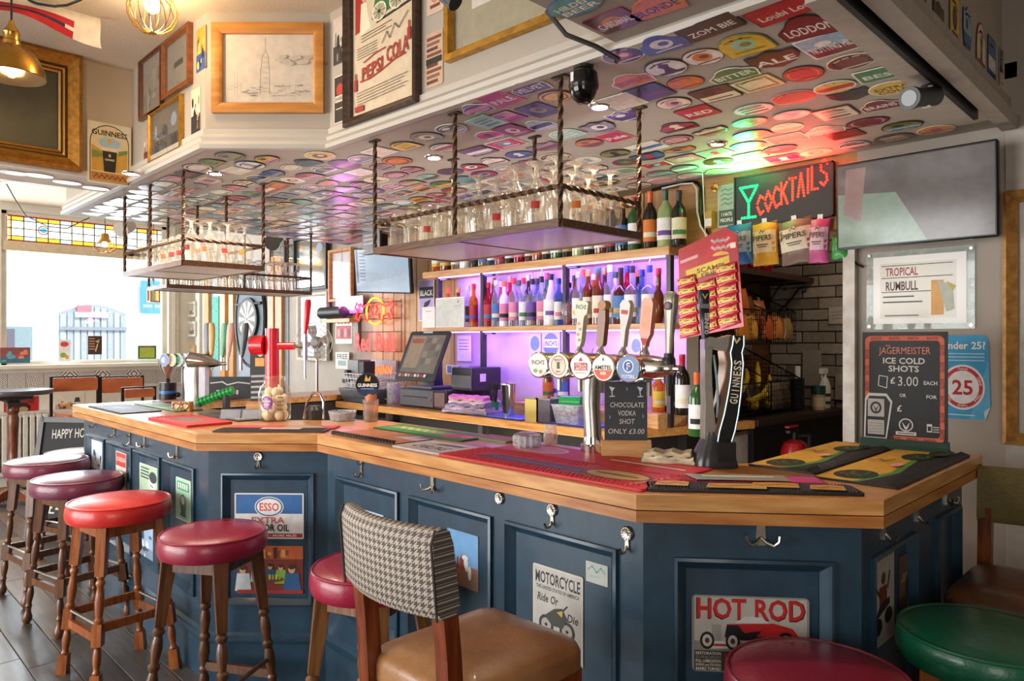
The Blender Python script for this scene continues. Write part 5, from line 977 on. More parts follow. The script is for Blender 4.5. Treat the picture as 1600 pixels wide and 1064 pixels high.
# towels, mats, cups on the back counter
def cloth(label, M, w, d, layers, name='bar_towel', group=None):
    t = thing(name, label, 'towel', M, group)
    for i, c in enumerate(layers):
        def f(g):
            n = 10; z0 = i * .011; rg = []
            for k in range(n + 1):
                u = k / n - .5; s = 1 - .06 * i; wob = .004 * math.sin(k * 1.7 + i * 2)
                rg.append([(u * w * s + .01 * math.sin(i * 3), v * d * s + .006 * math.sin(k + i), z0 + wob * (.2 if i == 0 else 1) + zz + .004) for v, zz in ((-.5, 0), (-.52, .006), (-.48, .013), (-.2, .014 + wob), (.2, .013), (.48, .013), (.52, .006), (.5, 0))])
            g.loft(rg, mat(c, .95, 0, .1, 60, .3))
        part('fold', t, f)
    return t
p = at_z(752, 643, ZB); cloth('folded pile of pink and mauve bar towels on the back counter', T(p.x, p.y - .06, ZB, .12) @ Matrix.Diagonal((1, 1, 1.7, 1)), .36, .19, ('a89ab0', 'b8a6bd', '8f7f9e', 'c9b5c4', 'd98aa8'))
def barmat(label, M, w, d, art, base='2a2628', th=.006, group=None, r=.01, edge=None):
    t = thing('bar_mat', label, 'bar mat', M, group)
    part('rubber_base', t, lambda g: g.prism(rrect(w, d, r), 0.0005, th, mat(base, .55, 0, .1, 40)), False)
    def pr(g): g.z = th; art(g, w, d)
    part('printed_face', t, pr, False); return t
for px, py, w, d, lab in ((800, 648, .46, .22, 'blue printed bar mat on the back counter right of the towels'), (900, 661, .40, .20, 'second blue bar mat on the back counter, behind the chrome column')):
    p = at_z(px, py, ZB); barmat(lab, FUP(p.x, YF + .13, ZB), w, d, lambda g, w, d: (g.rect(-w * .48, -d * .46, w * .48, d * .46, mat('3f62b5')), g.line([(w * (-.35 + .06 * k), d * (.05 + .1 * (-1) ** k)) for k in range(9)], .012, mat('9fb4e6')), g.poly([(-w * .4, -d * .35), (w * .3, -d * .2), (w * .45, d * .1), (w * .4, -d * .4)], mat('7d98da'))), '22284a')
x = at_y(771, 600, 2.98).x; t = thing('straw_cup', 'green cup of black drinking straws', 'cup', T(x, 2.98, ZB))
part('cup', t, lambda g: g.lathe([(0, 0), (.032, 0), (.036, .08), (.034, .08), (.03, .005), (0, .004)], mat('1f9a4a', .3), 16))
for i in range(14): a = i * 2.4; part('straw', t, lambda g: g.cyl((.012 * math.cos(a), .012 * math.sin(a), .01), (.028 * math.cos(a), .028 * math.sin(a), .19), .0032, BLACK, n=6))
x = at_y(794, 600, 2.95).x; t = thing('cocktail_shaker', 'tall steel cocktail shaker right of the straws', 'shaker', T(x, 2.95, ZB)); part('tin', t, lambda g: g.lathe([(0, 0), (.034, 0), (.046, .19), (.047, .192), (.044, .192), (.032, .005), (0, .004)], CHROME, 20)); part('strainer', t, lambda g: g.lathe([(.03, .19), (.05, .193), (.05, .197), (.0, .21)], CHROME, 18))
x = at_y(735, 600, 2.95).x; tumbler_o = G(); tumbler_o.lathe([(0, 0), (.03, 0), (.038, .085), (.036, .085), (.029, .01), (0, .008)], MG, 16); tumbler_o.build('tumbler', None, True, 50, 'short glass tumbler between the printer and the towels', 'glass', M=T(x, 2.93, ZB))
for px, c, lab in ((840, 'c9b56a', 'yellow tinted square straining canister behind the cider badge'), (858, '6a6470', 'dark perforated square canister behind the taps')):
    x = at_y(px, 620, 2.93).x; t = thing('bar_canister', lab, 'canister', T(x, 2.93, ZB)); part('canister_wall', t, lambda g: g.loft([[(a * .05, b * .05, z) for a, b in ((-1, -1), (1, -1), (1, 1), (-1, 1))] for z in (0, .13)], mat(c, .3, .3 if px > 850 else 0, .4 if px > 850 else .1, 160)), False); part('rim', t, lambda g: [g.box(-.053, s * .05 - .003, .125, .053, s * .05 + .003, .135, STEEL) for s in (-1, 1)], False)
x = at_y(896, 630, 2.96).x; t = thing('plastic_tub', 'clear plastic tub holding a bright green lid behind the chrome column', 'tub', T(x, 2.96, ZB)); part('tub_wall', t, lambda g: g.loft([[(a, b, z) for a, b in rrect(w_, d_, .015)] for w_, d_, z in ((.16, .12, 0), (.20, .15, .10), (.206, .156, .1), (.206, .156, .105))], glass('d9d4e6', .35, .1, .4))); part('green_lid', t, lambda g: g.cyl((-.08, 0, .115), (.06, .01, .12), .035, mat('1fa04a', .25), n=14))
# left part: fan, wire basket, dispenser, signs, neon, television
p = at_d(493, 533, 5.75); t = thing('desk_fan', 'grey desk fan with a round wire guard by the far window', 'fan', frame((p.x, p.y, p.z), (1, .75, 0), (0, 0, 1))); R = .155
for r in (.155, .12, .085, .05): part('guard_ring', t, lambda g: g.tube([(r * math.cos(k * PI / 14), r * math.sin(k * PI / 14), .03 + .02 * (1 - r / R)) for k in range(28)], .0022, STEEL, 5, True))
for k in range(18): part('guard_wire', t, lambda g: g.tube([(.02 * math.cos(k * PI / 9), .02 * math.sin(k * PI / 9), .052), (.1 * math.cos(k * PI / 9), .1 * math.sin(k * PI / 9), .045), (R * math.cos(k * PI / 9), R * math.sin(k * PI / 9), .03)], .0012, STEEL, 4))
for k in range(4): part('blade', t, lambda g: g.add([(r * math.cos(k * PI / 2 + a + .3), r * math.sin(k * PI / 2 + a + .3), z) for r, a, z in ((.03, -.3, .0), (.09, -.42, -.008), (.14, -.3, -.01), (.145, .1, .012), (.1, .3, .02), (.03, .3, .012))], [(0, 1, 2, 3, 4, 5)], mat('a9a397', .3)), False)
part('hub', t, lambda g: g.lathe([(0, -.06), (.045, -.06), (.05, -.01), (.03, .02), (0, .022)], mat('8d8a86', .3), 18)); part('pole', t, lambda g: g.cyl((0, -.03, -.03), (0, -(p.z - ZB) , -.03), .012, STEEL)); part('base', t, lambda g: g.cyl((0, -(p.z - ZB) + .001, -.03), (0, -(p.z - ZB) + .02, -.03), .09, PLG, n=20))
p = at_z(500, 618, ZB + .0); t = thing('grey_tray_box', 'slanted dark grey box carrying a white wire basket', 'box', T(-4.42, 2.98, ZB, 0)); bev(part('box_body', t, lambda g: g.loft([[(x, y, z) for x, y in ((-.26, -.13), (.2, -.13), (.2, .2), (-.26, .2))] if k else [(x, y, z) for x, y in ((-.22, -.11), (.18, -.11), (.18, .18), (-.22, .18))] for k, z in ((0, 0), (1, .085), (1, .10))], mat('53555c', .4)), False)); part('front_recess', t, lambda g: g.box(-.1, -.134, .045, .16, -.128, .09, BLACK), False)
t = thing('wire_basket', 'white plastic coated wire basket on the grey box', 'basket', T(-4.45, 3.02, ZB + .1005)); WW = mat('e9e7e4', .4)
for z in (.004, .035, .07, .105): part('basket_ring', t, lambda g: g.tube([(x, y, z) for x, y in rrect(.38 + z * .3, .26 + z * .3, .02, 2)], .0028, WW, 5, True))
for k in range(11): x_ = -.18 + k * .036; part('basket_wire', t, lambda g: g.tube([(x_ * 1.08, -.146, .105), (x_, -.13, .004), (x_, .13, .004), (x_ * 1.08, .146, .105)], .0022, WW, 5))
x = at_y(563, 575, 3.1).x; t = thing('dispenser_box', 'upright grey dispenser with a black clamp beside the energy drink sign', 'dispenser', T(x, 3.1, ZB)); bev(part('dispenser_body', t, lambda g: g.box(-.09, -.06, 0, .06, .06, .30, mat('8f9296', .35)), False), .005); part('side_pocket', t, lambda g: g.bbox(.062, -.055, .05, .13, .05, .29, mat('3a3b42', .4), .003), False); part('clamp', t, lambda g: (g.cyl((-.05, -.06, .2), (-.05, -.1, .2), .022, BLACK, n=12), g.box(-.1, -.1, .12, 0, -.062, .15, BLACK)))
x = at_y(520, 468, 3.24).x; t = thing('bar_heater', 'black rolled bar heater on the wall at the left of the pink sign', 'heater', T(x, 3.25, 1.74)); part('heater_body', t, lambda g: g.cyl((-.20, 0, 0), (.16, 0, 0), .05, mat('1c1b1f', .45), n=16)); part('wall_bracket', t, lambda g: g.box(-.02, .03, -.03, .02, .11, .03, STEEL), False); part('wood_batten', t, lambda g: g.box(-.2, .0, -.085, .24, .1, -.055, OAK), False)
M, w, h = PW.rect(530, 573, 463, 489); t = thing('pink_led_sign', 'small glowing pink and white light sign left of the red neon', 'light sign', M); part('acrylic_panel', t, lambda g: g.prism(rrect(w, h, .01), .03, .036, mat('c98fe0', .2, 0, .05, 9)), False); part('glowing_script', t, lambda g: g.tube([(w * a, h * b, .045) for a, b in ((-.3, .1), (-.36, -.15), (-.2, -.3), (-.1, 0), (-.12, .25), (-.02, -.25), (.08, .1), (.14, -.25), (.22, .1), (.3, -.2))], .011, glow('ff9df5', 14), 6)); part('standoff', t, lambda g: g.cyl((0, 0, 0), (0, 0, .03), .008, STEEL))
lamp('POINT', 'pink_sign_light', tuple(M @ Vector((0, 0, .12))), 2.2, (1, .25, .9), radius=.05)
M, w, h = PW.rect(525, 551, 498, 535); card('red and white printed poster below the pink sign', M, w, h, lambda g, w, h: (g.rect(-w * .46, -h * .3, w * .46, h * .25, mat('c04a4a')), g.line([(w * (-.4 + .1 * k), h * (.37 + .04 * (-1) ** k)) for k in range(9)], .008, mat('b03a3a')), [g.ell(w * (-.3 + .2 * k), -h * .05, w * .08, h * .2, mat(('e0a0a0', '8a2a30')[k % 2]), 9) for k in range(4)]))
M, w, h = PW.rect(525, 546, 548, 574); card('small cream sign reading FREE near the wire basket', M, w, h, lambda g, w, h: (g.text('FREE', 0, h * .25, h * .3, mat('5a6a6a'), w * .8), g.rect(-w * .3, -h * .3, w * .3, 0, mat('9ab0b0'))))
M, w, h = PW.rect(552, 560, 488, 545); card('narrow dark picture strip beside the red poster', M, w, h, lambda g, w, h: g.ell(0, h * .2, w * .4, h * .15, mat('9aa0a0')), base='8a6a4a')
# neon energy drink sign: yellow ring, two red bulls, two red words
NR, NY = glow('f5382c', 1.3), glow('ffb52a', 1.6); M, w, h = PW.rect(564, 632, 466, 548); t = thing('neon_sign', 'red neon sign with two bulls, a yellow ring and two red words', 'neon sign', M)
part('backing_wire', t, lambda g: [g.tube([(-w * .48, h * b, .02), (w * .48, h * b, .02)], .003, BLACK, 5) for b in (-.48, -.12, .12, .42)] + [g.tube([(w * a, -h * .48, .02), (w * a, h * .46, .02)], .003, BLACK, 5) for a in (-.48, .48)])
part('ring_tube', t, lambda g: g.tube([(-w * .05 + w * .2 * math.cos(k * PI / 14), h * .26 + h * .24 * math.sin(k * PI / 14), .045) for k in range(28)], .008, NY, 7, True))
for s in (-1, 1): part('bull_tube', t, lambda g: g.tube([(-w * .05 + s * w * a, h * b, .055) for a, b in ((.02, .20), (.08, .28), (.05, .36), (.14, .40), (.24, .34), (.33, .36), (.42, .42), (.45, .34), (.38, .27), (.43, .14), (.36, .10), (.32, .2), (.22, .18), (.2, .08), (.13, .1), (.12, .2), (.02, .2))], .008, NR, 6))
def nw(s, cx, W_, nm_): part(nm_, t, lambda g: (setattr(g, 'z', .075), g.text(s, cx, -h * .30, h * .34, NR, W_, True), None), False)
nw('Red', -w * .27, w * .40, 'word_tube'); nw('Bull', w * .25, w * .44, 'word_tube')
M, w, h = PW.rect(583, 622, 560, 590); t = thing('small_neon_panel', 'small glowing orange lettered panel below the neon bulls', 'light sign', M); part('panel', t, lambda g: g.prism(rrect(w, h, .006), .0, .02, mat('b9b4c4', .3)), False); part('glowing_tube', t, lambda g: [g.tube([(w * (-.4 + .2 * k), -h * .2, .026), (w * (-.36 + .2 * k), h * .2, .026), (w * (-.28 + .2 * k), -h * .2, .026), (w * (-.24 + .2 * k), h * .2, .026)], .006, glow('ff6a3a', 2.5), 5) for k in range(4)])
# televisions
def tv(label, M, w, h, art, th=.035):
    t = thing('television', label, 'television', M); part('casing', t, lambda g: g.bbox(-w / 2, -h / 2, -th, w / 2, h / 2, 0, mat('101013', .3), .006), False)
    def pr(g): g.z = .0004; art(g, w * .965, h * .94)
    part('screen', t, pr, False); part('wall_arm', t, lambda g: g.box(-.05, -.05, -th - .10, .05, .05, -th, BLACK), False); return t
SCR = mat('8fa6bd', .15, 0, 0, 2, 0, 0, .25, None, 'b3c3d2')
M, w, h = Plane((-3.9, 3.16), (1, .05)).rect(555, 640, 391, 459)
tv('wall television with a pale blue menu screen under the rack', M @ Matrix.Rotation(.12, 4, 'X') @ Matrix.Rotation(-.06, 4, 'Z'), w, h, lambda g, w, h: (g.rect(-w / 2, -h / 2, w / 2, h / 2, SCR), g.rect(-w * .49, h * -.3, -w * .44, h * .49, mat('5a6a80', .2)), [g.rect(-w * .42, h * (.4 - .08 * k), -w * .3, h * (.43 - .08 * k), mat('6f8096', .2)) for k in range(9)], g.poly([(-w * .3, -h * .1), (w * .4, h * .02), (w * .4, -h * .1), (-w * .3, -h * .3)], mat('a9bccf', .2))))
M, w, h = Plane((-3.9, 3.1), (1, 0)).rect(566, 594, 352, 398)
tv('dark screen edge tucked behind the left end of the big rack', M, w, h, lambda g, w, h: (g.rect(-w / 2, -h / 2, w / 2, h / 2, mat('8a8a8c', .3)), [g.rect(-w * .4, h * (.3 - .15 * k), w * .2, h * (.34 - .15 * k), mat('d0d0d0')) for k in range(4)]), .02)
picture('black framed mirror showing the street, high behind the far rack', PW.rect(462, 514, 372, 454), .03, BLACK, lambda g, w, h: (g.rect(-w / 2, -h / 2, w / 2, h / 2, mat('b9bcbc', .08, .9, .05, 3)), g.ell(w * .25, h * .3, w * .1, h * .1, mat('9ab0c9'), 12)), .03, 'wall_mirror', 'mirror')
picture('dark wood framed picture high behind the far rack', PW.rect(424, 447, 378, 412), .02, DKWOOD, dim(('3a2a1c', '5a3f28', '2a1d14'), 3))
picture('small framed green figure print beside the dark wood picture', PW.rect(448, 461, 382, 412), .012, BLACK, scene_art(('3a4a38', '2a2a28', 'c9c0a0', '5a7a4a'), 6, 4))
picture('oak framed window with grey glass left of the television', PW.rect(517, 553, 390, 470), .03, TIM, lambda g, w, h: (g.rect(-w / 2, -h / 2, w / 2, h / 2, mat('b9b4b0', .3)), g.rect(-w * .02, -h / 2, w * .03, h / 2, mat('6a5040')), g.rect(-w * .4, -h * .35, -w * .1, 0, mat('dfe3e6', .3))), .03, 'inner_window', 'window')
picture('pale framed bright window beyond the fan', PW.rect(468, 515, 458, 560), .03, mat('cfc6b8'), lambda g, w, h: (g.rect(-w / 2, -h / 2, w / 2, h / 2, mat('e3e8ee', .2)), g.rect(-w * .2, h * .05, w * .3, h * .25, mat('9aa6b2')), g.rect(-w * .5, -h * .5, w * .5, -h * .3, mat('8a8680'))), .03, 'inner_window', 'window')
# dartboard
p = at_y(397, 497, YB); t = thing('dartboard', 'dartboard on a grey oval backing between the timber posts', 'dartboard', FY(p.x, YB - .035, p.z)); RD = .225
part('backing', t, lambda g: g.lathe([(0, 0), (.36, 0), (.36, .012), (0, .012)], mat('7d8a96', .8), 36, sx=.9, sy=1.35)); part('backing_rim', t, lambda g: g.tube([(.9 * .36 * math.cos(k * PI / 18), 1.35 * .36 * math.sin(k * PI / 18), .01) for k in range(36)], .018, mat('25221f'), 6, True))
part('board', t, lambda g: g.lathe([(0, .012), (RD, .012), (RD, .045), (0, .045)], INK, 40))
for k in range(20):
    a0, a1 = (k - .5) * PI / 10, (k + .5) * PI / 10; P_ = lambda r, a: (r * math.cos(a), r * math.sin(a), .0455)
    part('segment', t, lambda g: (g.add([P_(.016, a0), P_(.185, a0), P_(.185, a1), P_(.016, a1)], [(0, 1, 2, 3)], mat('33261c') if k % 2 else mat('f3e2b8')), g.add([P_(.185, a0), P_(.198, a0), P_(.198, a1), P_(.185, a1)], [(0, 1, 2, 3)], mat('a52a2a') if k % 2 else mat('2a6a3a'))), False)
part('bullseye', t, lambda g: g.cyl((0, 0, .045), (0, 0, .0475), .016, mat('2a6a3a'), n=14)); part('lamp_arm', t, lambda g: (g.tube([(-.05, .33, .01), (-.05, .30, .2), (0, .27, .3)], .008, BLACK, 6), g.tube([(-.30, .16, .03), (.30, .16, .03)], .014, BLACK, 8)))
M, w, h = PW.rect(334, 344, 462, 560); t = thing('beaded_curtain', 'turquoise woven curtain strip on the far wall', 'curtain', M); part('curtain_cloth', t, lambda g: g.loft([[(x, y, .01 + .008 * math.sin(x * 60 + y * 2)) for x in [-w / 2 + w * k / 8 for k in range(9)]] for y in (-h / 2, 0, h / 2)] if 0 else [[(x, y, z) for x, z in [(-w / 2 + w * k / 8, .012 + .006 * (-1) ** k) for k in range(9)] + [(w / 2, .004), (-w / 2, .004)]] for y in (-h / 2, h / 2)], mat('3fb5a8', .8, 0, 0, 40, 0, 0, 0, (1, 1, 12), '9fe0d4')), False)
# ================================================================ things standing on the bar worktop
def nubs(g, x0, y0, x1, y1, st, m, r=.0045, h=.004, skip=None):
    ny = int((y1 - y0) / st); nx = int((x1 - x0) / st)
    for j in range(ny + 1):
        for i in range(nx + 1):
            x, y = x0 + i * st + (st / 2 if j % 2 else 0), y0 + j * st
            if x > x1 or (skip and skip(x, y)): continue
            g.add([(x - r, y - r, g.z), (x + r, y - r, g.z), (x + r, y + r, g.z), (x - r, y + r, g.z), (x, y, g.z + h)], [(0, 1, 4), (1, 2, 4), (2, 3, 4), (3, 0, 4)], m)
def ridges(g, x0, y0, x1, y1, n, m):
    for i in range(n):
        x = x0 + (x1 - x0) * i / n; g.loft([[(x + a, y, g.z + b) for a, b in ((0, 0), ((x1 - x0) / n * .35, .004), ((x1 - x0) / n * .7, 0))] for y in (y0, y1)], m)
# --- mats (u along the run, facing the customers)
cx = lambda px, py: at_z(px, py, ZT)
AX = lambda x, y, a=0: FUP(x, y, ZT, a)
REDM = mat('c3222c', .5); DRED = mat('8d1620', .5)
def redmat(g, w, d):
    g.rect(-w * .49, -d * .48, w * .49, d * .48, mat('c9262f', .5)); nubs(g, -w * .47, -d * .45, w * .47, d * .45, .0165, REDM, skip=lambda x, y: abs(x + .06 * w) < w * .33 and abs(y + .02 * d) < d * .2 or (abs(x - w * .28) < w * .17 and abs(y - .1 * d) < d * .4))
    g.poly([(-w * .38, -d * .2), (w * .22, -d * .2), (w * .26, d * .12), (-w * .3, d * .16)], mat('43302f')); g.text('BAR', -w * .06, -d * .03, d * .2, mat('b9854a'), w * .4, shear=.2) if 0 else g.line([(-w * .3, -d * .02), (w * .15, -d * .06)], .012, mat('8a5a3a'))
    g.ell(w * .3, d * .05, w * .14, d * .3, mat('6d2a1c'), 20); g.ell(w * .3, d * .05, w * .125, d * .25, mat('c9a56a'), 20); g.line([(w * .22, d * .05), (w * .38, d * .05)], .014, mat('6d2a1c')); g.line([(w * .42, -d * .4), (w * .46, d * .4)], .004, WHITE)
barmat('wide red rubber nubbed bar mat in the middle of the bar', AX(-1.53, 1.70), .86, .22, redmat, 'c3222c', .008)
def redmat2(g, w, d): g.rect(-w * .49, -d * .47, w * .49, d * .47, mat('c9262f', .5)); g.ell(-w * .3, 0, w * .15, d * .36, mat('d9b9c0')); g.ell(-w * .3, 0, w * .13, d * .3, mat('c98a96')); g.rect(w * .1, -d * .2, w * .44, d * .15, mat('b5202a')); g.text('PREMIUM BEER', w * .27, -d * .02, d * .18, WHITE, w * .32) if 0 else g.line([(w * .1, 0), (w * .44, 0)], .012, WHITE)
barmat('second red bar mat behind the nubbed one, with a pale oval', AX(-1.53, 1.925), .80, .19, redmat2, 'b8202a', .006)
def carling(g, w, d): g.rect(-w * .5, -d * .5, w * .5, d * .5, mat('d9d4d4')); g.text('CARLING', -w * .02, -d * .12, d * .27, INK, w * .62, shear=.25); g.poly([(-w * .25, d * .14), (w * .3, d * .2), (w * .36, d * .32), (-w * .1, d * .26)], INK); g.line([(-w * .4, -d * .38), (w * .42, -d * .38)], .003, mat('c05a5a'))
barmat('white bar runner printed with one slanted black word', AX(-2.10, 1.70), .30, .20, carling, 'b9b3b3')
def brown(g, w, d):
    g.rect(-w * .5, -d * .5, w * .5, d * .5, mat('a86a45')); g.poly([(w * .05, -d * .5), (w * .5, -d * .5), (w * .5, d * .3), (w * .2, d * .1)], mat('c98a5a')); g.poly([(w * .12, d * .1), (w * .5, d * .05), (w * .5, d * .5), (w * .28, d * .5)], mat('d3ccd2')); g.poly([(w * .3, d * .3), (w * .5, d * .4), (w * .5, d * .5), (w * .36, d * .5)], mat('6a5fb0'))
    n = 22
    for i in range(n): x = -w / 2 + w * i / n; g.add([(x, -d / 2, .003), (x + w / n, -d / 2, .003), (x + w / n / 2, -d / 2 - .003, .017), (x + w / n / 2, -d / 2 + .02, .017)], [(0, 1, 2), (0, 2, 3), (1, 3, 2)], mat('2a1d18'))
barmat('brown and copper bar runner with a wavy dark front edge', AX(-2.50, 1.725), .46, .20, brown, '4a2d1f')
def greenm(g, w, d): g.rect(-w * .49, -d * .46, w * .49, d * .46, mat('2f8a4a')); g.poly([(-w * .45, -d * .1), (w * .3, -d * .2), (w * .3, d * .2), (-w * .4, d * .3)], mat('8fae6a')); g.line([(w * (-.34 + .045 * k), d * (.05 + .12 * (-1) ** k)) for k in range(11)], .012, mat('e6dc9a')); g.ell(w * .3, -d * .05, w * .1, d * .28, mat('d0487a')); g.ell(w * .42, 0, w * .06, d * .2, mat('e07a9a'))
barmat('green bar runner with yellow print and a pink spot at the back', AX(-2.47, 1.955), .62, .17, greenm, '1f5a30')
cw = G(); cw.prism(rrect(.20, .11, .004), .0005, .008, mat('6a8a68')); cw.prism(rrect(.20, .11, .004), .008, .0085, mat('9a6a50')); cw.build('slate_coaster', None, False, label='flat green edged brown board lying behind the green runner', cat='board', M=AX(-2.10, 2.02))
aD = math.atan2(.39, .48)
pD = Vector(((BP[3].x + BP[4].x) / 2, (BP[3].y + BP[4].y) / 2)); nD = Vector((-math.sin(aD), math.cos(aD)))
def amber(g, w, d):
    g.rect(-w * .49, -d * .46, w * .49, d * .46, mat('161311', .6))
    ridges(g, -w * .48, -d * .44, w * .48, d * .44, 62, mat('201b18', .6)); g.z += .0045
    for i, (a, b) in enumerate(((-.46, -.28), (-.22, .08), (.0, .24), (.26, .44))): s = (-1) ** i * .1; g.poly([(w * a, d * (-.26 + s)), (w * (b - .02), d * (-.34 + s)), (w * b, d * (.18 + s)), (w * (b - .05), d * (.3 + s)), (w * (a + .03), d * (.26 + s))], mat('c9913f')); g.line([(w * (a + .03), d * (.05 + s)), (w * (a + .06), d * (-.1 + s)), (w * (b - .07), d * (.08 + s)), (w * (b - .03), d * (-.06 + s))], .006, mat('3a2410'))
q = pD + nD * .085; barmat('long black ridged bar mat with amber print along the angled front edge', AX(q.x, q.y, aD), .56, .11, amber, '161311', .008)
def drip(g, w, d): ridges(g, -w * .48, -d * .44, w * .48, d * .44, 60, mat('b02a3a', .4)); g.z += .005; g.poly([(-w * .28, -d * .44), (w * .28, -d * .44), (w * .28, d * .44), (-w * .34, d * .44)], mat('9fb0a8', .2, 0, 0, 7, 0, .3, 0, None, 'b5a0a0')); g.text('PINT GLASSES', 0, d * .12, d * .2, mat('e6e2dc'), w * .42) if 0 else g.line([(-w * .22, d * .15), (w * .2, d * .15)], .009, mat('e6e2dc'))
q = pD + nD * .205; barmat('red ridged drip mat under a clear printed panel behind the amber mat', AX(q.x, q.y, aD), .46, .10, drip, '8d2430', .006)
def cidermat(g, w, d):
    g.rect(-w * .49, -d * .49, w * .49, d * .49, mat('14161a', .6)); g.poly([(-w * .49, -d * .49), (w * .05, -d * .49), (w * .2, -d * .2), (w * .05, d * .2), (w * .2, d * .49), (-w * .49, d * .49)], mat('d9a53a', .6))
    g.poly([(w * .05, -d * .49), (w * .22, -d * .2), (w * .08, d * .2), (w * .22, d * .49), (w * .14, d * .49), (w * .0, d * .2), (w * .12, -d * .2), (-w * .02, -d * .49)], mat('4f8a3a', .6))
    for x, y, a in ((-.16, -.34, .34), (.0, .26, .26), (.18, .42, .2)):
        g.ell(w * x, d * y, w * a * .75, d * .11, mat('15301c', .6), 16); r = random.Random(int(x * 100)); [g.ell(w * (x + r.uniform(-.16, .16)), d * (y + r.uniform(-.06, .06)), .006, .009, mat(('7a1f2a', '3a7a3a')[k % 2]), 6) for k in range(14)]
    g.ell(w * .03, -d * .05, w * .07, d * .05, mat('e6a09a'), 10); g.line([(-w * .4, 0), (-w * .3, d * .06), (-w * .2, d * .02), (-w * .14, d * .1)], .008, mat('6a4a1a'))
    for i in range(36): y = -d / 2 + d * i / 36; g.add([(w / 2 - .028, y, .008), (w / 2, y, .005), (w / 2, y + d / 36, .005), (w / 2 - .028, y + d / 72, .017)], [(0, 1, 3), (1, 2, 3)], mat('0e0f12'))
barmat('yellow, green and black fruit cider mat at the outer edge of the right return', AX(-.745, 2.50), .23, .78, cidermat, '101216', .006)
barmat('yellow, green and black fruit cider mat on the inner side of the right return', AX(-.985, 2.54), .22, .74, cidermat, '101216', .006)
aA = 0
barmat('grey black bar mat at the far left corner of the bar', AX(-4.60, 1.36, 0), .62, .22, lambda g, w, d: (g.rect(-w * .49, -d * .47, w * .49, d * .47, mat('46474c')), g.poly([(-w * .2, -d * .2), (w * .1, -d * .1), (w * .05, d * .2), (-w * .15, d * .1)], mat('7d8086')), [g.add([(-w / 2 + w * i / 30, -d / 2, .004), (-w / 2 + w * (i + 1) / 30, -d / 2, .004), (-w / 2 + w * (i + .5) / 30, -d / 2, .015)], [(0, 1, 2)], BLACK) for i in range(30)]), '2f3034')
barmat('red bar mat with grey print on the left end of the bar', AX(-3.66, 1.38, 0), .52, .22, lambda g, w, d: (g.rect(-w * .49, -d * .47, w * .49, d * .47, mat('cf3238')), g.poly([(-w * .25, -d * .25), (w * .15, -d * .25), (w * .3, d * .25), (-w * .1, d * .25)], mat('7a6a5a')), nubs(g, -w * .45, -d * .42, -w * .28, d * .42, .02, REDM)), 'b8202a', .012)
barmat('pale green bar mat in front of the left chrome taps', AX(-4.55, 1.585, 0), .70, .16, lambda g, w, d: (g.rect(-w * .49, -d * .46, w * .49, d * .46, mat('9fbda4')), g.ell(-w * .1, 0, w * .2, d * .3, mat('4f9a5a')), g.poly([(w * .2, -d * .3), (w * .45, -d * .3), (w * .45, d * .3), (w * .1, d * .3)], mat('7a9aa0'))), '3a5a48')
barmat('pink and red bar runner at the far back left corner of the bar', AX(-4.93, 1.95, PI / 2), .60, .16, lambda g, w, d: (g.rect(-w * .49, -d * .46, w * .49, d * .46, mat('c98a90')), g.rect(-w * .1, -d * .3, w * .45, d * .3, mat('b5485a'))), '8a2a3a')
barmat('dark mat with cream print in front of the card box', AX(-3.72, 1.615, 0), .50, .14, lambda g, w, d: (g.rect(-w * .49, -d * .46, w * .49, d * .46, mat('55585a')), g.poly([(-w * .1, -d * .3), (w * .38, -d * .3), (w * .36, d * .3), (-w * .2, d * .3)], mat('d9c9a8'))), '2c2e30')
aB = math.atan2(.365, .385); pBm = (BP[1] + BP[2]) / 2; nB = Vector((-math.sin(aB), math.cos(aB)))
q = pBm + nB * .10; barmat('dark grey bar mat with white print along the short angled edge', AX(q.x + .02, q.y + .02, aB), .50, .11, lambda g, w, d: (g.rect(-w * .49, -d * .46, w * .49, d * .46, mat('4d4747')), ridges(g, -w * .48, -d * .44, w * .48, d * .44, 50, mat('454040', .6)), setattr(g, 'z', g.z + .005), g.rect(-w * .1, -d * .25, w * .26, d * .25, mat('b9a9a0')), g.line([(-w * .05, 0), (w * .22, 0)], .008, mat('8a3a3a'))), '332f30', .007)
q = pBm + nB * .215; barmat('red bar mat behind the dark grey one on the short angled bit', AX(q.x + .03, q.y + .03, aB), .50, .10, lambda g, w, d: (g.rect(-w * .49, -d * .46, w * .49, d * .46, mat('c04048')), g.poly([(0, -d * .46), (w * .4, -d * .46), (w * .3, d * .46), (0, d * .3)], mat('9a8a86'))), 'a02a30')
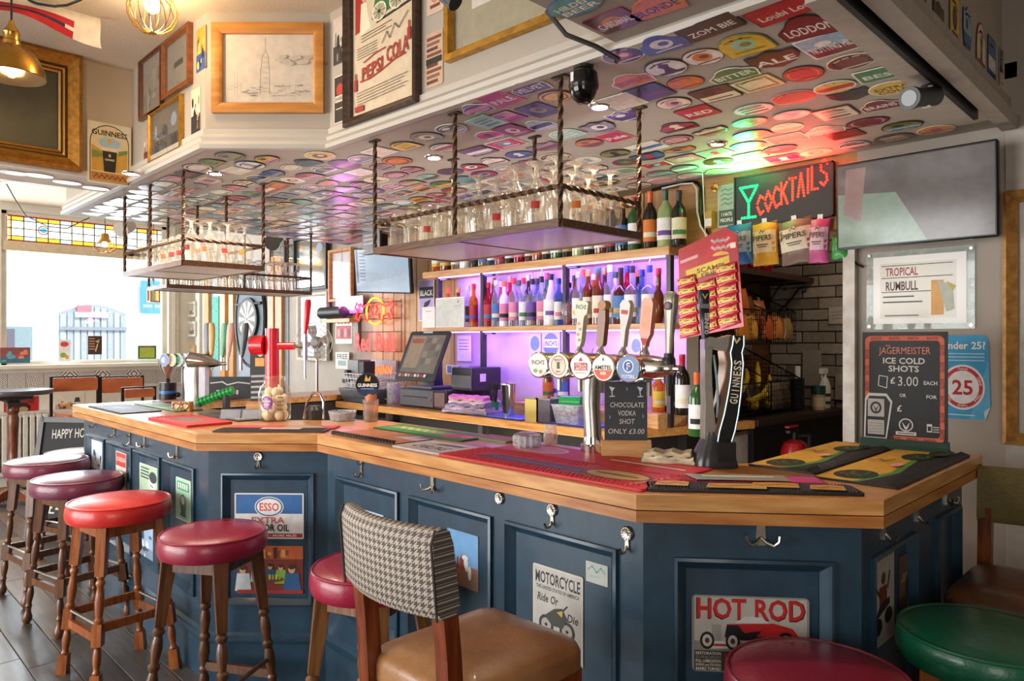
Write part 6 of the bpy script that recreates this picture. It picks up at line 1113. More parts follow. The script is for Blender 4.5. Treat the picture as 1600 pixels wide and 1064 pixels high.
# --- five headed chrome beer tap
yb = 1.965; B5 = [at_y(px, py, yb) for px, py in ((841, 568), (873, 569), (908, 570), (943, 573), (982, 574))]; zbar = 1.408
x0, x1 = B5[0].x, B5[4].x; cxx = at_y(927, 650, yb + .06).x
t = thing('beer_tap', 'large chrome beer tap with five round badges and five tall handles', 'beer tap', T(cxx, yb + .06, ZT))
L_ = lambda x, y, z: (x - cxx, y - yb - .06, z - ZT)
part('column', t, lambda g: (g.tube([(0, 0, .03), (-.004, 0, .1), (-.010, 0, .18), (-.008, 0, .24), (0, 0, .30)], [.032, .031, .032, .034, .036], STEEL, 20),)); part('base_ring', t, lambda g: g.lathe([(0, 0), (.045, 0), (.046, .03), (.038, .036), (.034, .06), (0, .06)], CHROME, 24))
part('cross_bar', t, lambda g: (lambda a, b: g.tube([(a[0] - .035, a[1], a[2]), (a[0] - .03, a[1], a[2]), (b[0] + .05, b[1], b[2]), (b[0] + .10, b[1], b[2]), (b[0] + .135, b[1], b[2]), (b[0] + .14, b[1], b[2]), (b[0] + .16, b[1], b[2])], [.02, .041, .043, .036, .02, .012, .012], CHROME, 22))(L_(x0, yb + .06, zbar), L_(x1, yb + .06, zbar)))
BD = [('INCHS', 'e9e6da', '2f4a3a', '7fae8a'), ('MORETTI', 'e6dcc9', 'a5522f', '3a5a3a'), ('STELLA', 'efe9e4', 'c9263a', 'c9263a'), ('AMSTEL', 'ece6de', 'd9603a', '8a5a4a'), ('FOSTERS', '155aa8', 'ffffff', 'c9263a')]
for i, p in enumerate(B5):
    nm_, c, k, a = BD[i]; Mb = Matrix.Translation(L_(p.x, yb, p.z)) @ Matrix.Rotation(PI / 2, 4, 'X')
    b = part('badge_pod', t, lambda g: (g.cyl((0, 0, -.07), (0, 0, -.012), .047, mat('8d6a4a', .25, .8) if i == 1 else CHROME, n=24), g.lathe([(0, -.012), (.049, -.012), (.05, -.006), (.049, .0), (.046, .002), (0, .002)], CHROME, 28)), M=Mb)
    def face(g):
        g.z = .002; g.ell(0, 0, .044, .044, mat(c, .35, 0, .02, 9, 0, .15), 26)
        if i == 0: g.text("INCH'S", 0, .010, .016, mat(k), .066); g.ell(-.012, -.022, .012, .008, mat(a)); g.ell(.014, -.025, .010, .008, mat('d98a5a'))
        if i == 1: g.ell(0, 0, .036, .036, mat('a5522f'), 24); g.ell(0, 0, .033, .033, mat(c), 24); g.poly([(-.008, -.012), (.008, -.012), (.006, .008), (.012, .012), (-.012, .012), (-.006, .008)], mat(a)); g.text('MORETTI', 0, .020, .008, mat(k), .04); g.text('BIRRA', 0, -.022, .007, mat(k), .024)
        if i == 2: g.rect(-.030, -.016, .030, .012, mat(k)); g.text('STELLA', 0, .004, .010, WHITE, .05); g.text('ARTOIS', 0, -.009, .010, WHITE, .05); g.poly([(-.01, .018), (.01, .018), (.005, .026), (0, .032), (-.005, .026)], mat(k)); g.line([(-.025, -.024), (.025, -.024)], .003, mat('b9a070'))
        if i == 3: g.ell(0, -.0, .040, .040, mat(k), 20, PI, 2 * PI); g.rect(-.042, -.007, .042, .011, mat(c)); g.text('AMSTEL', 0, .002, .014, INK, .074); g.text('BIER', 0, -.018, .010, WHITE, .026); g.ell(0, .03, .004, .006, mat('4a6ab5'), 8)
        if i == 4: g.ell(0, .008, .022, .022, WHITE, 20); g.ell(0, .008, .018, .018, mat('155aa8'), 20); g.text('F', 0, .008, .024, mat('e6e9f2'), .016); g.line([(-.006, .008), (.006, .004)], .004, mat(a)); g.text('FOSTERS', 0, -.026, .011, WHITE, .052)
    part('badge_face', b, face, False)
HX = [at_y(px, 500, yb + .10) for px in (905, 938, 973, 1007)]
def paddle(g, prof, m, th=.012): g.loft([[(x, -th, z) for x, z in prof], [(x, th, z) for x, z in prof]], m)
def mirror(pts): return [(x, z) for x, z in pts] + [(-x, z) for x, z in reversed(pts)]
HD = [('handle', mirror([(.008, 0), (.014, .02), (.016, .10), (.018, .115), (.03, .125), (.032, .165), (.018, .17)]), 'd9d2b8'), ('handle', mirror([(.008, 0), (.016, .01), (.018, .10), (.014, .135), (.010, .14)]), '8a5028'), ('handle', mirror([(.008, 0), (.010, .06), (.020, .11), (.022, .15), (.012, .165)]), 'd0cbc4'), ('handle', mirror([(.006, 0), (.010, .02), (.022, .045), (.024, .15), (.016, .168)]), 'e58a6a')]
for i, p in enumerate(HX):
    xx, yy, zz = L_(p.x, yb + .10, zbar + .03); lean = Matrix.Translation((xx, yy, zz)) @ Matrix.Rotation(.10, 4, 'Y') @ Matrix.Scale(1.0, 4)
    part('tap_valve', t, lambda g: g.lathe([(0, -.03), (.012, -.03), (.013, 0), (.017, .004), (.017, .02), (.01, .03), (.008, .045), (0, .045)], CHROME, 14), M=lean)
    hm = HD[i]; hd = part('tap_handle', t, lambda g: (setattr(g, 'M', Matrix.Translation((0, 0, .04))), paddle(g, hm[1], mat(hm[2], .35, 0, .08, 12, 0, .2))), M=lean)
    def hp(g):
        g.M = Matrix.Translation((0, -.0122, .04)) @ Matrix.Rotation(PI / 2, 4, 'X')
        if i == 0: g.text('INCHS', 0, .148, .016, mat('4a7a5a'), .05); [g.ell(0.004 * (-1) ** k, .025 + .02 * k, .007, .006, mat(('8fae8a', 'd9a07a')[k % 2]), 8) for k in range(4)]
        if i == 1: g.z = .002; g.ell(0, .15, .016, .016, mat('d9a56a'), 16)
        if i == 2: g.rect(-.014, .115, .014, .13, mat('c9483a'))
        if i == 3: g.poly([(-.016, .03), (.016, .03), (.004, .006), (-.004, .006)], mat('c01f2a')); g.rect(-.014, .06, .014, .14, mat('f0a888'))
    part('handle_badge', hd, hp, False)
    if i == 1: part('handle_knob', hd, lambda g: g.cyl((0, -.016, .19), (0, .016, .19), .018, mat('b98a5a'), n=16))
pp = at_y(1045, 600, yb + .06); xx, yy, zz = L_(pp.x, yb + .06, zbar)
vv = part('stout_valve', t, lambda g: (g.cyl((0, 0, -.05), (0, 0, .05), .016, BLACK, n=14), g.lathe([(0, -.09), (.008, -.09), (.01, -.05), (0, -.05)], BLACK, 10), g.lathe([(.018, .0), (.022, .006), (.022, .03), (.018, .036)], BLACK, 12), g.cyl((-.03, 0, 0), (0, 0, 0), .013, CHROME)), M=Matrix.Translation((xx, yy, zz)))
part('tap_handle', t, lambda g: g.loft([[(a * k, b * k * .7, z) for a, b in rrect(2, 2, .7, 3)] for k, z in ((.011, 0), (.014, .05), (.019, .12), (.024, .17), (.023, .195), (.013, .205))], mat('8d8678', .3, .4, .1, 14)), M=Matrix.Translation((xx, yy, zz + .048)) @ Matrix.Rotation(.05, 4, 'Y')); part('handle_badge', t, lambda g: (g.cyl((0, 0, 0), (0, -.003, 0), .014, mat('2a2a4a'), n=16), g.cyl((0, -.003, 0), (0, -.004, 0), .009, mat('8a5a5a'), n=12)), M=Matrix.Translation((xx + .008, yy - .018, zz + .205)))
part('drip_nozzle', t, lambda g: [g.tube([(L_(p.x, 0, 0)[0], .03, zbar - ZT - .02), (L_(p.x, 0, 0)[0], .06, zbar - ZT - .05), (L_(p.x, 0, 0)[0], .06, zbar - ZT - .10)], .009, STEEL, 8) for p in B5], kind='stuff')
# --- harp shaped stout tap
Y0 = at_z(1118, 727, ZT); t = thing('stout_tap', 'tall harp shaped black and silver stout tap with vertical cream lettering', 'beer tap', frame((Y0.x - .01, Y0.y + .01, ZT), (1, 1, 0), (0, 0, 1)) @ Matrix.Rotation(-PI / 2, 4, 'X'))
# local: x right as seen, y away from the viewer, z up
SV = mat('aaa49c', .28, .6, .08); GB_ = mat('121316', .3, .2, .05, 9, 0, .4); K_ = .00205
PXZ = lambda px, py: ((px - 1118) * K_, (727 - py) * K_)
def sweep(g, pts, m, d0, d1):                        # pts: (xl, xr, z) outline rows, lofted with depth
    g.loft([[(xl, -d0, z), (xr, -d0, z), (xr + (d1 - d0) * 0, d1, z), (xl, d1, z)] for xl, xr, z in pts], m)
rows = [(1084, 1152, 729), (1084, 1152, 722), (1088, 1148, 705), (1098, 1142, 684), (1100, 1140, 672)]
part('base', t, lambda g: g.loft([[(x, y, PXZ(0, py)[1]) for x, y in [((PXZ(l, 0)[0] + PXZ(r, 0)[0]) / 2 + a * (PXZ(r, 0)[0] - PXZ(l, 0)[0]) / 2, b * (PXZ(r, 0)[0] - PXZ(l, 0)[0]) / 2.4) for a, b in rrect(2, 2, .6, 4)]] for l, r, py in rows], mat('3a3b3e', .3, .5, .05, 9, 0, .3)))
part('front_plate', t, lambda g: g.box(PXZ(1116, 0)[0], -.062, PXZ(0, 716)[1], PXZ(1143, 0)[0], -.03, PXZ(0, 686)[1], BLACK), False)
back = [(1098, 1121, 684), (1098, 1118, 660), (1099, 1115, 630), (1098, 1113, 600), (1098, 1112, 570), (1098, 1113, 545), (1100, 1118, 532)]
part('silver_limb', t, lambda g: g.loft([[(PXZ(l, 0)[0] + ins, yy, PXZ(0, py)[1]) if e == 0 else (PXZ(r, 0)[0] - ins, yy, PXZ(0, py)[1]) for e, yy, ins in ((0, -.028, .004), (1, -.028, .004), (1, -.014, 0), (1, .02, 0), (0, .02, 0), (0, -.014, 0))] for l, r, py in back], SV))
front = [(1112, 1142, 686), (1115, 1147, 670), (1122, 1152, 645), (1128, 1156, 615), (1132, 1158, 590), (1134, 1160, 565), (1132, 1158, 548), (1135, 1161, 537), (1137, 1161, 522)]
part('harp_band', t, lambda g: g.loft([[(PXZ(l, 0)[0], -.036, PXZ(0, py)[1]), (PXZ(r, 0)[0], -.036, PXZ(0, py)[1]), (PXZ(r, 0)[0], .02, PXZ(0, py)[1]), (PXZ(l, 0)[0] - .012, .02, PXZ(0, py)[1])] for l, r, py in front], mat('8a6c56', .25, .7, .1, 6)))
part('black_strip', t, lambda g: g.loft([[(PXZ(l + 7, 0)[0], -.0385, PXZ(0, py)[1]), (PXZ(r - 3, 0)[0], -.0385, PXZ(0, py)[1]), (PXZ(r - 3, 0)[0], -.0362, PXZ(0, py)[1]), (PXZ(l + 7, 0)[0], -.0362, PXZ(0, py)[1])] for l, r, py in front], GB_))
for s_, o_ in ((0, 6), (1, -2.5)): part('light_edge', t, lambda g: g.tube([(PXZ((l, r)[s_] + o_, 0)[0], -.0385, PXZ(0, py)[1]) for l, r, py in front], .0016, glow('bfe6f2', 1.6), 5))
part('top_bridge', t, lambda g: (g.loft([[(PXZ(px, 0)[0], y, PXZ(0, py + dz)[1]) for y, dz in ((-.036, 0), (.02, 0), (.02, th), (-.036, th))] for px, py, th in ((1098, 528, 16), (1108, 524, 15), (1120, 526, 18), (1130, 524, 22), (1140, 521, 24))], SV)))
part('inner_strip', t, lambda g: g.tube([(PXZ(px, 0)[0], -.02, PXZ(0, py)[1]) for px, py in ((1114, 552), (1119, 590), (1121, 625), (1119, 650))], .004, mat('9fc9d0', .2, .3), 6))
def gword(g):
    cxs = [((l + r) / 2 + 2, py) for l, r, py in front]
    word = 'GUINNESS'
    for i, ch in enumerate(word):
        py = 624 - i * 8.6; j = next(k for k in range(len(cxs) - 1) if cxs[k][1] >= py >= cxs[k + 1][1]); f = (cxs[j][1] - py) / (cxs[j][1] - cxs[j + 1][1]); px = cxs[j][0] + f * (cxs[j + 1][0] - cxs[j][0])
        g.M = Matrix.Translation((PXZ(px, 0)[0], -.0392, PXZ(0, py)[1])) @ Matrix.Rotation(PI / 2, 4, 'X'); g.z = 0; g.text(ch, 0, 0, .024, mat('e6dcc0'), .006 if ch == 'I' else .0155, rot=PI / 2 - .1)
    g.M = Matrix.Translation((PXZ(1148, 0)[0], -.0395, PXZ(0, 528)[1])) @ Matrix.Rotation(PI / 2, 4, 'X'); g.z = 0; g.poly([(-.012, .004), (-.002, -.014), (.012, .002), (.006, .008), (-.001, -.006), (-.008, .009)], mat('d9c48a'))
part('lettering', t, gword, False)
hd = part('tap_handle', t, lambda g: g.loft([[((px - 1118) * K_ + a * k, b * k + .0, (727 - py) * K_) for a, b in rrect(2, 2, .5, 3)] for px, py, k in ((1104, 526, .011), (1103, 500, .014), (1102, 480, .015), (1101, 478, .0165), (1101, 470, .0165), (1101, 468, .016), (1101, 455, .018), (1101, 450, .015))], mat('141518', .25, 0, .05, 9, 0, .5)))
def hw(g): g.M = Matrix.Translation(((1104 - 1118) * K_, -.0155, (727 - 503) * K_)) @ Matrix.Rotation(PI / 2, 4, 'X'); g.text('GUINNESS', 0, 0, .013, mat('dcd6c8'), .068, rot=PI / 2); g.M = Matrix.Translation(((1101 - 1118) * K_, -.0185, (727 - 459) * K_)) @ Matrix.Rotation(PI / 2, 4, 'X'); g.poly([(-.010, .006), (0, -.012), (.010, .006), (.006, .006), (0, -.005), (-.006, .006)], mat('c9b06a'))
part('lettering', hd, hw, False); part('handle_ring', hd, lambda g: g.box((1101 - 1118) * K_ - .0168, -.0168, (727 - 479) * K_, (1101 - 1118) * K_ + .0168, .0168, (727 - 472) * K_, mat('8a8c90', .3, .5)), False)
# --- chalkboards, cloth, ashtray, jar, cans
CHK = mat('3b3d42', .7, 0, .12, 12); CH = mat('d5d5d0', .9)
def chalkboard(label, M, w, h, art, base=True):
    zb_ = .045 if base else .005; t = thing('chalkboard', label, 'chalkboard', M); part('slate', t, lambda g: g.loft([[(x, z, y) for x, y, z in ((-w / 2, .0, zb_), (w / 2, 0, zb_), (w / 2, 0, zb_ + h), (-w / 2, 0, zb_ + h))], [(x, z, y) for x, y, z in ((-w / 2, -.008, zb_), (w / 2, -.008, zb_), (w / 2, -.008, zb_ + h), (-w / 2, -.008, zb_ + h))]], CHK), False)
    def a(g): g.M = Matrix.Translation((0, zb_ + h / 2, .0005)); art(g, w, h)
    part('chalk_writing', t, a, False)
    if base: part('wooden_base', t, lambda g: g.bbox(-w / 2 - .012, .0, -.035, w / 2 + .012, .055, .035, OAK, .006) if 0 else g.loft([[(s * (w / 2 + .012), y, z) for y, z in ((0, -.04), (0, .04), (.045, .02), (.055, .012), (.055, -.012), (.045, -.025))] for s in (-1, 1)], wood('c98f58', 'e0b07a', 'x', .5, 6)), False)
    return t
def choc(g, w, h):
    for i, (s, ww) in enumerate((('CHOCOLATE', .8), ('VODKA', .42), ('SHOT', .36))): g.text(s, .02 * w, h * (.12 - .135 * i), h * .08, CH, w * ww, False, shear=.1)
    g.text('ONLY £3.00', 0, -h * .31, h * .08, CH, w * .86, False, shear=.1)
    for x, c in ((-.33, CH), (.33, mat('c9d6d6'))): g.poly([(w * (x - .07), h * .42), (w * (x + .07), h * .40), (w * x, h * .33)], c); g.line([(w * x, h * .33), (w * (x + .01), h * .26)], .003, c); g.line([(w * (x - .05), h * .255), (w * (x + .06), h * .26)], .003, c)
    for x, y in ((-.4, -.08), (.38, -.06), (.0, .38)): g.poly([(w * x, h * (y + .04)), (w * (x + .05), h * y), (w * x, h * (y - .04)), (w * (x + .015), h * y)], mat('5aa0b5'))
p = at_z(970, 712, ZT); chalkboard('small chalkboard offering a chocolate vodka shot for £3.00', frame((p.x, p.y + .03, ZT + .001), (1, .86, 0), (0, .0, 1)), .148, .215, choc)
p = at_z(388, 650, ZT); chalkboard('tall narrow chalkboard with four written lines behind the egg jar', frame((p.x - .28, p.y + .20, ZT + .001), (1, .9, 0), (0, 0, 1)), .12, .34, lambda g, w, h: (g.rect(-w * .25, h * .12, w * .2, h * .26, mat('d9a24a')), g.ell(0, h * .36, w * .16, h * .08, CH, 10), [g.line([(-w * .4, -h * (.05 + .09 * k)), (w * .36, -h * (.04 + .09 * k))], .012, mat('a9aaa8')) for k in range(5)]))
p = at_z(362, 622, ZT); chalkboard('wide chalkboard with chalk date line on the far left counter', frame((-4.86, 2.12, ZT + .001), (1, 1, 0), (-.12, .12, 1)), .36, .15, lambda g, w, h: (g.line([(-w * .42, h * .2), (-w * .2, h * .26), (-w * .1, h * .12), (w * .1, h * .24), (w * .4, h * .16)], .008, CH), g.rect(-w * .3, -h * .32, -w * .22, -h * .12, CH), g.rect(-w * .16, -h * .32, -w * .12, -h * .12, CH), g.rect(-w * .06, -h * .32, .02 * w, -h * .12, CH), g.rect(.08 * w, -h * .32, .12 * w, -h * .12, CH)), False)
p = at_z(1040, 722, ZT); cloth('folded cream bar cloth beside the chalkboard', T(p.x, p.y + .02, ZT, .5), .17, .11, ('d9cfae', 'e0d7ba', 'cfc39e'))
p = at_z(818, 699, ZT); t = thing('ashtray', 'round cut glass ashtray near the back edge of the bar', 'ashtray', T(p.x, p.y + .02, ZT)); CUT = glass('eef2f6', .25, .03, .55)
part('bowl', t, lambda g: g.loft([[(r * (1 + .04 * (-1) ** j) * math.cos(2 * PI * j / 28), r * (1 + .04 * (-1) ** j) * math.sin(2 * PI * j / 28), z) for j in range(28)] for r, z in ((.045, 0), (.052, .01), (.054, .045), (.05, .05), (.044, .048), (.04, .012), (.001, .01))], CUT), ang=10); part('lid', t, lambda g: g.lathe([(.0, .062), (.03, .06), (.048, .053), (.05, .05), (0, .05)], STEEL, 20))
p = at_z(852, 692, ZT); t = thing('snack_bag', 'small clear bag of red sweets by the ashtray', 'bag', T(p.x, p.y + .03, ZT, .6)); part('bag', t, lambda g: g.loft([[(a * w_, b * d_, z) for a, b in rrect(2, 2, .6, 3)] for w_, d_, z in ((.025, .015, 0), (.028, .02, .03), (.022, .012, .06), (.027, .004, .075))], glass('f2e6e6', .3, .1, .4)))
for k in range(5): part('sweet', t, lambda g: g.sphere((-.012 + .006 * k, .004 * (-1) ** k, .014 + .01 * (k % 3)), .008, mat(('c9252a', 'e07a3a')[k % 2]), 8, 5))
p = at_z(416, 656, ZT); t = thing('egg_jar', 'large glass jar of pickled eggs with a purple label', 'jar', T(p.x, p.y + .045, ZT)); JG = glass('fdfaf0', .05, .03, .3)
part('jar', t, lambda g: g.lathe([(0, 0), (.07, 0), (.078, .01), (.08, .03), (.08, .14), (.07, .17), (.052, .19), (.05, .2), (.052, .222), (.048, .222), (.046, .2), (.0, .19)] if 0 else [(.07, 0), (.078, .01), (.08, .03), (.08, .14), (.07, .17), (.052, .19), (.05, .2), (.053, .205), (.053, .225), (.05, .225)], JG, 28))
k = 0
for lv, z in enumerate((.028, .068, .108, .145)):
    for j in range(5 if lv < 3 else 3): a = j * 2 * PI / (5 if lv < 3 else 3) + lv * .6; rr = .046 if lv < 3 else .03; part('egg', t, lambda g: g.sphere((rr * math.cos(a), rr * math.sin(a), z), .0215, mat('ead9bd', .4), 12, 8, 1.2))
Mj = Matrix.Rotation(-.35, 4, 'Z')
part('purple_label', t, lambda g: (g.add([(.0812 * math.cos(a - .95), .0812 * math.sin(a - .95), z) for a, z in [(.38 * math.cos(k * PI / 9), .095 + .034 * math.sin(k * PI / 9)) for k in range(18)]], [tuple(range(18))], mat('8a3a9a'))), False)
def jl(g): g.M = frame((.083 * math.cos(-.95), .083 * math.sin(-.95), .095), (-math.sin(-.95), math.cos(-.95), 0), (0, 0, 1)); g.text('PICKLED', 0, .009, .009, WHITE, .046); g.text('EGGS', 0, -.007, .009, WHITE, .03)
part('label_text', t, jl, False); part('scale_marks', t, lambda g: [g.add([(.0812 * math.cos(a), .0812 * math.sin(a), z) for z in (zz, zz + .004) for a in (-.3, -.12, .06)], [(0, 1, 4, 3), (1, 2, 5, 4)], mat('6a5a4a')) for zz in (.06, .08, .1, .12)], False)
# red tap behind the jar
t = thing('beer_tap', 'bright red cylinder beer tap with a round red badge and tall red handle', 'beer tap', T(-3.62, 1.80, ZT)); RP = mat('d01f2c', .22, 0, .04, 9, 0, .5)
part('column', t, lambda g: g.cyl((0, 0, 0), (0, 0, .47), .036, RP, n=24)); part('badge_pod', t, lambda g: (g.cyl((-.02, -.03, .38), (-.075, -.075, .38), .052, RP, n=24), g.cyl((-.075, -.075, .38), (-.077, -.077, .38), .046, mat('e04a4a', .3), n=22), g.cyl((-.077, -.077, .38), (-.0778, -.0778, .38), .026, mat('f0b0a8', .3), n=18))); part('side_arm', t, lambda g: (g.cyl((.02, .02, .375), (.085, .085, .375), .02, RP, n=14), g.cyl((.085, .085, .375), (.125, .125, .37), .009, CHROME, n=10)))
part('tap_valve', t, lambda g: (g.cyl((.125, .125, .30), (.125, .125, .44), .013, CHROME, n=12), g.cyl((.125, .125, .20), (.125, .125, .3), .006, STEEL, n=8))); part('tap_handle', t, lambda g: g.loft([[(.125 + a * k + dx, .125 + b * k + dx, z) for a, b in rrect(2, 2, .6, 3)] for k, dx, z in ((.008, 0, .44), (.014, .004, .50), (.016, .01, .60), (.012, .012, .625))], RP))
def mad(g): g.M = frame((-.012, -.034, .1), (1, .35, 0), (0, 0, 1)) ; g.text('MADRI', .012, .05, .024, WHITE, .085, rot=PI / 2)
part('lettering', t, mad, False)
# stout badge on a glass at the bend
p = at_z(574, 657, ZT); t = thing('stout_surger', 'pint glass with a round black white-lettered badge at the bend of the bar', 'tap badge', T(p.x, p.y + .02, ZT))
part('glass_foot', t, lambda g: g.lathe([(0, 0), (.034, 0), (.036, .01), (.04, .11), (.038, .11), (.033, .012), (0, .01)], glass('f3dcc4', .12), 18)); part('neck', t, lambda g: g.lathe([(0, .1), (.028, .1), (.03, .13), (.02, .15), (0, .15)], mat('b9703a', .4), 14))
bd = part('badge', t, lambda g: (g.cyl((0, 0, 0), (0, 0, .02), .058, BLACK, n=28),), M=frame((-.006, -.012, .185), (1, 1, 0), (0, -.0, 1)))
def gb(g): g.z = .0205; g.ell(0, 0, .054, .054, mat('17181c', .2), 28); g.ell(0, 0, .054, .054, mat('26375a', .25), 18, PI + .35, 2 * PI - .35); g.text('GUINNESS', 0, -.002, .017, WHITE, .098); g.poly([(-.014, .018), (.014, .018), (.018, .045), (.004, .028), (-.006, .05)], mat('c9a04a')); g.line([(-.03, -.02), (.03, -.02)], .003, mat('9fb4d9'))
part('badge_print', bd, gb, False)
# straws in a glass, round tray, soda gun
p = at_z(527, 656, ZT); t = thing('glass_dish', 'cut glass dish of dark coasters on the bar behind the dark mat', 'dish', T(p.x, p.y + .03, ZT)); part('dish', t, lambda g: g.lathe([(0, 0), (.06, 0), (.07, .05), (.066, .05), (.056, .006), (0, .005)], CUT, 24)); part('coaster', t, lambda g: [g.cyl((0, 0, .01 + k * .008), (0, 0, .016 + k * .008), .052, mat(('3a332f', '6a5f58')[k % 2]), n=16) for k in range(4)], kind='stuff')
p = at_z(478, 655, ZT); t = thing('swan_neck_spout', 'curved steel spout and round black pump by the egg jar', 'spout', T(p.x - .02, p.y + .06, ZT)); part('spout', t, lambda g: g.tube([(-.055, -.03, .0), (-.04, -.02, .09), (-.015, 0, .135), (.02, .02, .13), (.035, .03, .09), (.035, .03, 0)], .007, CHROME, 8)); part('pump_body', t, lambda g: g.lathe([(0, 0), (.04, 0), (.045, .05), (.03, .07), (0, .07)], mat('2a2624', .35), 16))
p = at_z(593, 640, ZT); t = thing('straw_glass', 'glass of pale straws behind the stout badge', 'glass', T(at_y(566, 600, 2.93).x, 2.93, ZB)); part('glass', t, lambda g: g.lathe([(0, 0), (.03, 0), (.036, .1), (.034, .1), (.028, .01), (0, .008)], MG, 14))
for i in range(7): a = i * 2.2; part('straw', t, lambda g: g.cyl((.01 * math.cos(a), .01 * math.sin(a), .01), (.034 * math.cos(a), .034 * math.sin(a), .2), .0035, mat(('a9d0d6', 'e6e2de', '7fb0c0')[i % 3]), n=6))
# left chrome tap, canister, green holder, card box
p = at_z(297, 632, ZT); t = thing('beer_tap', 'chrome beer tap on a curved grey column at the left end of the bar', 'beer tap', frame((p.x, p.y + .02, ZT), (1, 1, 0), (0, 0, 1)) @ Matrix.Rotation(-PI / 2, 4, 'X'))
part('column', t, lambda g: g.loft([[(dx + a * .045, b * .035, z) for a, b in rrect(2, 2, .4, 3)] for dx, z in ((0, 0), (.0, .08), (-.006, .16), (-.004, .22), (.01, .26))], STEEL)); part('side_panel', t, lambda g: g.box(.046, -.03, .02, .085, .03, .24, mat('c9c4d0', .3)), False); part('chrome_head', t, lambda g: g.tube([(-.03, -.02, .285), (-.02, -.02, .285), (.07, 0, .275), (.13, .01, .262), (.16, .015, .26), (.2, .02, .26)], [.03, .05, .045, .025, .012, .01], CHROME, 18))
for i, (x, z, c) in enumerate(((-.16, .285, '4a6ab5'), (-.115, .285, 'd9b98a'), (-.075, .285, '3f8a5a'), (-.035, .285, 'c9ccd6'))): part('badge', t, lambda g: (g.cyl((x + .02, .0, z), (x, -.045, z), .04, CHROME, n=18), g.cyl((x, -.045, z), (x - .0008, -.047, z), .036, mat(c, .2), n=16), g.cyl((x - .0008, -.047, z), (x - .001, -.048, z), .018, mat('e6e6ea', .2), n=12)))
for x, c, l in ((.075, '5a5a60', .0), (.10, 'c9a04a', .0), (.165, '3f9a6a', .02), (.20, 'd9a08a', .02), (.285, '2a2a2e', .03)): part('tap_handle', t, lambda g: g.loft([[(x + l * (z - .25) * 4 + a * k, .03 + b * .012, z) for a, b in rrect(2, 2, .5, 3)] for k, z in ((.008, .30), (.017, .36), (.022, .44), (.02, .50), (.012, .515))], mat(c, .3, 0, .05, 9, 0, .3))); part('tap_valve', t, lambda g: g.cyl((x, .03, .22), (x, .03, .31), .011, CHROME, n=10))
p = at_z(255, 622, ZT); t = thing('tap_canister', 'black cylinder with blue band and steel scoop at the far left of the bar', 'canister', T(p.x, p.y + .03, ZT)); part('cylinder', t, lambda g: g.cyl((0, 0, 0), (0, 0, .115), .056, mat('1e1d22', .35), n=22)); part('blue_band', t, lambda g: g.cyl((0, 0, .04), (0, 0, .06), .0575, mat('2f7ac9', .3), n=22)); part('knob', t, lambda g: g.sphere((.05, .05, .03), .018, BLACK, 10, 6)); part('scoop', t, lambda g: g.lathe([(.012, .11), (.03, .17), (.055, .22), (.065, .28), (.06, .28), (.05, .22), (.025, .17), (.008, .11)], CHROME, 18)); part('side_post', t, lambda g: g.box(.065, .065, 0, .09, .09, .25, mat('8f949c', .35)), False)
p = at_z(320, 636, ZT); t = thing('ribbed_holder', 'bright green ribbed holder leaning beside the left chrome tap', 'holder', T(p.x + .02, p.y + .05, ZT)); part('ribbed_body', t, lambda g: [g.tube([(-.07 + .14 * k / 9 - .0, -.07 + .14 * k / 9, .03 + .075 * k / 9), (-.07 + .14 * (k + .6) / 9, -.07 + .14 * (k + .6) / 9, .03 + .075 * (k + .6) / 9)], .027, mat('1fa34a', .3), 10) for k in range(10)] + [g.cyl((-.07, -.07, .03), (.075, .075, .107), .023, mat('127a35', .3), n=12)], kind='stuff'); part('foot', t, lambda g: g.cyl((.05, .05, 0), (.05, .05, .08), .022, mat('3a3440'), n=12))
for i, px in enumerate((281, 295)): p = at_z(px, 640, ZT); t = thing('tap_stand', ('small wooden block left of the chrome column foot', 'small wooden block and chrome ring right of the column foot')[i], 'block', T(p.x, p.y - .01, ZT, .6)); part('block', t, lambda g: g.bbox(-.03, -.02, 0, .03, .02, .055, OAK, .004), False); part('chrome_ring', t, lambda g: g.tube([(.02 * math.cos(k * PI / 6), -.024, .03 + .02 * math.sin(k * PI / 6)) for k in range(12)], .005, CHROME, 6, True))
p = at_z(366, 655, ZT); t = thing('card_box', 'grey two part card holder in front of the tall chalkboard', 'holder', frame((p.x, p.y + .03, ZT), (1, 1, 0), (-.25, .25, 1))); part('holder', t, lambda g: (g.box(-.11, 0, -.02, .11, .06, -.012, mat('6a6e76', .4)), g.box(-.105, .008, -.012, -.005, .055, -.008, mat('8d929c', .3)), g.box(.005, .008, -.012, .105, .055, -.008, mat('9a9ea6', .3))), False)
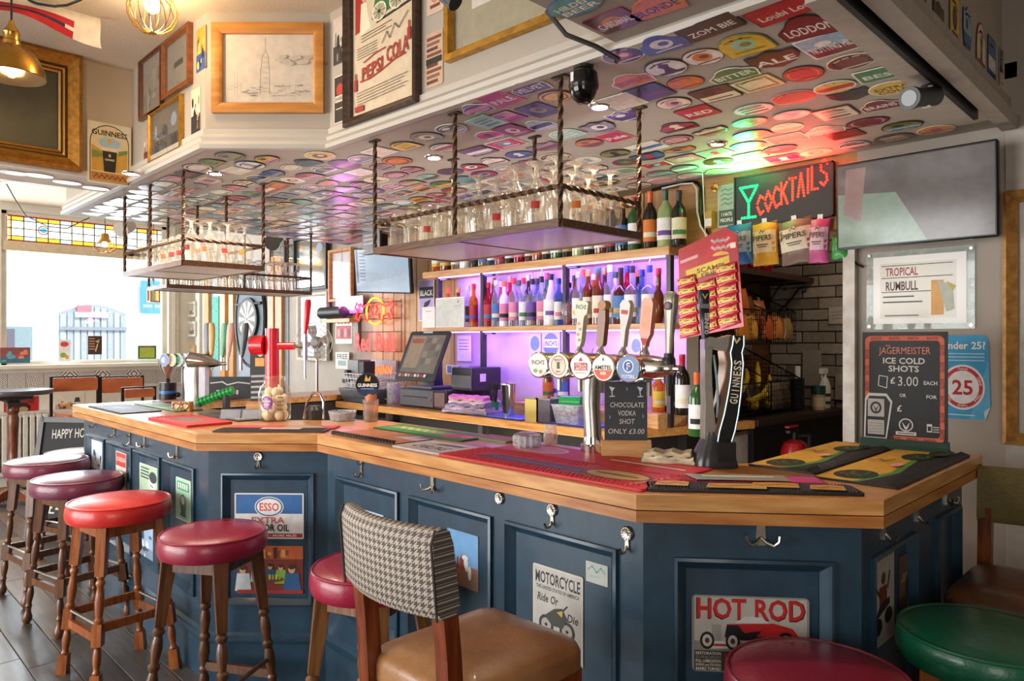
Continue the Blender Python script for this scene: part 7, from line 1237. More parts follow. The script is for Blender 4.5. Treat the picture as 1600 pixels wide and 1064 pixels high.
# ================================================================ tin signs on the navy bar front
PFACE = []
for i in range(5): a, b = FP[i], FP[i + 1]; n = Vector(((b - a).y, -(b - a).x)).normalized(); PFACE.append(Plane(a - n * .012, b - a))
def sign(label, face, box, art, base='ece8df', ref='l', name='tin_sign', cat='sign', r=.006, th=.0025):
    M, w, h = PFACE[face].rect(*box, ref, .001); return tin(label, (M, w, h), art, base, r, name, cat, None, th)
sign('blue and white pictorial tin sign on the first panel from the far left', 0, (144, 161, 683, 727), scene_art(('cfdcea', 'e6eaf0', '2f4a7a', '6a8ab5', '1d2a44', 'f0f0f0'), 10, 21))
def london(g, w, h): g.rect(-w * .47, h * .1, w * .47, h * .48, mat('c9453a')); g.text('LONDON', 0, h * .3, h * .12, mat('f0dcd0'), w * .84); g.rect(-w * .47, -h * .06, w * .47, h * .1, mat('efe6d8')); g.rect(-w * .47, -h * .22, 0, -h * .06, mat('3a6ab0')); g.rect(0, -h * .22, w * .47, -h * .06, mat('e6a04a')); g.rect(-w * .47, -h * .48, w * .47, -h * .22, mat('e9e6e0')); g.text('LONDON', 0, -h * .35, h * .1, mat('3a3a4a'), w * .7)
sign('red, white and blue tin sign reading LONDON on the second narrow panel', 0, (182, 198, 702, 756), london)
sign('pale green tin sign with a sketched face on the third narrow panel', 0, (219, 248, 720, 768), lambda g, w, h: (g.rect(-w * .47, -h * .48, w * .47, h * .48, mat('b9d3b8')), [g.line([(-w * .4, h * (.38 - .1 * k)), (w * .02, h * (.38 - .1 * k))], .008, mat('4a5a50')) for k in range(4)], g.ell(w * .2, h * .02, w * .18, h * .3, mat('e3eae0'), 16), g.ell(w * .24, h * .16, w * .2, h * .18, mat('3a4648'), 14), g.line([(w * .1, -h * .1), (w * .25, -h * .14)], .006, mat('4a5a50'))))
sign('mint green tin sign with green lettering on the fourth narrow panel', 0, (276, 299, 742, 806), lambda g, w, h: (g.rect(-w * .47, -h * .48, w * .47, h * .48, mat('a6dcc0')), g.rect(-w * .4, h * .22, w * .4, h * .42, mat('3f9a6a')), [g.rect(w * (-.34 + .14 * k), h * .25, w * (-.25 + .14 * k), h * .39, mat('dff2e6')) for k in range(5)], g.ell(0, -h * .12, w * .2, h * .26, mat('6a7a70'), 14), g.ell(0, -h * .02, w * .12, h * .1, mat('cfe3d6'), 12), g.poly([(-w * .2, -h * .4), (w * .2, -h * .4), (0, -h * .1)], mat('43554c'))))
sign('blue and grey picture tin sign low on the third narrow panel', 0, (217, 240, 812, 868), scene_art(('9fb9d6', '7d8ea6', '3a4a66', 'dfe6ee', '5a6a80'), 9, 23))
def esso(g, w, h):
    g.rect(-w * .48, h * .05, w * .48, h * .47, mat('2f6aa8')); g.rect(-w * .48, -h * .38, w * .48, h * .05, mat('e9eaea')); g.rect(-w * .48, -h * .47, w * .48, -h * .38, mat('b5333a'))
    g.ell(0, h * .2, w * .21, h * .225, mat('e9eaea'), 26); g.ell(0, h * .2, w * .197, h * .205, mat('2a5a9a'), 26); g.ell(0, h * .2, w * .178, h * .18, mat('efefec'), 26); g.text('ESSO', 0, h * .2, h * .17, mat('d9534a'), w * .29)
    g.text('EXTRA', -w * .02, -h * .09, h * .13, mat('c9605a'), w * .48); g.text('MOTOR OIL', -w * .02, -h * .255, h * .15, mat('26282c'), w * .62); g.text('PROTECTION - MORE MILES', 0, -h * .425, h * .045, WHITE, w * .8)
sign('blue and white tin sign for motor oil with a lettered oval', 1, (367, 475, 768, 839), esso)
def cafe(g, w, h):
    g.rect(-w * .5, -h * .5, w * .5, h * .5, mat('7a3020')); g.rect(-w * .5, h * .22, w * .5, h * .5, mat('c9642f')); r = random.Random(6)
    for k in range(16): x = r.uniform(-.46, .4) * w; g.rect(x, h * r.uniform(.22, .32), x + w * .06, h * r.uniform(.34, .48), mat(r.choice(('e0a05a', '5a2416', '8a4a2a', 'd98a4a'))))
    for x, y, s, c in ((-.42, -.1, 1.1, 'c9d0d6'), (-.22, 0, .8, 'b0b4b0'), (.0, .0, .8, '2f4a6a'), (.16, -.02, .85, '7fae3a'), (.33, -.08, 1.2, '2a5a8a')):
        g.poly([(w * (x - .11 * s), h * (y - .32 * s)), (w * (x + .12 * s), h * (y - .32 * s)), (w * (x + .09 * s), h * (y + .02)), (w * (x - .08 * s), h * (y + .02))], mat(c)); g.ell(w * x, h * (y + .08 * s), w * .045 * s, h * .075 * s, mat('d9a888'), 10); g.ell(w * x, h * (y + .12 * s), w * .045 * s, h * .045 * s, mat('3a2a20'), 10)
    g.ell(w * .02, -h * .2, w * .2, h * .06, mat('6a3a20'), 14); g.rect(-w * .5, -h * .5, w * .5, -h * .42, mat('a03028'))
    for k in range(4): g.rect(w * (-.02 + .05 * k), -h * .2, w * (.01 + .05 * k), -h * .1, mat(('e0c04a', '7fae3a')[k % 2]))
sign('colour photograph poster of seated people in a diner below the oil sign', 1, (372, 474, 850, 924), cafe, '2a1a14', name='photo_poster', cat='poster')
sign('white and blue poster with red machine picture, left middle panel', 2, (557, 600, 790, 858), scene_art(('bcd6ea', 'dfe8ee', 'b5483a', '3a4a6a', 'e6e2dc', '6a8ab0', '8a3a3a'), 13, 31), name='photo_poster', cat='poster')
sign('sky blue poster partly hidden behind the houndstooth backrest', 2, (700, 748, 822, 905), scene_art(('6fa3d6', '8a6a5a', 'dfe8ee', 'b9cfe6', '8a3a2f'), 9, 33), name='photo_poster', cat='poster')
def moto(g, w, h):
    g.rect(-w * .47, -h * .48, w * .47, h * .48, mat('b9b6b0')); g.text('MOTORCYCLE', 0, h * .37, h * .13, mat('26262a'), w * .9); g.text('THE UNITED STATES OF AMERICA', 0, h * .255, h * .04, mat('3a3a3c'), w * .86); g.text('Ride Or', -w * .2, h * .14, h * .09, mat('3a3a2c'), w * .42, shear=.2); g.text('Die', w * .3, h * .0, h * .09, mat('3a3a2c'), w * .22, shear=.2)
    for x in (-.22, .2): g.ell(w * x, -h * .16, w * .15, h * .11, mat('2a2a2c'), 18); g.ell(w * x, -h * .16, w * .10, h * .075, mat('a8a59e'), 18); g.ell(w * x, -h * .16, w * .03, h * .02, INK, 8)
    g.poly([(-w * .25, -h * .06), (-w * .05, h * .05), (w * .1, h * .08), (w * .2, -h * .02), (w * .12, -h * .14), (-w * .1, -h * .15)], mat('3a3a34')); g.poly([(w * .0, h * .02), (w * .12, h * .06), (w * .1, -h * .02)], mat('c9a84a')); g.line([(w * .12, h * .06), (w * .2, h * .12)], .004, INK); g.text('SINCE 1901', 0, -h * .38, h * .06, mat('3a3a3c'), w * .5)
sign('grey tin sign reading MOTORCYCLE with a motorbike behind the tan seat', 2, (834, 912, 876, 1010), moto, 'c9c6c0')
sign('torn pale sticker with faint green writing on the third middle panel', 2, (916, 950, 873, 905), lambda g, w, h: (g.line([(-w * .4, h * .1), (-w * .2, h * .3), (0, h * .05), (w * .2, h * .3), (w * .38, h * .1)], .005, mat('7aa89a')), g.line([(-w * .3, -h * .2), (w * .1, -h * .15)], .004, mat('9ab0a8'))), 'b9bdb8', name='sticker', cat='sticker', r=.002, th=.0008)
def hotrod(g, w, h):
    R = mat('c02a2a', .4); g.rect(-w * .49, -h * .49, w * .49, h * .49, mat('8d8a86')); g.rect(-w * .48, -h * .1, w * .48, h * .48, mat('b9b5ae')); g.text('HOT ROD', 0, h * .33, h * .27, mat('3a1412'), w * .95); g.text('HOT ROD', 0, h * .335, h * .25, R, w * .93)
    g.poly([(-w * .22, -h * .04), (-w * .2, h * .13), (w * .2, h * .16), (w * .36, h * .1), (w * .44, -h * .06), (w * .3, -h * .12)], R); g.poly([(-w * .22, -h * .04), (-w * .2, h * .12), (-w * .1, h * .12), (-w * .05, h * .02), (w * .1, h * .06), (w * .05, -h * .02), (w * .2, -h * .02), (-w * .05, -h * .08)], mat('1d1a1c'))
    g.poly([(-w * .13, h * .15), (-w * .04, h * .24), (w * .1, h * .23), (w * .16, h * .16)], mat('cfd3d3')); g.rect(-w * .33, -h * .1, -w * .25, h * .12, mat('9a9a96')); g.poly([(-w * .36, -h * .2), (-w * .1, -h * .18), (-w * .12, -h * .08), (-w * .35, -h * .1)], mat('d9d6d0')); g.rect(-w * .34, -h * .16, -w * .18, -h * .13, R)
    for x, s in ((-.37, 1), (-.15, 1), (.3, 1.25)): g.ell(w * x, -h * .09, w * .062 * s, h * .115 * s, mat('1a1a1b'), 18); g.ell(w * x, -h * .09, w * .042 * s, h * .08 * s, mat('c9c5bd'), 16); g.ell(w * x, -h * .09, w * .02 * s, h * .038 * s, mat('4a3a36'), 10)
    g.rect(-w * .48, -h * .48, w * .48, -h * .22, mat('3a3636')); 
    for i, (s, c) in enumerate((('RESTORATION', 'd9d3c6'), ('SUNDRIES', '8a8680'), ('FULL LUBRICATION', 'efe9dc'), ('BORING and STROKING', 'd9d3c6'), ('BANKS TURNED', 'efe9dc'))): g.text(s, -w * .36, -h * (.255 + .05 * i), h * .036, mat(c), w * .22)
    g.poly([(-w * .22, -h * .46), (-w * .22, -h * .25), (w * .46, -h * .25), (w * .46, -h * .46)], mat('a02822'))
sign('tin sign reading HOT ROD with a red flamed car on the angled panel', 3, (1081, 1264, 926, 1045), hotrod, '9a9690', r=.012)
def tiger(g, w, h): g.rect(-w * .47, -h * .48, w * .47, h * .42, mat('a8a29a')); g.text('PUT A TIGER IN YOUR TANK', 0, h * .455, h * .045, INK, w * .9); g.ell(w * .05, h * .22, w * .09, h * .07, mat('5a3322'), 12); g.poly([(-w * .12, h * .14), (w * .18, h * .14), (w * .2, -h * .1), (-w * .1, -h * .12)], mat('6a2f22')); g.line([(-w * .35, h * .25), (-w * .2, h * .12), (-w * .1, h * .05)], .01, mat('3a2a22')); g.line([(w * .3, h * .25), (w * .22, h * .1)], .01, mat('3a2a22')); g.ell(-w * .2, -h * .28, w * .2, h * .1, INK, 16); g.ell(w * .25, -h * .22, w * .16, h * .09, INK, 16); g.poly([(-w * .3, -h * .2), (w * .3, -h * .1), (w * .3, -h * .02), (-w * .1, -h * .06)], mat('241f1e'))
sign('tall grey poster of a figure on a motorbike on the dark return', 4, (1356, 1395, 875, 1022), tiger, 'b5aea4', name='photo_poster', cat='poster')
sign('brown photo poster of an old car and a sign on the dark return', 4, (1404, 1451, 868, 975), scene_art(('5a463a', '3a2c26', 'c9b9a4', '2a2220', '8a6a55', '1f1a18', 'a08a78'), 14, 41), '4a3a30', name='photo_poster', cat='poster')
sign('small white sticker with four dark lines below the return hooks', 4, (1408, 1419, 803, 836), lambda g, w, h: [g.rect(-w * .36, h * (.28 - .2 * k), w * .36, h * (.38 - .2 * k), mat('4a4a48')) for k in range(4)], 'd9d6cc', name='sticker', cat='sticker', th=.0008)

# ================================================================ light-up cocktail sign and things on the header
PH = Plane((-1.6, YH), (1, 0)); PRW = Plane((-1, YH), (1, 0))
M, w, h = PH.rect(1151, 1306, 277, 355); M = M @ Matrix.Translation((0, 0, .02))
t = thing('cocktail_sign', 'black LED sign with a green cocktail glass and red dotted COCKTAILS', 'light sign', M)
part('sign_panel', t, lambda g: g.prism(rrect(w, h, .004), -.012, .004, mat('1a1416', .35)), False); part('sign_rim', t, lambda g: [g.box(*b, BLACK) for b in ((-w / 2, -h / 2, .004, w / 2, -h / 2 + .008, .009), (-w / 2, h / 2 - .008, .004, w / 2, h / 2, .009), (-w / 2, -h / 2, .004, -w / 2 + .008, h / 2, .009), (w / 2 - .008, -h / 2, .004, w / 2, h / 2, .009))], False)
RG, GG = glow('ff2414', 7), glow('08ff58', 6)
def dots(pts, m, st, r=.0065):
    g = G(); acc = 0
    for a, b in pts:
        a, b = Vector(a), Vector(b); n = max(1, round((b - a).length / st))
        for k in range(n + 1):
            p = a.lerp(b, k / n); g.add([(p.x + r * math.cos(q * PI / 3), p.y + r * math.sin(q * PI / 3), .0055) for q in range(6)] + [(p.x, p.y, .009)], [(q, (q + 1) % 6, 6) for q in range(6)], m)
    return g
gx = -w * .34; gl_ = [((gx - w * .09, h * .27), (gx + w * .09, h * .27)), ((gx - w * .09, h * .27), (gx, -h * .04)), ((gx + w * .09, h * .27), (gx, -h * .04)), ((gx, -h * .04), (gx, -h * .33)), ((gx - w * .07, -h * .33), (gx + w * .07, -h * .33))]
o = dots(gl_, GG, .013).build('green_led', t); o['kind'] = 'stuff'
LET = {'C': [((1, .85), (.5, 1)), ((.5, 1), (0, .6)), ((0, .6), (0, .4)), ((0, .4), (.5, 0)), ((.5, 0), (1, .15))], 'O': [((.5, 1), (0, .6)), ((0, .6), (0, .4)), ((0, .4), (.5, 0)), ((.5, 0), (1, .4)), ((1, .4), (1, .6)), ((1, .6), (.5, 1))], 'K': [((0, 0), (0, 1)), ((0, .45), (.9, 1)), ((.25, .6), (1, 0))], 'T': [((.5, 0), (.5, 1)), ((0, 1), (1, 1))], 'A': [((0, 0), (.5, 1)), ((.5, 1), (1, 0)), ((.2, .4), (.8, .4))], 'I': [((.5, 0), (.5, 1))], 'L': [((0, 1), (0, 0)), ((0, 0), (.9, 0))], 'S': [((1, .85), (.6, 1)), ((.6, 1), (.05, .85)), ((.05, .85), (.1, .6)), ((.1, .6), (.9, .42)), ((.9, .42), (1, .18)), ((1, .18), (.5, 0)), ((.5, 0), (0, .12))]}
x = -w * .245
for i, ch in enumerate('COCKTAILS'):
    lw = w * (.06 if ch != 'I' else .03); lh = h * (.36 + .012 * i); y0 = -h * .30 + h * .048 * i
    o = dots([((x + a[0] * lw, y0 + a[1] * lh), (x + b[0] * lw, y0 + b[1] * lh)) for a, b in LET[ch]], RG, .0125, .0058).build('red_led_letter', t); o['kind'] = 'stuff'; x += lw + w * .022
ct = M @ Vector((gx, 0, .05)); lamp('AREA', 'cocktail_sign_green_light', ct, 5.0, (.1, 1, .28), tuple(M.to_3x3() @ Vector((0, 1, .55))), .10, .18, spread=rad(110))
ct = M @ Vector((w * .16, 0, .05)); lamp('AREA', 'cocktail_sign_red_light', ct, 5.0, (1, .07, .04), tuple(M.to_3x3() @ Vector((0, 1, .55))), .30, .14, spread=rad(120))
M, w, h = PH.rect(1122, 1150, 289, 354); tin('small grey sign ending with the words I HATE PEOPLE left of the LED sign', (M, w, h), lambda g, w, h: (g.rect(-w * .45, -h * .48, w * .45, h * .48, mat('aeb5ae')), [g.line([(-w * .3, h * (.36 - .11 * k)), (-w * .1, h * (.40 - .11 * k)), (w * .1, h * (.36 - .11 * k)), (w * .3, h * (.39 - .11 * k))], .006, mat('7a8680')) for k in range(4)], g.rect(-w * .42, -h * .46, w * .42, -h * .1, mat('4a5550')), g.text('I HATE', 0, -h * .2, h * .08, WHITE, w * .6), g.text('PEOPLE', 0, -h * .34, h * .08, WHITE, w * .7)), 'c3c7c0')
M, w, h = PH.rect(1107, 1118, 330, 356); t = thing('small_box', 'white labelled small box on the boards beside the grey sign', 'box', M); part('box', t, lambda g: g.bbox(-w / 2, -h / 2, 0, w / 2, h / 2, .04, mat('b98a3a'), .003), False); part('paper_label', t, lambda g: g.box(-w * .5, -h * .4, .04, w * .5, h * .05, .0405, WHITE), False)
t = thing('wall_bracket', 'small brass wall bracket with a curl above the grey sign', 'bracket', PH.frame(PH.hit(1118, 292), 0)); part('plate', t, lambda g: g.cyl((0, 0, 0), (0, 0, .006), .02, BRASS, n=14)); part('curl', t, lambda g: g.tube([(0, 0, .005), (0, -.01, .03), (.01, 0, .05), (.012, .02, .05)], .006, BRASS, 7))
cable('thick black and white cable arching above the top shelf bottles', [PH.hit(px, py).to_3d() + Vector((0, -.02, 0)) for px, py in ((1022, 296), (1045, 290), (1075, 284), (1092, 284), (1098, 292), (1098, 330), (1102, 352), (1110, 366))], .009)
cable('thin white cable looping beside the black one above the top shelf', [PH.hit(px, py).to_3d() + Vector((0, -.035, 0)) for px, py in ((1040, 294), (1070, 287), (1088, 286), (1094, 294), (1095, 330), (1100, 352), (1112, 370))], .005, WHITE)
# crisps hanging in a row
def bag(label, M, w, h, col, lab, txt, name='crisp_bag', cat='crisps', group=None, tc='4a4038'):
    t = thing(name, label, cat, M, group)
    def f(g):
        rg = []; n = 8
        for j in range(9):
            v = j / 8; th = .004 + .030 * math.sin(PI * v) ** .7; ww = w * (.5 - .03 * math.sin(PI * v)); y = -h / 2 + h * v
            rg.append([(ww * math.cos(a) if 1 else 0, y + .004 * math.sin(a * 5), th * math.sin(a) + .015) for a in [2 * PI * k / 16 for k in range(16)]])
        g.loft(rg, mat(col, .35, 0, .1, 20, .2, .3))
    part('bag', t, f)
    if lab:
        def l(g):
            for i in range(6):
                for j in range(4):
                    def P(u, v): th = .004 + .030 * math.sin(PI * v) ** .7; ww = w * (.5 - .03 * math.sin(PI * v)); x = (u - .5) * w * .9; return (x, -h / 2 + h * v, th * math.sqrt(max(0, 1 - (x / ww) ** 2)) + .0165)
                    u0, u1, v0, v1 = i / 6, (i + 1) / 6, .28 + .13 * j, .28 + .13 * (j + 1); g.add([P(u0, v0), P(u1, v0), P(u1, v1), P(u0, v1)], [(0, 1, 2, 3)], mat(lab, .5))
        part('printed_label', t, l)
        def tx(g): g.z = .0505; g.text(txt, 0, h * .12, h * .12, mat(tc), w * .72); g.ell(0, h * .26, w * .11, h * .06, mat(lab, .5), 12); g.line([(-w * .08, h * .24), (-w * .02, h * .3), (w * .04, h * .25), (w * .1, h * .29)], .004, mat(tc)); g.line([(-w * .2, -h * .04), (w * .2, -h * .04)], .005, mat(tc)); g.line([(-w * .16, -h * .09), (w * .16, -h * .09)], .004, mat(tc))
        part('lettering', t, tx, False)
    part('hanging_clip', t, lambda g: g.box(-.012, h / 2 - .01, .0, .012, h / 2 + .02, .02, STEEL), False)
    return t
for px0, px1, py0, py1, c, l, rz, lab in ((1141, 1181, 352, 413, '2f6fa8', '9fbccf', .03, 'blue bag of crisps, leftmost of the hanging row'), (1180, 1220, 349, 414, 'e0a92a', 'efe0b0', .03, 'yellow bag of crisps, second in the hanging row'), (1222, 1277, 345, 412, '7a6458', 'e6dcc4', .12, 'large brown bag of crisps in the middle of the row'), (1268, 1300, 343, 410, 'c0508a', 'e3c0cf', -.05, 'pink bag of crisps right of the brown bag')):
    M, w, h = PH.rect(px0, px1, py0, py1); bag(lab, M @ Matrix.Translation((0, 0, .01)) @ Matrix.Rotation(rz, 4, 'Z'), w, h, c, l, 'PIPERS', group='crisps hanging under the LED sign')
M, w, h = PH.rect(1302, 1330, 368, 404); bag('green bag of crisps half hidden under the right television', M @ Matrix.Translation((0, 0, .005)), w, h, '3f9a4a', None, '')
# red snack card with packets
M, w, h = Plane((-2.1, 3.06), (1, .02)).rect(1056, 1160, 352, 525, 'r'); M, w = M @ Matrix.Rotation(.05, 4, 'Z'), w
t = thing('snack_card', 'large red hanging card for snack packets with a yellow band', 'snack card', M); part('card', t, lambda g: g.prism([(-w * .46, -h * .5), (w * .5, -h * .42), (w * .46, h * .42), (w * .3, h * .5), (-w * .42, h * .36)], 0, .006, mat('c01f30', .35, 0, .1, 10, 0, .3)), False)
def cart(g): g.z = .006; g.poly([(w * .0, h * .24), (w * .44, h * .32), (w * .4, h * .44), (w * .05, h * .38)], mat('d23238', .4)); [g.line([(w * (.1 + .04 * k), h * (y + .012 * (-1) ** k)) for k in range(7)], .012, mat('efc0c8')) for y in (.385, .32)]; g.ell(w * .22, h * .25, w * .12, h * .035, mat('efc05a'), 12, 0, PI); g.rect(w * .36, h * .3, w * .44, h * .35, WHITE); g.poly([(-w * .4, h * .22), (-w * .12, h * .26), (-w * .12, h * .29), (-w * .4, h * .25)], mat('e6b0b0')); g.poly([(-w * .3, h * .04), (w * .34, h * .14), (w * .34, h * .24), (-w * .32, h * .15)], mat('e9cf4a', .4)); g.text('SCAMPI', w * .06, h * .145, h * .045, mat('7a4a1a'), w * .42, rot=.1); g.text('FRIES', w * .06, h * .095, h * .04, mat('7a4a1a'), w * .3, rot=.1)
part('print', t, cart, False); part('hanging_string', t, lambda g: g.cyl((0, h * .43, .003), (0, ZS - M.translation.z - .004, .003), .002, WHITE, n=5))
pk0 = None
for c in range(3):
    for r in range(6):
        if (c, r) == (1, 5): continue
        x, y = w * (-.30 + .30 * c), h * (-.43 + .095 * r + .035 * c); Mp = M @ Matrix.Translation((x, y, .008 + .0)) @ Matrix.Rotation(.14 + RND.uniform(-.05, .05), 4, 'Z'); lab = f'small yellow and red snack packet, {("left", "middle", "right")[c]} column, {("lowest", "second up", "third up", "fourth up", "fifth up", "topmost")[r]} on the red card'
        if pk0 is None:
            pk0 = thing('snack_packet', lab, 'snack packet', Mp, 'snack packets clipped on the red card'); ww, hh = w * .30, h * .092
            part('packet', pk0, lambda g: g.loft([[(x_ * k, -hh / 2 + hh * v + .003 * math.sin(x_ * 50), z_ * th + .008) for x_, z_ in [(ww / 2 * math.cos(a), math.sin(a)) for a in [2 * PI * q / 12 for q in range(12)]]] for v, th, k in ((0, .002, 1), (.2, .012, .97), (.5, .018, .95), (.8, .012, .97), (1, .002, 1))], mat('c92a40', .3, 0, .1, 20, 0, .4)))
            def band(g):
                P = lambda u, v: (u * ww * .9, -hh / 2 + hh * v, .0095 + .018 * math.sin(PI * v) * math.sqrt(max(0, 1 - (u * 1.9) ** 2)))
                for i in range(4):
                    for j in range(2): u0, u1 = -.5 + i / 4, -.25 + i / 4; v0, v1 = .26 + .3 * j, .56 + .3 * j; g.add([P(u0, v0), P(u1, v0), P(u1, v1), P(u0, v1)], [(0, 1, 2, 3)], mat('e6d27a', .4))
            part('yellow_band', pk0, band); part('print_mark', pk0, lambda g: (g.box(-ww * .1, -hh * .02, .0275, ww * .15, hh * .06, .028, mat('8a4a3a'))), False)
        else: copy_tree(pk0, Mp, lab)
# recess: wire baskets, bananas, bottles, brackets, mirror
WB = mat('1c1815', .5, .6)
def wbasket(label, x0, x1, y0, y1, z0, z1, zback):
    t = thing('wire_basket', label, 'basket', T(0, 0, 0)); q = G(); st = .026; r = .0016
    def ln(a, b): q.tube([a, b], r, WB, 4)
    n = int((y1 - y0) / st)
    for i in range(n + 1): y = y0 + (y1 - y0) * i / n; ln((x1, y, z0), (x1, y, z1)); ln((x0, y, z0), (x0, y, zback)); ln((x0, y, z0), (x1, y, z0))
    m = int((z1 - z0) / st)
    for i in range(m + 1): z = z0 + (z1 - z0) * i / m; ln((x1, y0, z), (x1, y1, z))
    m2 = int((zback - z0) / st)
    for i in range(m2 + 1):
        z = z0 + (zback - z0) * i / m2; ln((x0, y0, z), (x0, y1, z)); xe = x1 if z <= z1 else x0 + (x1 - x0) * (zback - z) / (zback - z1)
        for y in (y0, y1): ln((x0, y, z), (xe, y, z))
    k = int((x1 - x0) / st)
    for i in range(k + 1):
        x = x0 + (x1 - x0) * i / k; zt = z1 + (zback - z1) * (x1 - x) / (x1 - x0)
        for y in (y0, y1): ln((x, y, z0), (x, y, zt))
    o = q.build('wire_mesh', t); o['kind'] = 'stuff'
    part('rim', t, lambda g: g.tube([(x1, y0, z1), (x1, y1, z1), (x0, y1, zback), (x0, y0, zback)], .005, WB, 6, True)); part('floor_rim', t, lambda g: g.tube([(x1, y0, z0), (x1, y1, z0), (x0, y1, z0), (x0, y0, z0)], .005, WB, 6, True)); part('divider', t, lambda g: g.tube([(x1, (y0 + y1) / 2, z0), (x1, (y0 + y1) / 2, z1), (x0, (y0 + y1) / 2, zback)], .004, WB, 5))
    return t
zl = ZB + .002
wbasket('lower black wire basket of bananas on the back counter in the recess', -2.33, -1.93, 3.70, 4.56, zl, zl + .20, zl + .40)
wbasket('upper black wire basket of orange snack bags on the recess wall', -2.33, -1.95, 3.70, 4.52, 1.48, 1.68, 1.86)
YEL = mat('d9b52a', .45, 0, .15, 14)
def banana(label, M): g = G(); g.tube([(.0, -.085, .03), (0, -.075, .022), (0, -.05, .006), (0, 0, 0), (0, .05, .006), (0, .08, .03), (0, .09, .045)], [.006, .012, .018, .021, .018, .01, .005], YEL, 8); o = g.build('banana', None, True, 60, label, 'banana', 'bananas in the lower wire basket', M=M); e = G(); e.tube([(0, .085, .038), (0, .095, .052)], .005, mat('4a3318'), 6); e.build('stem', o); return o
for i, (x, y, z, a, b) in enumerate(((-2.10, 3.52, .03, .3, 0), (-2.12, 3.60, .08, -.4, .4), (-2.09, 3.68, .03, .6, 0), (-2.13, 3.75, .12, .1, .8), (-2.18, 3.55, .16, -.2, 1.0), (-2.16, 3.68, .20, .5, .9), (-2.11, 3.84, .04, -.3, .2))):
    banana(['banana lowest at the near end of the basket', 'banana tilted second from the near end', 'banana lying flat in the middle of the basket', 'banana leaning upright beside the divider', 'banana high at the near end of the basket', 'topmost banana of the heap', 'banana beside the far compartment'][i], Matrix.Translation((x + .11, y + .52, zl + z + .02)) @ Matrix.Rotation(a, 4, 'Z') @ Matrix.Rotation(b, 4, 'X'))
for i, (x, y, z, c, s) in enumerate(((-2.12, 3.52, .10, 'd9822a', 1), (-2.13, 3.66, .09, 'e0a03a', .9), (-2.16, 3.60, .22, 'c96a1f', 1.1), (-2.12, 3.84, .09, 'b5531f', .9), (-2.12, 3.98, .09, 'c97a30', .85), (-2.2, 3.76, .2, '6a3a20', .9), (-2.2, 3.92, .18, 'a05a2a', .9), (-2.1, 4.08, .08, '8a6a3a', .8))):
    bag(['orange snack bag nearest in the upper basket', 'amber snack bag second in the upper basket', 'dark orange snack bag standing at the back of the upper basket', 'rust snack bag past the divider of the upper basket', 'tan orange snack bag in the far part of the upper basket', 'brown snack bag tucked behind the divider', 'ochre snack bag at the back of the far part', 'olive brown snack bag at the far end of the upper basket'][i], frame((x + .14, y + .30, 1.49 + z), (.15, 1, 0), (-.15, 0, 1)), .12 * s, .17 * s, c, None, '', 'snack_bag', 'snack bag', 'snack bags in the upper wire basket')
for i, (x, y, z, c) in enumerate(((-2.18, 3.50, .22, 'b9c4cc'), (-2.2, 3.85, .08, '5a4a3a'), (-2.12, 3.98, .08, '8a7d6a'), (-2.12, 4.10, .08, '6a5a48'))):
    bag(['clear pale bag standing at the near end of the lower basket', 'brown paper bag behind the bananas', 'grey brown bag in the far part of the lower basket', 'dark bag at the far end of the lower basket'][i], frame((x + .12, y + .32, zl + z + .02), (.15, 1, 0), (-.15, 0, 1)), .13, .16, c, None, '', 'snack_bag', 'snack bag', 'bags in the lower wire basket')
p = at_x(1285, 655, -1.95); zd = ZB + .002
t = thing('spray_bottle', 'white spray bottle with a checked base at the end of the dark cabinet', 'bottle', T(-1.88, 4.80, zd)); part('bottle_body', t, lambda g: g.lathe([(0, 0), (.036, 0), (.04, .01), (.04, .14), (.03, .18), (.015, .21), (.014, .23), (0, .23)], mat('e6e4de', .4), 18)); part('trigger_head', t, lambda g: (g.box(-.014, -.05, .23, .014, .03, .265, WHITE), g.tube([(0, -.03, .232), (0, -.04, .2)], .006, WHITE, 6))); part('check_band', t, lambda g: [g.cyl((0, 0, .03 + .05 * k), (0, 0, .05 + .05 * k), .0405, mat('3a3a38'), n=18) for k in range(2)])
t = thing('spice_jar', 'squat jar with a dark green lid beside the spray bottle', 'jar', T(-1.87, 4.68, zd)); part('jar', t, lambda g: g.cyl((0, 0, 0), (0, 0, .10), .042, mat('c9a884', .4), n=18)); part('lid', t, lambda g: g.cyl((0, 0, .1), (0, 0, .155), .044, mat('1d4a38', .4), n=18)); part('paper_label', t, lambda g: g.cyl((0, 0, .02), (0, 0, .08), .0425, mat('e0d0b0'), n=18))
t = thing('storage_tin', 'dark canister between the wire basket and the spice jar', 'canister', T(-2.0, 4.66, zd)); part('tin', t, lambda g: g.cyl((0, 0, 0), (0, 0, .2), .045, mat('23262a', .4), n=18)); part('white_cap', t, lambda g: g.cyl((0, 0, .2), (0, 0, .28), .02, WHITE, n=12))
t = thing('recess_shelf', 'dark high shelf on scrolled iron brackets in the recess', 'shelf', T(0, 0, 0)); part('shelf_board', t, lambda g: g.box(-2.35, 3.9, 1.90, -2.02, 4.98, 1.935, mat('3a2415')), False)
for y in (4.62, 4.92): part('scroll_bracket', t, lambda g: (g.tube([(-2.34, y, 1.60), (-2.34, y, 1.895), (-2.06, y, 1.895)], .007, WB, 6), g.tube([(-2.33, y, 1.63), (-2.25, y, 1.7), (-2.16, y, 1.78), (-2.1, y, 1.86), (-2.06, y, 1.87), (-2.05, y, 1.84), (-2.075, y, 1.83)], .006, WB, 6)))
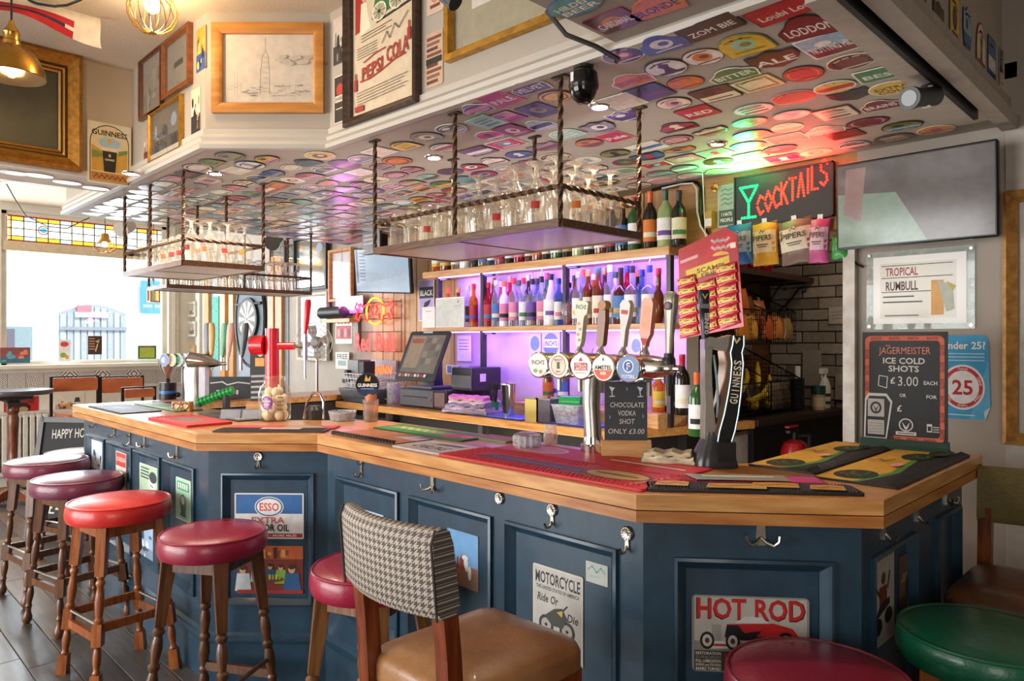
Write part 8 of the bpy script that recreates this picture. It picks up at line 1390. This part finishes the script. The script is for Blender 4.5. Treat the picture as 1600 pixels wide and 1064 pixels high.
for i, (y, c) in enumerate(((4.05, '7a1626'), (4.22, '8a1a2a'), (4.4, '6a1422'))): bottle(['dark red bottle, nearest on the high recess shelf', 'dark red bottle in the middle of the high recess shelf', 'dark red bottle, far on the high recess shelf'][i], T(-2.1, y, 1.936), 'red', None, 'black', .26, .045, 'square', group='red bottles on the recess shelf')
M, w, h = Plane((-2.34, 4.4), (0, 1)).rect(1268, 1284, 470, 520, 'l'); t = picture('narrow grey mirror on the brown recess wall', (FX(-2.345, 4.62, 1.52), .14, .26), .014, DKWOOD, lambda g, w, h: g.rect(-w / 2, -h / 2, w / 2, h / 2, mat('9a9c9c', .15, .5)), .015, 'wall_mirror', 'mirror')
M, w, h = Plane((-1.5, 4.98), (1, 0)).rect(1296, 1330, 478, 504); card('whitish hand lettered plaque on the painted bricks', M, w, h, lambda g, w, h: [g.line([(-w * .36, h * (.2 - .2 * k)), (w * .3, h * (.22 - .2 * k))], .005, mat('8a8278')) for k in range(3)], .01, 'b9b0a4')
M, w, h = Plane((-1.5, 4.98), (1, 0)).rect(1255, 1284, 545, 600); card('plain grey panel low on the painted bricks', M, w, h, lambda g, w, h: g.line([(-w * .3, -h * .2), (w * .2, -h * .2)], .004, mat('8a8278')), .01, 'a39a8e')
M, w, h = Plane((-1.5, 4.98), (1, 0)).rect(1306, 1334, 582, 622); card('pale block with faint lettering above the low bricks', M, w, h, lambda g, w, h: g.line([(-w * .3, .0), (w * .2, h * .1)], .006, mat('6a6258')), .012, 'aaa195')
t = thing('fire_extinguisher', 'red fire extinguisher with a white label below the back counter', 'extinguisher', T(-1.70, 3.93, .66)); RX = mat('b01a20', .25, 0, .05, 9, 0, .4)
part('cylinder', t, lambda g: g.lathe([(0, 0), (.07, 0), (.078, .01), (.078, .22), (.06, .27), (.025, .29), (0, .29)], RX, 22)); part('valve', t, lambda g: (g.cyl((0, 0, .29), (0, 0, .33), .018, BLACK, n=12), g.box(-.012, -.09, .33, .012, .03, .345, BLACK), g.box(-.012, -.1, .36, .012, .02, .37, RX))); part('hose', t, lambda g: g.tube([(.02, 0, .31), (.09, -.02, .32), (.10, -.04, .2), (.085, -.05, .06)], .012, BLACK, 8)); part('paper_label', t, lambda g: g.add([(.0785 * math.cos(a), .0785 * math.sin(a), z) for z in (.06, .18) for a in (-1.8, -1.4, -1.0, -.6)], [(i, i + 1, i + 5, i + 4) for i in range(3)], WHITE)); part('stand', t, lambda g: (g.box(-.09, -.09, -.66, .09, .09, -.002, mat('141210'))), False)
t = thing('paper_roll_holder', 'pale grey paper sheet hanging below the back counter behind the harp tap', 'paper', T(-1.93, 3.66, .70)); part('sheet', t, lambda g: g.box(-.0, -.16, 0, .006, .16, .28, mat('9a928a', .8)), False); part('holder_rail', t, lambda g: g.box(-.01, -.17, .27, .01, .17, .29, STEEL), False)

# ================================================================ right wall
M, w, h = PRW.rect(1355, 1524, 394, 513); M = M @ Matrix.Translation((0, 0, .004))
t = thing('poster_holder', 'clear acrylic poster holder with a white drinks poster of two tall words', 'poster', M); part('acrylic_sheet', t, lambda g: g.prism(rrect(w, h, .004), .0, .004, glass('eef8f4', .2, .03, .35)), False)
def trop(g, w_, h_): 
    g.z = .0045; W_, H_ = w * .86, h * .86; K = mat('3a3836'); g.rect(-W_ / 2, -H_ / 2, W_ / 2, H_ / 2, mat('e9e6e0', .3, 0, 0, 3, 0, .4)); g.rect(-W_ * .42, -H_ * .42, W_ * .4, H_ * .40, mat('d6d0c2', .3, 0, 0, 3, 0, .4))
    g.text('TROPICAL', -W_ * .18, H_ * .27, H_ * .12, mat('a04a44'), W_ * .36); g.text('RUMBULL', -W_ * .18, H_ * .06, H_ * .13, mat('5a3a38'), W_ * .36)
    for y in (.36, .18, -.03): g.line([(-W_ * .4, H_ * y), (W_ * .36, H_ * y)], .003, K)
    g.line([(-W_ * .38, -H_ * .1), (-W_ * .05, -H_ * .1)], .006, mat('6a6864')); g.line([(-W_ * .38, -H_ * .18), (W_ * .04, -H_ * .18)], .006, mat('6a6864')); g.line([(-W_ * .36, -H_ * .38), (-W_ * .0, -H_ * .38)], .006, mat('8a8884'))
    g.rect(W_ * .14, -H_ * .38, W_ * .27, H_ * .12, mat('e0a552', .4)); g.poly([(W_ * .2, H_ * .12), (W_ * .36, H_ * .04), (W_ * .38, -H_ * .3), (W_ * .3, -H_ * .34)], mat('b9bfae', .4)); g.poly([(W_ * .3, H_ * .1), (W_ * .4, H_ * .02), (W_ * .36, -H_ * .05)], mat('c9b04a', .4))
part('poster_print', t, lambda g: trop(g, w, h), False)
for sx_ in (-1, 1):
    for sy in (-1, 1): part('standoff', t, lambda g: g.cyl((sx_ * w * .47, sy * h * .46, 0), (sx_ * w * .47, sy * h * .46, .008), .006, CHROME, n=10))
M, w, h = PRW.rect(1466, 1548, 522, 650); Wd = w
def c25(g, w, h):
    g.poly([(-w * .5, -h * .5), (w * .4, -h * .5), (w * .5, -h * .34), (w * .46, h * .44), (w * .4, h * .5), (-w * .5, h * .5)], mat('3f9fd0')); g.poly([(w * .1, -h * .5), (w * .4, -h * .5), (w * .5, -h * .34), (w * .46, h * .2)], mat('5fb0dc')); g.poly([(w * .4, -h * .5), (w * .5, -h * .34), (w * .38, -h * .4)], mat('cfdde6'))
    g.text('Under 25?', -w * .02, h * .38, h * .085, WHITE, w * .86); [g.line([(-w * .38, h * (.28 - .04 * k)), (w * .38, h * (.28 - .04 * k))], .003, mat('cfe6f2')) for k in range(3)]
    g.ell(-w * .02, -h * .12, w * .42, h * .27, mat('e6e6ea'), 30); g.ell(-w * .02, -h * .12, w * .38, h * .245, mat('c0303a'), 30); g.ell(-w * .02, -h * .12, w * .31, h * .2, mat('e9e6e6'), 30); g.text('25', -w * .02, -h * .12, h * .17, mat('b5202e'), w * .42)
    [g.text('Challenge', -w * .02 + w * .345 * math.cos(a), -h * .12 + h * .222 * math.sin(a), h * .026, mat('efd0d0'), w * .2, rot=a - PI / 2) for a in (PI / 2, .35, -.6, PI - .35, PI + .6, -PI / 2)]; g.line([(-w * .3, -h * .45), (w * .2, -h * .45)], .004, mat('cfe6f2'))
t = thing('age_poster', 'bright blue poster reading Under 25 with a red circled 25', 'poster', M); part('paper', t, lambda g: (setattr(g, 'z', .001), c25(g, w, h)), False)
# black shots board standing on the bar
bp = at_z(1412, 690, ZT); P1, P2 = at_z(1343, 686, ZT), at_z(1481, 694, ZT); mid = Vector((-.80, 2.885)); rv = Vector((1, .12)).normalized()
PJ = Plane(mid, rv); M, w, h = PJ.rect(1346, 1479, 513, 684); M = PJ.frame(Vector((*mid, 0)), 0); cxp = PJ.hit(1412, 600); M.translation = Vector((cxp.x, cxp.y, ZT)); Mj = M
t = thing('shots_board', 'black upright board advertising ice cold shots at £3.00 each', 'sign', M); OR2 = mat('d9674a', .5)
part('board', t, lambda g: g.box(-w / 2, .02, -.012, w / 2, h + .02, 0, mat('1b1b1d', .35, 0, .2, 6)), False); part('green_foot', t, lambda g: g.loft([[(s * (w / 2 + .004), y, z) for y, z in ((0.0, -.035), (0.0, .035), (.02, .02), (.04, .012), (.04, -.024), (.02, -.03))] for s in (-1, 1)], mat('1d3f34', .4)), False)
def jag(g):
    g.M = Matrix.Translation((0, .02 + h / 2, .0005)); K = mat('1d1d1f', .35); Wt = mat('d6d3ce', .5)
    g.poly(rrect(w * .93, h * .93, .02), OR2); g.poly(rrect(w * .83, h * .845, .012), K); g.rect(-w * .475, -h * .48, -w * .12, -h * .22, K)
    for k in range(4): g.text('SHOTS!', w * (-.33 + .22 * k), h * .443, h * .022, mat('6a2418'), w * .13); 
    for k in range(6): g.text('SHOTS!', w * .44, h * (.34 - .145 * k), h * .03, mat('6a2418'), h * .09, rot=-PI / 2)
    for k in range(3): g.text('SHOTS!', -w * .44, h * (.3 - .145 * k), h * .03, mat('6a2418'), h * .09, rot=PI / 2); g.text('SHOTS!', w * (-.1 + .2 * k), -h * .443, h * .022, mat('6a2418'), w * .13)
    g.text('JAGERMEISTER', .01 * w, h * .335, h * .06, mat('e08a70'), w * .6, bold=False); [g.ell(w * (-.2 + .03 * k), h * .378, .003, .003, mat('e08a70'), 6) for k in range(2)]
    g.text('ICE COLD', 0, h * .245, h * .052, Wt, w * .5); g.text('SHOTS', 0, h * .175, h * .052, Wt, w * .36); g.text('£', -w * .13, h * .07, h * .055, Wt, w * .06); g.text('3.00', w * .05, h * .065, h * .082, Wt, w * .25, bold=False); g.text('EACH', w * .31, h * .055, h * .032, Wt, w * .16); g.text('OR', -w * .01, -h * .06, h * .03, Wt, w * .075); g.text('FOR', w * .32, -h * .065, h * .03, Wt, w * .12); g.text('£', -w * .05, -h * .175, h * .055, Wt, w * .06)
    g.line([(-w * .29, h * .11), (-w * .3, h * .02), (-w * .2, 0), (-w * .19, h * .1), (-w * .29, h * .11)], .003, Wt)
    g.poly([(-w * .48, -h * .46), (-w * .465, -h * .1), (-w * .42, -h * .05), (-w * .2, -h * .05), (-w * .13, -h * .12), (-w * .2, -h * .46)], Wt); g.poly([(-w * .46, -h * .445), (-w * .445, -h * .115), (-w * .41, -h * .075), (-w * .21, -h * .075), (-w * .155, -h * .13), (-w * .215, -h * .445)], K)
    g.rect(-w * .43, -h * .42, -w * .23, -h * .1, mat('b9b6b2')); g.ell(-w * .33, -h * .18, w * .07, h * .055, K, 16); g.ell(-w * .33, -h * .18, w * .045, h * .036, mat('b9b6b2'), 14); g.poly([(-w * .37, -h * .15), (-w * .33, -h * .19), (-w * .29, -h * .15), (-w * .33, -h * .22)], K); g.rect(-w * .44, -h * .29, -w * .22, -h * .26, K); [g.line([(-w * .41, -h * (.32 + .025 * k)), (-w * .25, -h * (.32 + .025 * k))], .0015, mat('6a6864')) for k in range(4)]
    g.ell(w * .03, -h * .32, w * .085, h * .058, Wt, 18); g.ell(w * .03, -h * .32, w * .07, h * .048, K, 18); g.poly([(-w * .02, -h * .29), (w * .03, -h * .34), (w * .08, -h * .29), (w * .05, -h * .35), (w * .03, -h * .365), (w * .01, -h * .35)], Wt); g.rect(-w * .09, -h * .41, w * .15, -h * .38, Wt); g.line([(-w * .06, -h * .395), (w * .12, -h * .395)], .003, K)
    g.rect(w * .27, -h * .37, w * .33, -h * .30, Wt); g.rect(w * .28, -h * .36, w * .32, -h * .32, K); [g.rect(w * .34, -h * (.33 + .02 * k), w * .41, -h * (.32 + .02 * k), mat('b9b6b2')) for k in range(3)]
part('print', t, jag, False)
# right television, gilt frame, speaker
M, w, h = PRW.rect(1306, 1560, 262, 390); Mtv, w, h = Plane((-1, YH - .15), (1, 0)).rect(1306, 1560, 257, 389); Mtv = Mtv @ Matrix.Rotation(.04, 4, 'X')
tv('large wall television above the acrylic poster, showing a grey green picture', Mtv, w, h, lambda g, w, h: (g.rect(-w / 2, -h / 2, w / 2, h / 2, mat('6f6a68', .12)), g.poly([(-w * .5, -h * .5), (w * .1, -h * .5), (-w * .1, h * .1), (-w * .5, h * .15)], mat('8fa89a', .12)), g.poly([(-w * .44, h * .45), (-w * .3, h * .45), (-w * .34, -h * .2), (-w * .46, -h * .1)], mat('a08a88', .12))), .04)
cable('black cable hanging below the right television', [PRW.hit(px, py).to_3d() + Vector((0, -.02, 0)) for px, py in ((1330, 388), (1334, 402), (1342, 412), (1352, 416))], .005)
PRX = Plane((-.3, YH), (1, 0)); Mg, wg, hg = PRX.rect(1571, 1700, 300, 690)
picture('tall pale gilt framed picture at the right edge of the photo', (Mg, wg, hg), .045, GILT2, lambda g, w, h: (g.rect(-w / 2, -h / 2, w / 2, h / 2, mat('3a3026', .3)), g.rect(-w * .42, h * .0, w * .42, h * .34, mat('6f8078', .4)), g.rect(-w * .42, h * .34, w * .42, h * .4, INK), g.rect(-w * .42, -h * .4, w * .42, -h * .05, mat('6a3f22', .4)), g.ell(-w * .3, h * .1, w * .06, h * .06, mat('2a2622'), 10), g.ell(-w * .34, -h * .2, w * .05, h * .05, mat('a8b0b0'), 10)), .05, lip=True)
t = thing('wall_speaker', 'black speaker on a bracket at the top right corner', 'speaker', T(at_d(1597, 130, 2.9).x, at_d(1597, 130, 2.9).y, at_d(1597, 130, 2.9).z)); bev(part('cabinet', t, lambda g: g.box(-.09, -.1, -.18, .09, .1, .18, mat('15151a', .45)), False), .01); part('grille', t, lambda g: g.box(-.08, -.106, -.17, .08, -.1, .17, mat('202024', .7, 0, .5, 300)), False); part('wall_bracket', t, lambda g: g.box(-.02, .1, -.03, .02, YH - at_d(1597, 130, 2.9).y, .03, BLACK), False)
cable('tangle of black cables below the corner speaker', [at_d(px, py, 2.95) for px, py in ((1590, 160), (1580, 185), (1560, 190), (1553, 186))] + [at_d(px, py, 2.98) for px, py in ((1582, 196), (1592, 215), (1586, 232), (1598, 244))], .009)
M, w, h = Plane((0, 1.5), (0, 1)).rect(10, 20, 10, 20) if 0 else (None, 0, 0)
# ceiling panel with green picture at the upper right
g = G(FDN(-.25, 2.55, ZC - .004)); g.prism(rrect(.34, .6, .01), 0, .012, mat('6a5f55')); g.z = .012; g.rect(-.12, -.26, .12, .26, mat('1f5a45')); g.build('ceiling_plaque', None, False, label='dark framed green panel on the ceiling at the upper right edge', cat='plaque')

# ================================================================ window side of the room
PWW = Plane((XW, 2), (0, 1)); PSILL = Plane((XW + .07, 2), (0, 1)); PGL = Plane((XW - .03, 2), (0, 1))
for box, lab, art, pl, base in (((0, 47, 541, 566), 'red and blue printed poster at the left of the sill', scene_art(('8a4a44', '3a6a7a', 'd9836a', 'b04a3a', '5fa0b0'), 9, 51), PSILL, '7a3f3a'), ((91, 110, 529, 563), 'white flyer with a red heading standing on the sill', lambda g, w, h: (g.ell(0, h * .3, w * .35, h * .12, mat('d04a4a')), g.ell(-w * .1, -h * .2, w * .25, h * .12, mat('8ab04a')), g.ell(w * .2, -h * .3, w * .15, h * .1, mat('d9a04a'))), PSILL, 'eceae6'), ((137, 159, 523, 552), 'dark brown poster with pale script stuck on the window', lambda g, w, h: (g.rect(-w * .48, -h * .48, w * .48, h * .48, mat('3a2620')), g.line([(w * .05, -h * .3), (w * .2, h * .1), (w * .3, h * .3), (w * .1, h * .2)], .012, mat('c9a87a')), [g.line([(-w * .38, h * (.36 - .14 * k)), (-w * .05, h * (.36 - .14 * k))], .012, mat('b98a5a')) for k in range(5)]), PGL, '3a2620'), ((215, 244, 538, 559), 'green framed menu card standing on the right of the sill', lambda g, w, h: (g.rect(-w * .5, -h * .5, w * .5, h * .5, mat('3a6a4a')), g.rect(-w * .4, -h * .4, w * .4, h * .36, mat('a9b84a')), g.rect(-w * .2, h * .4, w * .2, h * .48, mat('b03a3a'))), PSILL, '3a6a4a')):
    M, w, h = pl.rect(*box); card(lab, M, w, h, art, .006, base, name='window_poster', cat='poster')
PX1 = Plane((XF + .08, 4), (0, 1)); M, w, h = PX1.rect(219, 261, 436, 487); t = card('blue hanging street board outside the window with pale lettering', M, w, h, lambda g, w, h: (g.rect(-w * .49, -h * .49, w * .49, h * .49, mat('4a8ab5')), [g.rect(w * (-.4 + .085 * k), -h * .32, w * (-.345 + .085 * k), -h * .24, mat('d9e6f0')) for k in range(10) if k != 4]), .03, '4a8ab5', name='street_board', cat='sign')
part('hanging_pole', t, lambda g: g.cyl((0, h / 2, 0), (0, h / 2 + .12, -.08), .02, BLACK), False)
for box, lab in (((287, 307, 471, 494), 'small white framed landscape, top of three left of the turquoise curtain'), ((287, 307, 501, 524), 'small white framed picture, middle of three on the far wall'), ((289, 306, 537, 556), 'small wood framed picture, lowest of three on the far wall')):
    picture(lab, PW.rect(*box), .03, mat('d9d3c6') if 'wood' not in lab else OAK, scene_art(('c9c0b4', '8d8376', '5a544c', 'e0dad0'), 6, box[2]), .02)
# radiator, red flyer, cream flyer
t = thing('radiator', 'white ribbed radiator under the window sill', 'radiator', T(XW + .05, 2.0, .12)); RW_ = mat('dcd6ca', .4)
for k in range(24): part('rib', t, lambda g: g.bbox(0, -.72 + k * .06, 0, .035, -.675 + k * .06, .62, RW_, .006), False)
part('header_pipe', t, lambda g: (g.box(-.01, -.73, .0, .03, .74, .04, RW_), g.box(-.01, -.73, .59, .03, .74, .63, RW_)), False); part('top_grille', t, lambda g: g.box(-.045, -.74, .63, .05, .75, .645, RW_), False)
M, w, h = PWW.rect(6, 60, 619, 648); card('red poster with a dark creature drawing above the radiator', M, w, h, lambda g, w, h: (g.rect(-w * .48, -h * .48, w * .48, h * .48, mat('b01f22')), g.ell(0, -h * .1, w * .28, h * .3, mat('3a1412'), 14), g.ell(w * .05, -h * .2, w * .15, h * .15, mat('a08a5a'), 10), g.rect(-w * .4, h * .1, -w * .1, h * .4, mat('5a1414')), g.poly([(w * .1, h * .2), (w * .4, h * .45), (w * .35, h * .1)], mat('6a1a18'))), .004, 'a02024', name='wall_poster', cat='poster')
M, w, h = PWW.rect(86, 132, 616, 641); card('cream and brown picture poster behind the leather seat backs', M, w, h, scene_art(('d9cdb9', 'b9a58a', '8a4a3a', '6a5a4a', 'c9904a', '3a3a40'), 12, 61), .004, 'd9cdb9', name='wall_poster', cat='poster')
# leather backed high seats by the window
TAN = mat('a85a32', .4, 0, 0, 7, .1, .2, 0, None, 'bf6d3f'); BF = mat('2c2a2b', .4, .5)
for i, (pl_, pr_, pt, pb, xx, zs, lab) in enumerate(((81, 154, 588, 612, -8.15, .80, 'tan leather backed high seat, left of the pair by the window'), (158, 224, 588, 614, -8.15, .80, 'tan leather backed high seat, right of the pair by the window'), (193, 243, 605, 622, -7.3, .80, 'tan leather seat back nearer the bar, right of the pair'))):
    pl = Plane((xx, 2), (0, 1)); M, w, h = pl.rect(pl_, pr_, pt, pb); c = M.translation.copy(); M.translation = Vector((c.x, c.y, 0)); ztop = c.z + h / 2
    t = thing('high_seat', lab, 'chair', M, None)
    part('backrest', t, lambda g: g.loft([[(x, y, z) for x, y in rrect(w - .02, h - .02, .012, 3)] for z in (-.035, 0, .012)], TAN), M=Matrix.Translation((0, ztop - h / 2, 0))); part('seat', t, lambda g: g.loft([[(x, zs + dz, .25 + y * k) for x, y in rrect(w, .42, .05, 3)] for dz, k in ((-.05, 1), (-.01, 1), (.0, .96))], TAN))
    for s in (-1, 1):
        part('leg', t, lambda g: g.box(s * w / 2 - .012, 0, -.04, s * w / 2 + .012, ztop + .008, -.015, BF), False); part('leg', t, lambda g: g.box(s * w / 2 - .012, 0, .42, s * w / 2 + .012, zs - .04, .445, BF), False); part('side_rail', t, lambda g: g.box(s * w / 2 - .01, zs - .07, -.02, s * w / 2 + .01, zs - .045, .44, BF), False)
    part('top_rail', t, lambda g: g.box(-w / 2, ztop - .002, -.04, w / 2, ztop + .01, -.015, BF), False); part('foot_rail', t, lambda g: g.box(-w / 2, .3, .42, w / 2, .325, .44, BF), False)
# tall poser table
t = thing('poser_table', 'tall round poser table with a turned wooden leg at the left edge', 'table', T(*sx(20, 6.6), 0)); TW = wood('5a2c18', '8a4a28', 'z', .35, 7, .25)
part('tabletop', t, lambda g: g.lathe([(0, 1.0), (.30, 1.0), (.32, 1.01), (.325, 1.03), (.32, 1.045), (0, 1.047)], mat('4a4648', .3, 0, .1, 6, 0, .3), 36)); part('neck_block', t, lambda g: g.lathe([(.20, 1.0), (.18, .96), (.07, .93), (.05, .84), (0, .84)], mat('3a302c', .4), 4, ph=PI / 4))
part('leg', t, lambda g: g.lathe([(0, .06), (.04, .06), (.045, .14), (.05, .2), (.035, .24), (.055, .26), (.055, .29), (.035, .31), (.05, .33), (.05, .36), (.036, .38), (.04, .5), (.046, .7), (.05, .78), (.04, .82), (.052, .84), (.052, .87), (.04, .9), (0, .9)], TW, 18))
for k in range(4): a = k * PI / 2 + .5; part('foot', t, lambda g: g.loft([[(x, s * .03, z) for x, z in ((.0, .05), (.0, .15), (.12, .12), (.24, .06), (.27, .05), (.27, 0), (.22, 0), (.18, .03))] for s in (-1, 1)], TW), False, M=Matrix.Rotation(a, 4, 'Z'))
# pavement board behind the far stool
p = sx(88, 5.35); t = thing('pavement_board', 'black framed chalk pavement board reading HAPPY, behind the far stools', 'chalkboard', frame((p[0], p[1], 0), (1, .75, 0), (-.10, .14, 1)))
bw, bh = .50, .90; part('slate', t, lambda g: g.box(-bw / 2, .03, -.012, bw / 2, bh, -.004, mat('1e1f22', .7)), False)
for b in ((-bw / 2 - .02, 0, -bw / 2 + .02, bh + .02), (bw / 2 - .02, 0, bw / 2 + .02, bh + .02), (-bw / 2, bh - .02, bw / 2, bh + .02), (-bw / 2, .04, bw / 2, .08)): part('frame_side', t, lambda g: g.box(b[0], b[1], -.016, b[2], b[3], .012, mat('4a4a4c', .4)), False)
part('rear_leg', t, lambda g: g.loft([[(x, y, z + (0 if y > .1 else -.3)) for x, z in ((s * bw / 2 - .015, -.03), (s * bw / 2 + .015, -.03), (s * bw / 2 + .015, -.016), (s * bw / 2 - .015, -.016))] for s in (1,) for y in (bh, 0.06)], BF), False)
def ch(g): g.z = -.0035; g.text('HAPPY HOUR', .02, bh - .1, .07, CH, .36, False, rot=.06); g.line([(-.1, .42), (.1, .43)], .006, CH); g.line([(-.12, .34), (.1, .35)], .006, CH); g.text('£4', -.05, .24, .09, CH, .12, False)
part('chalk_writing', t, ch, False)
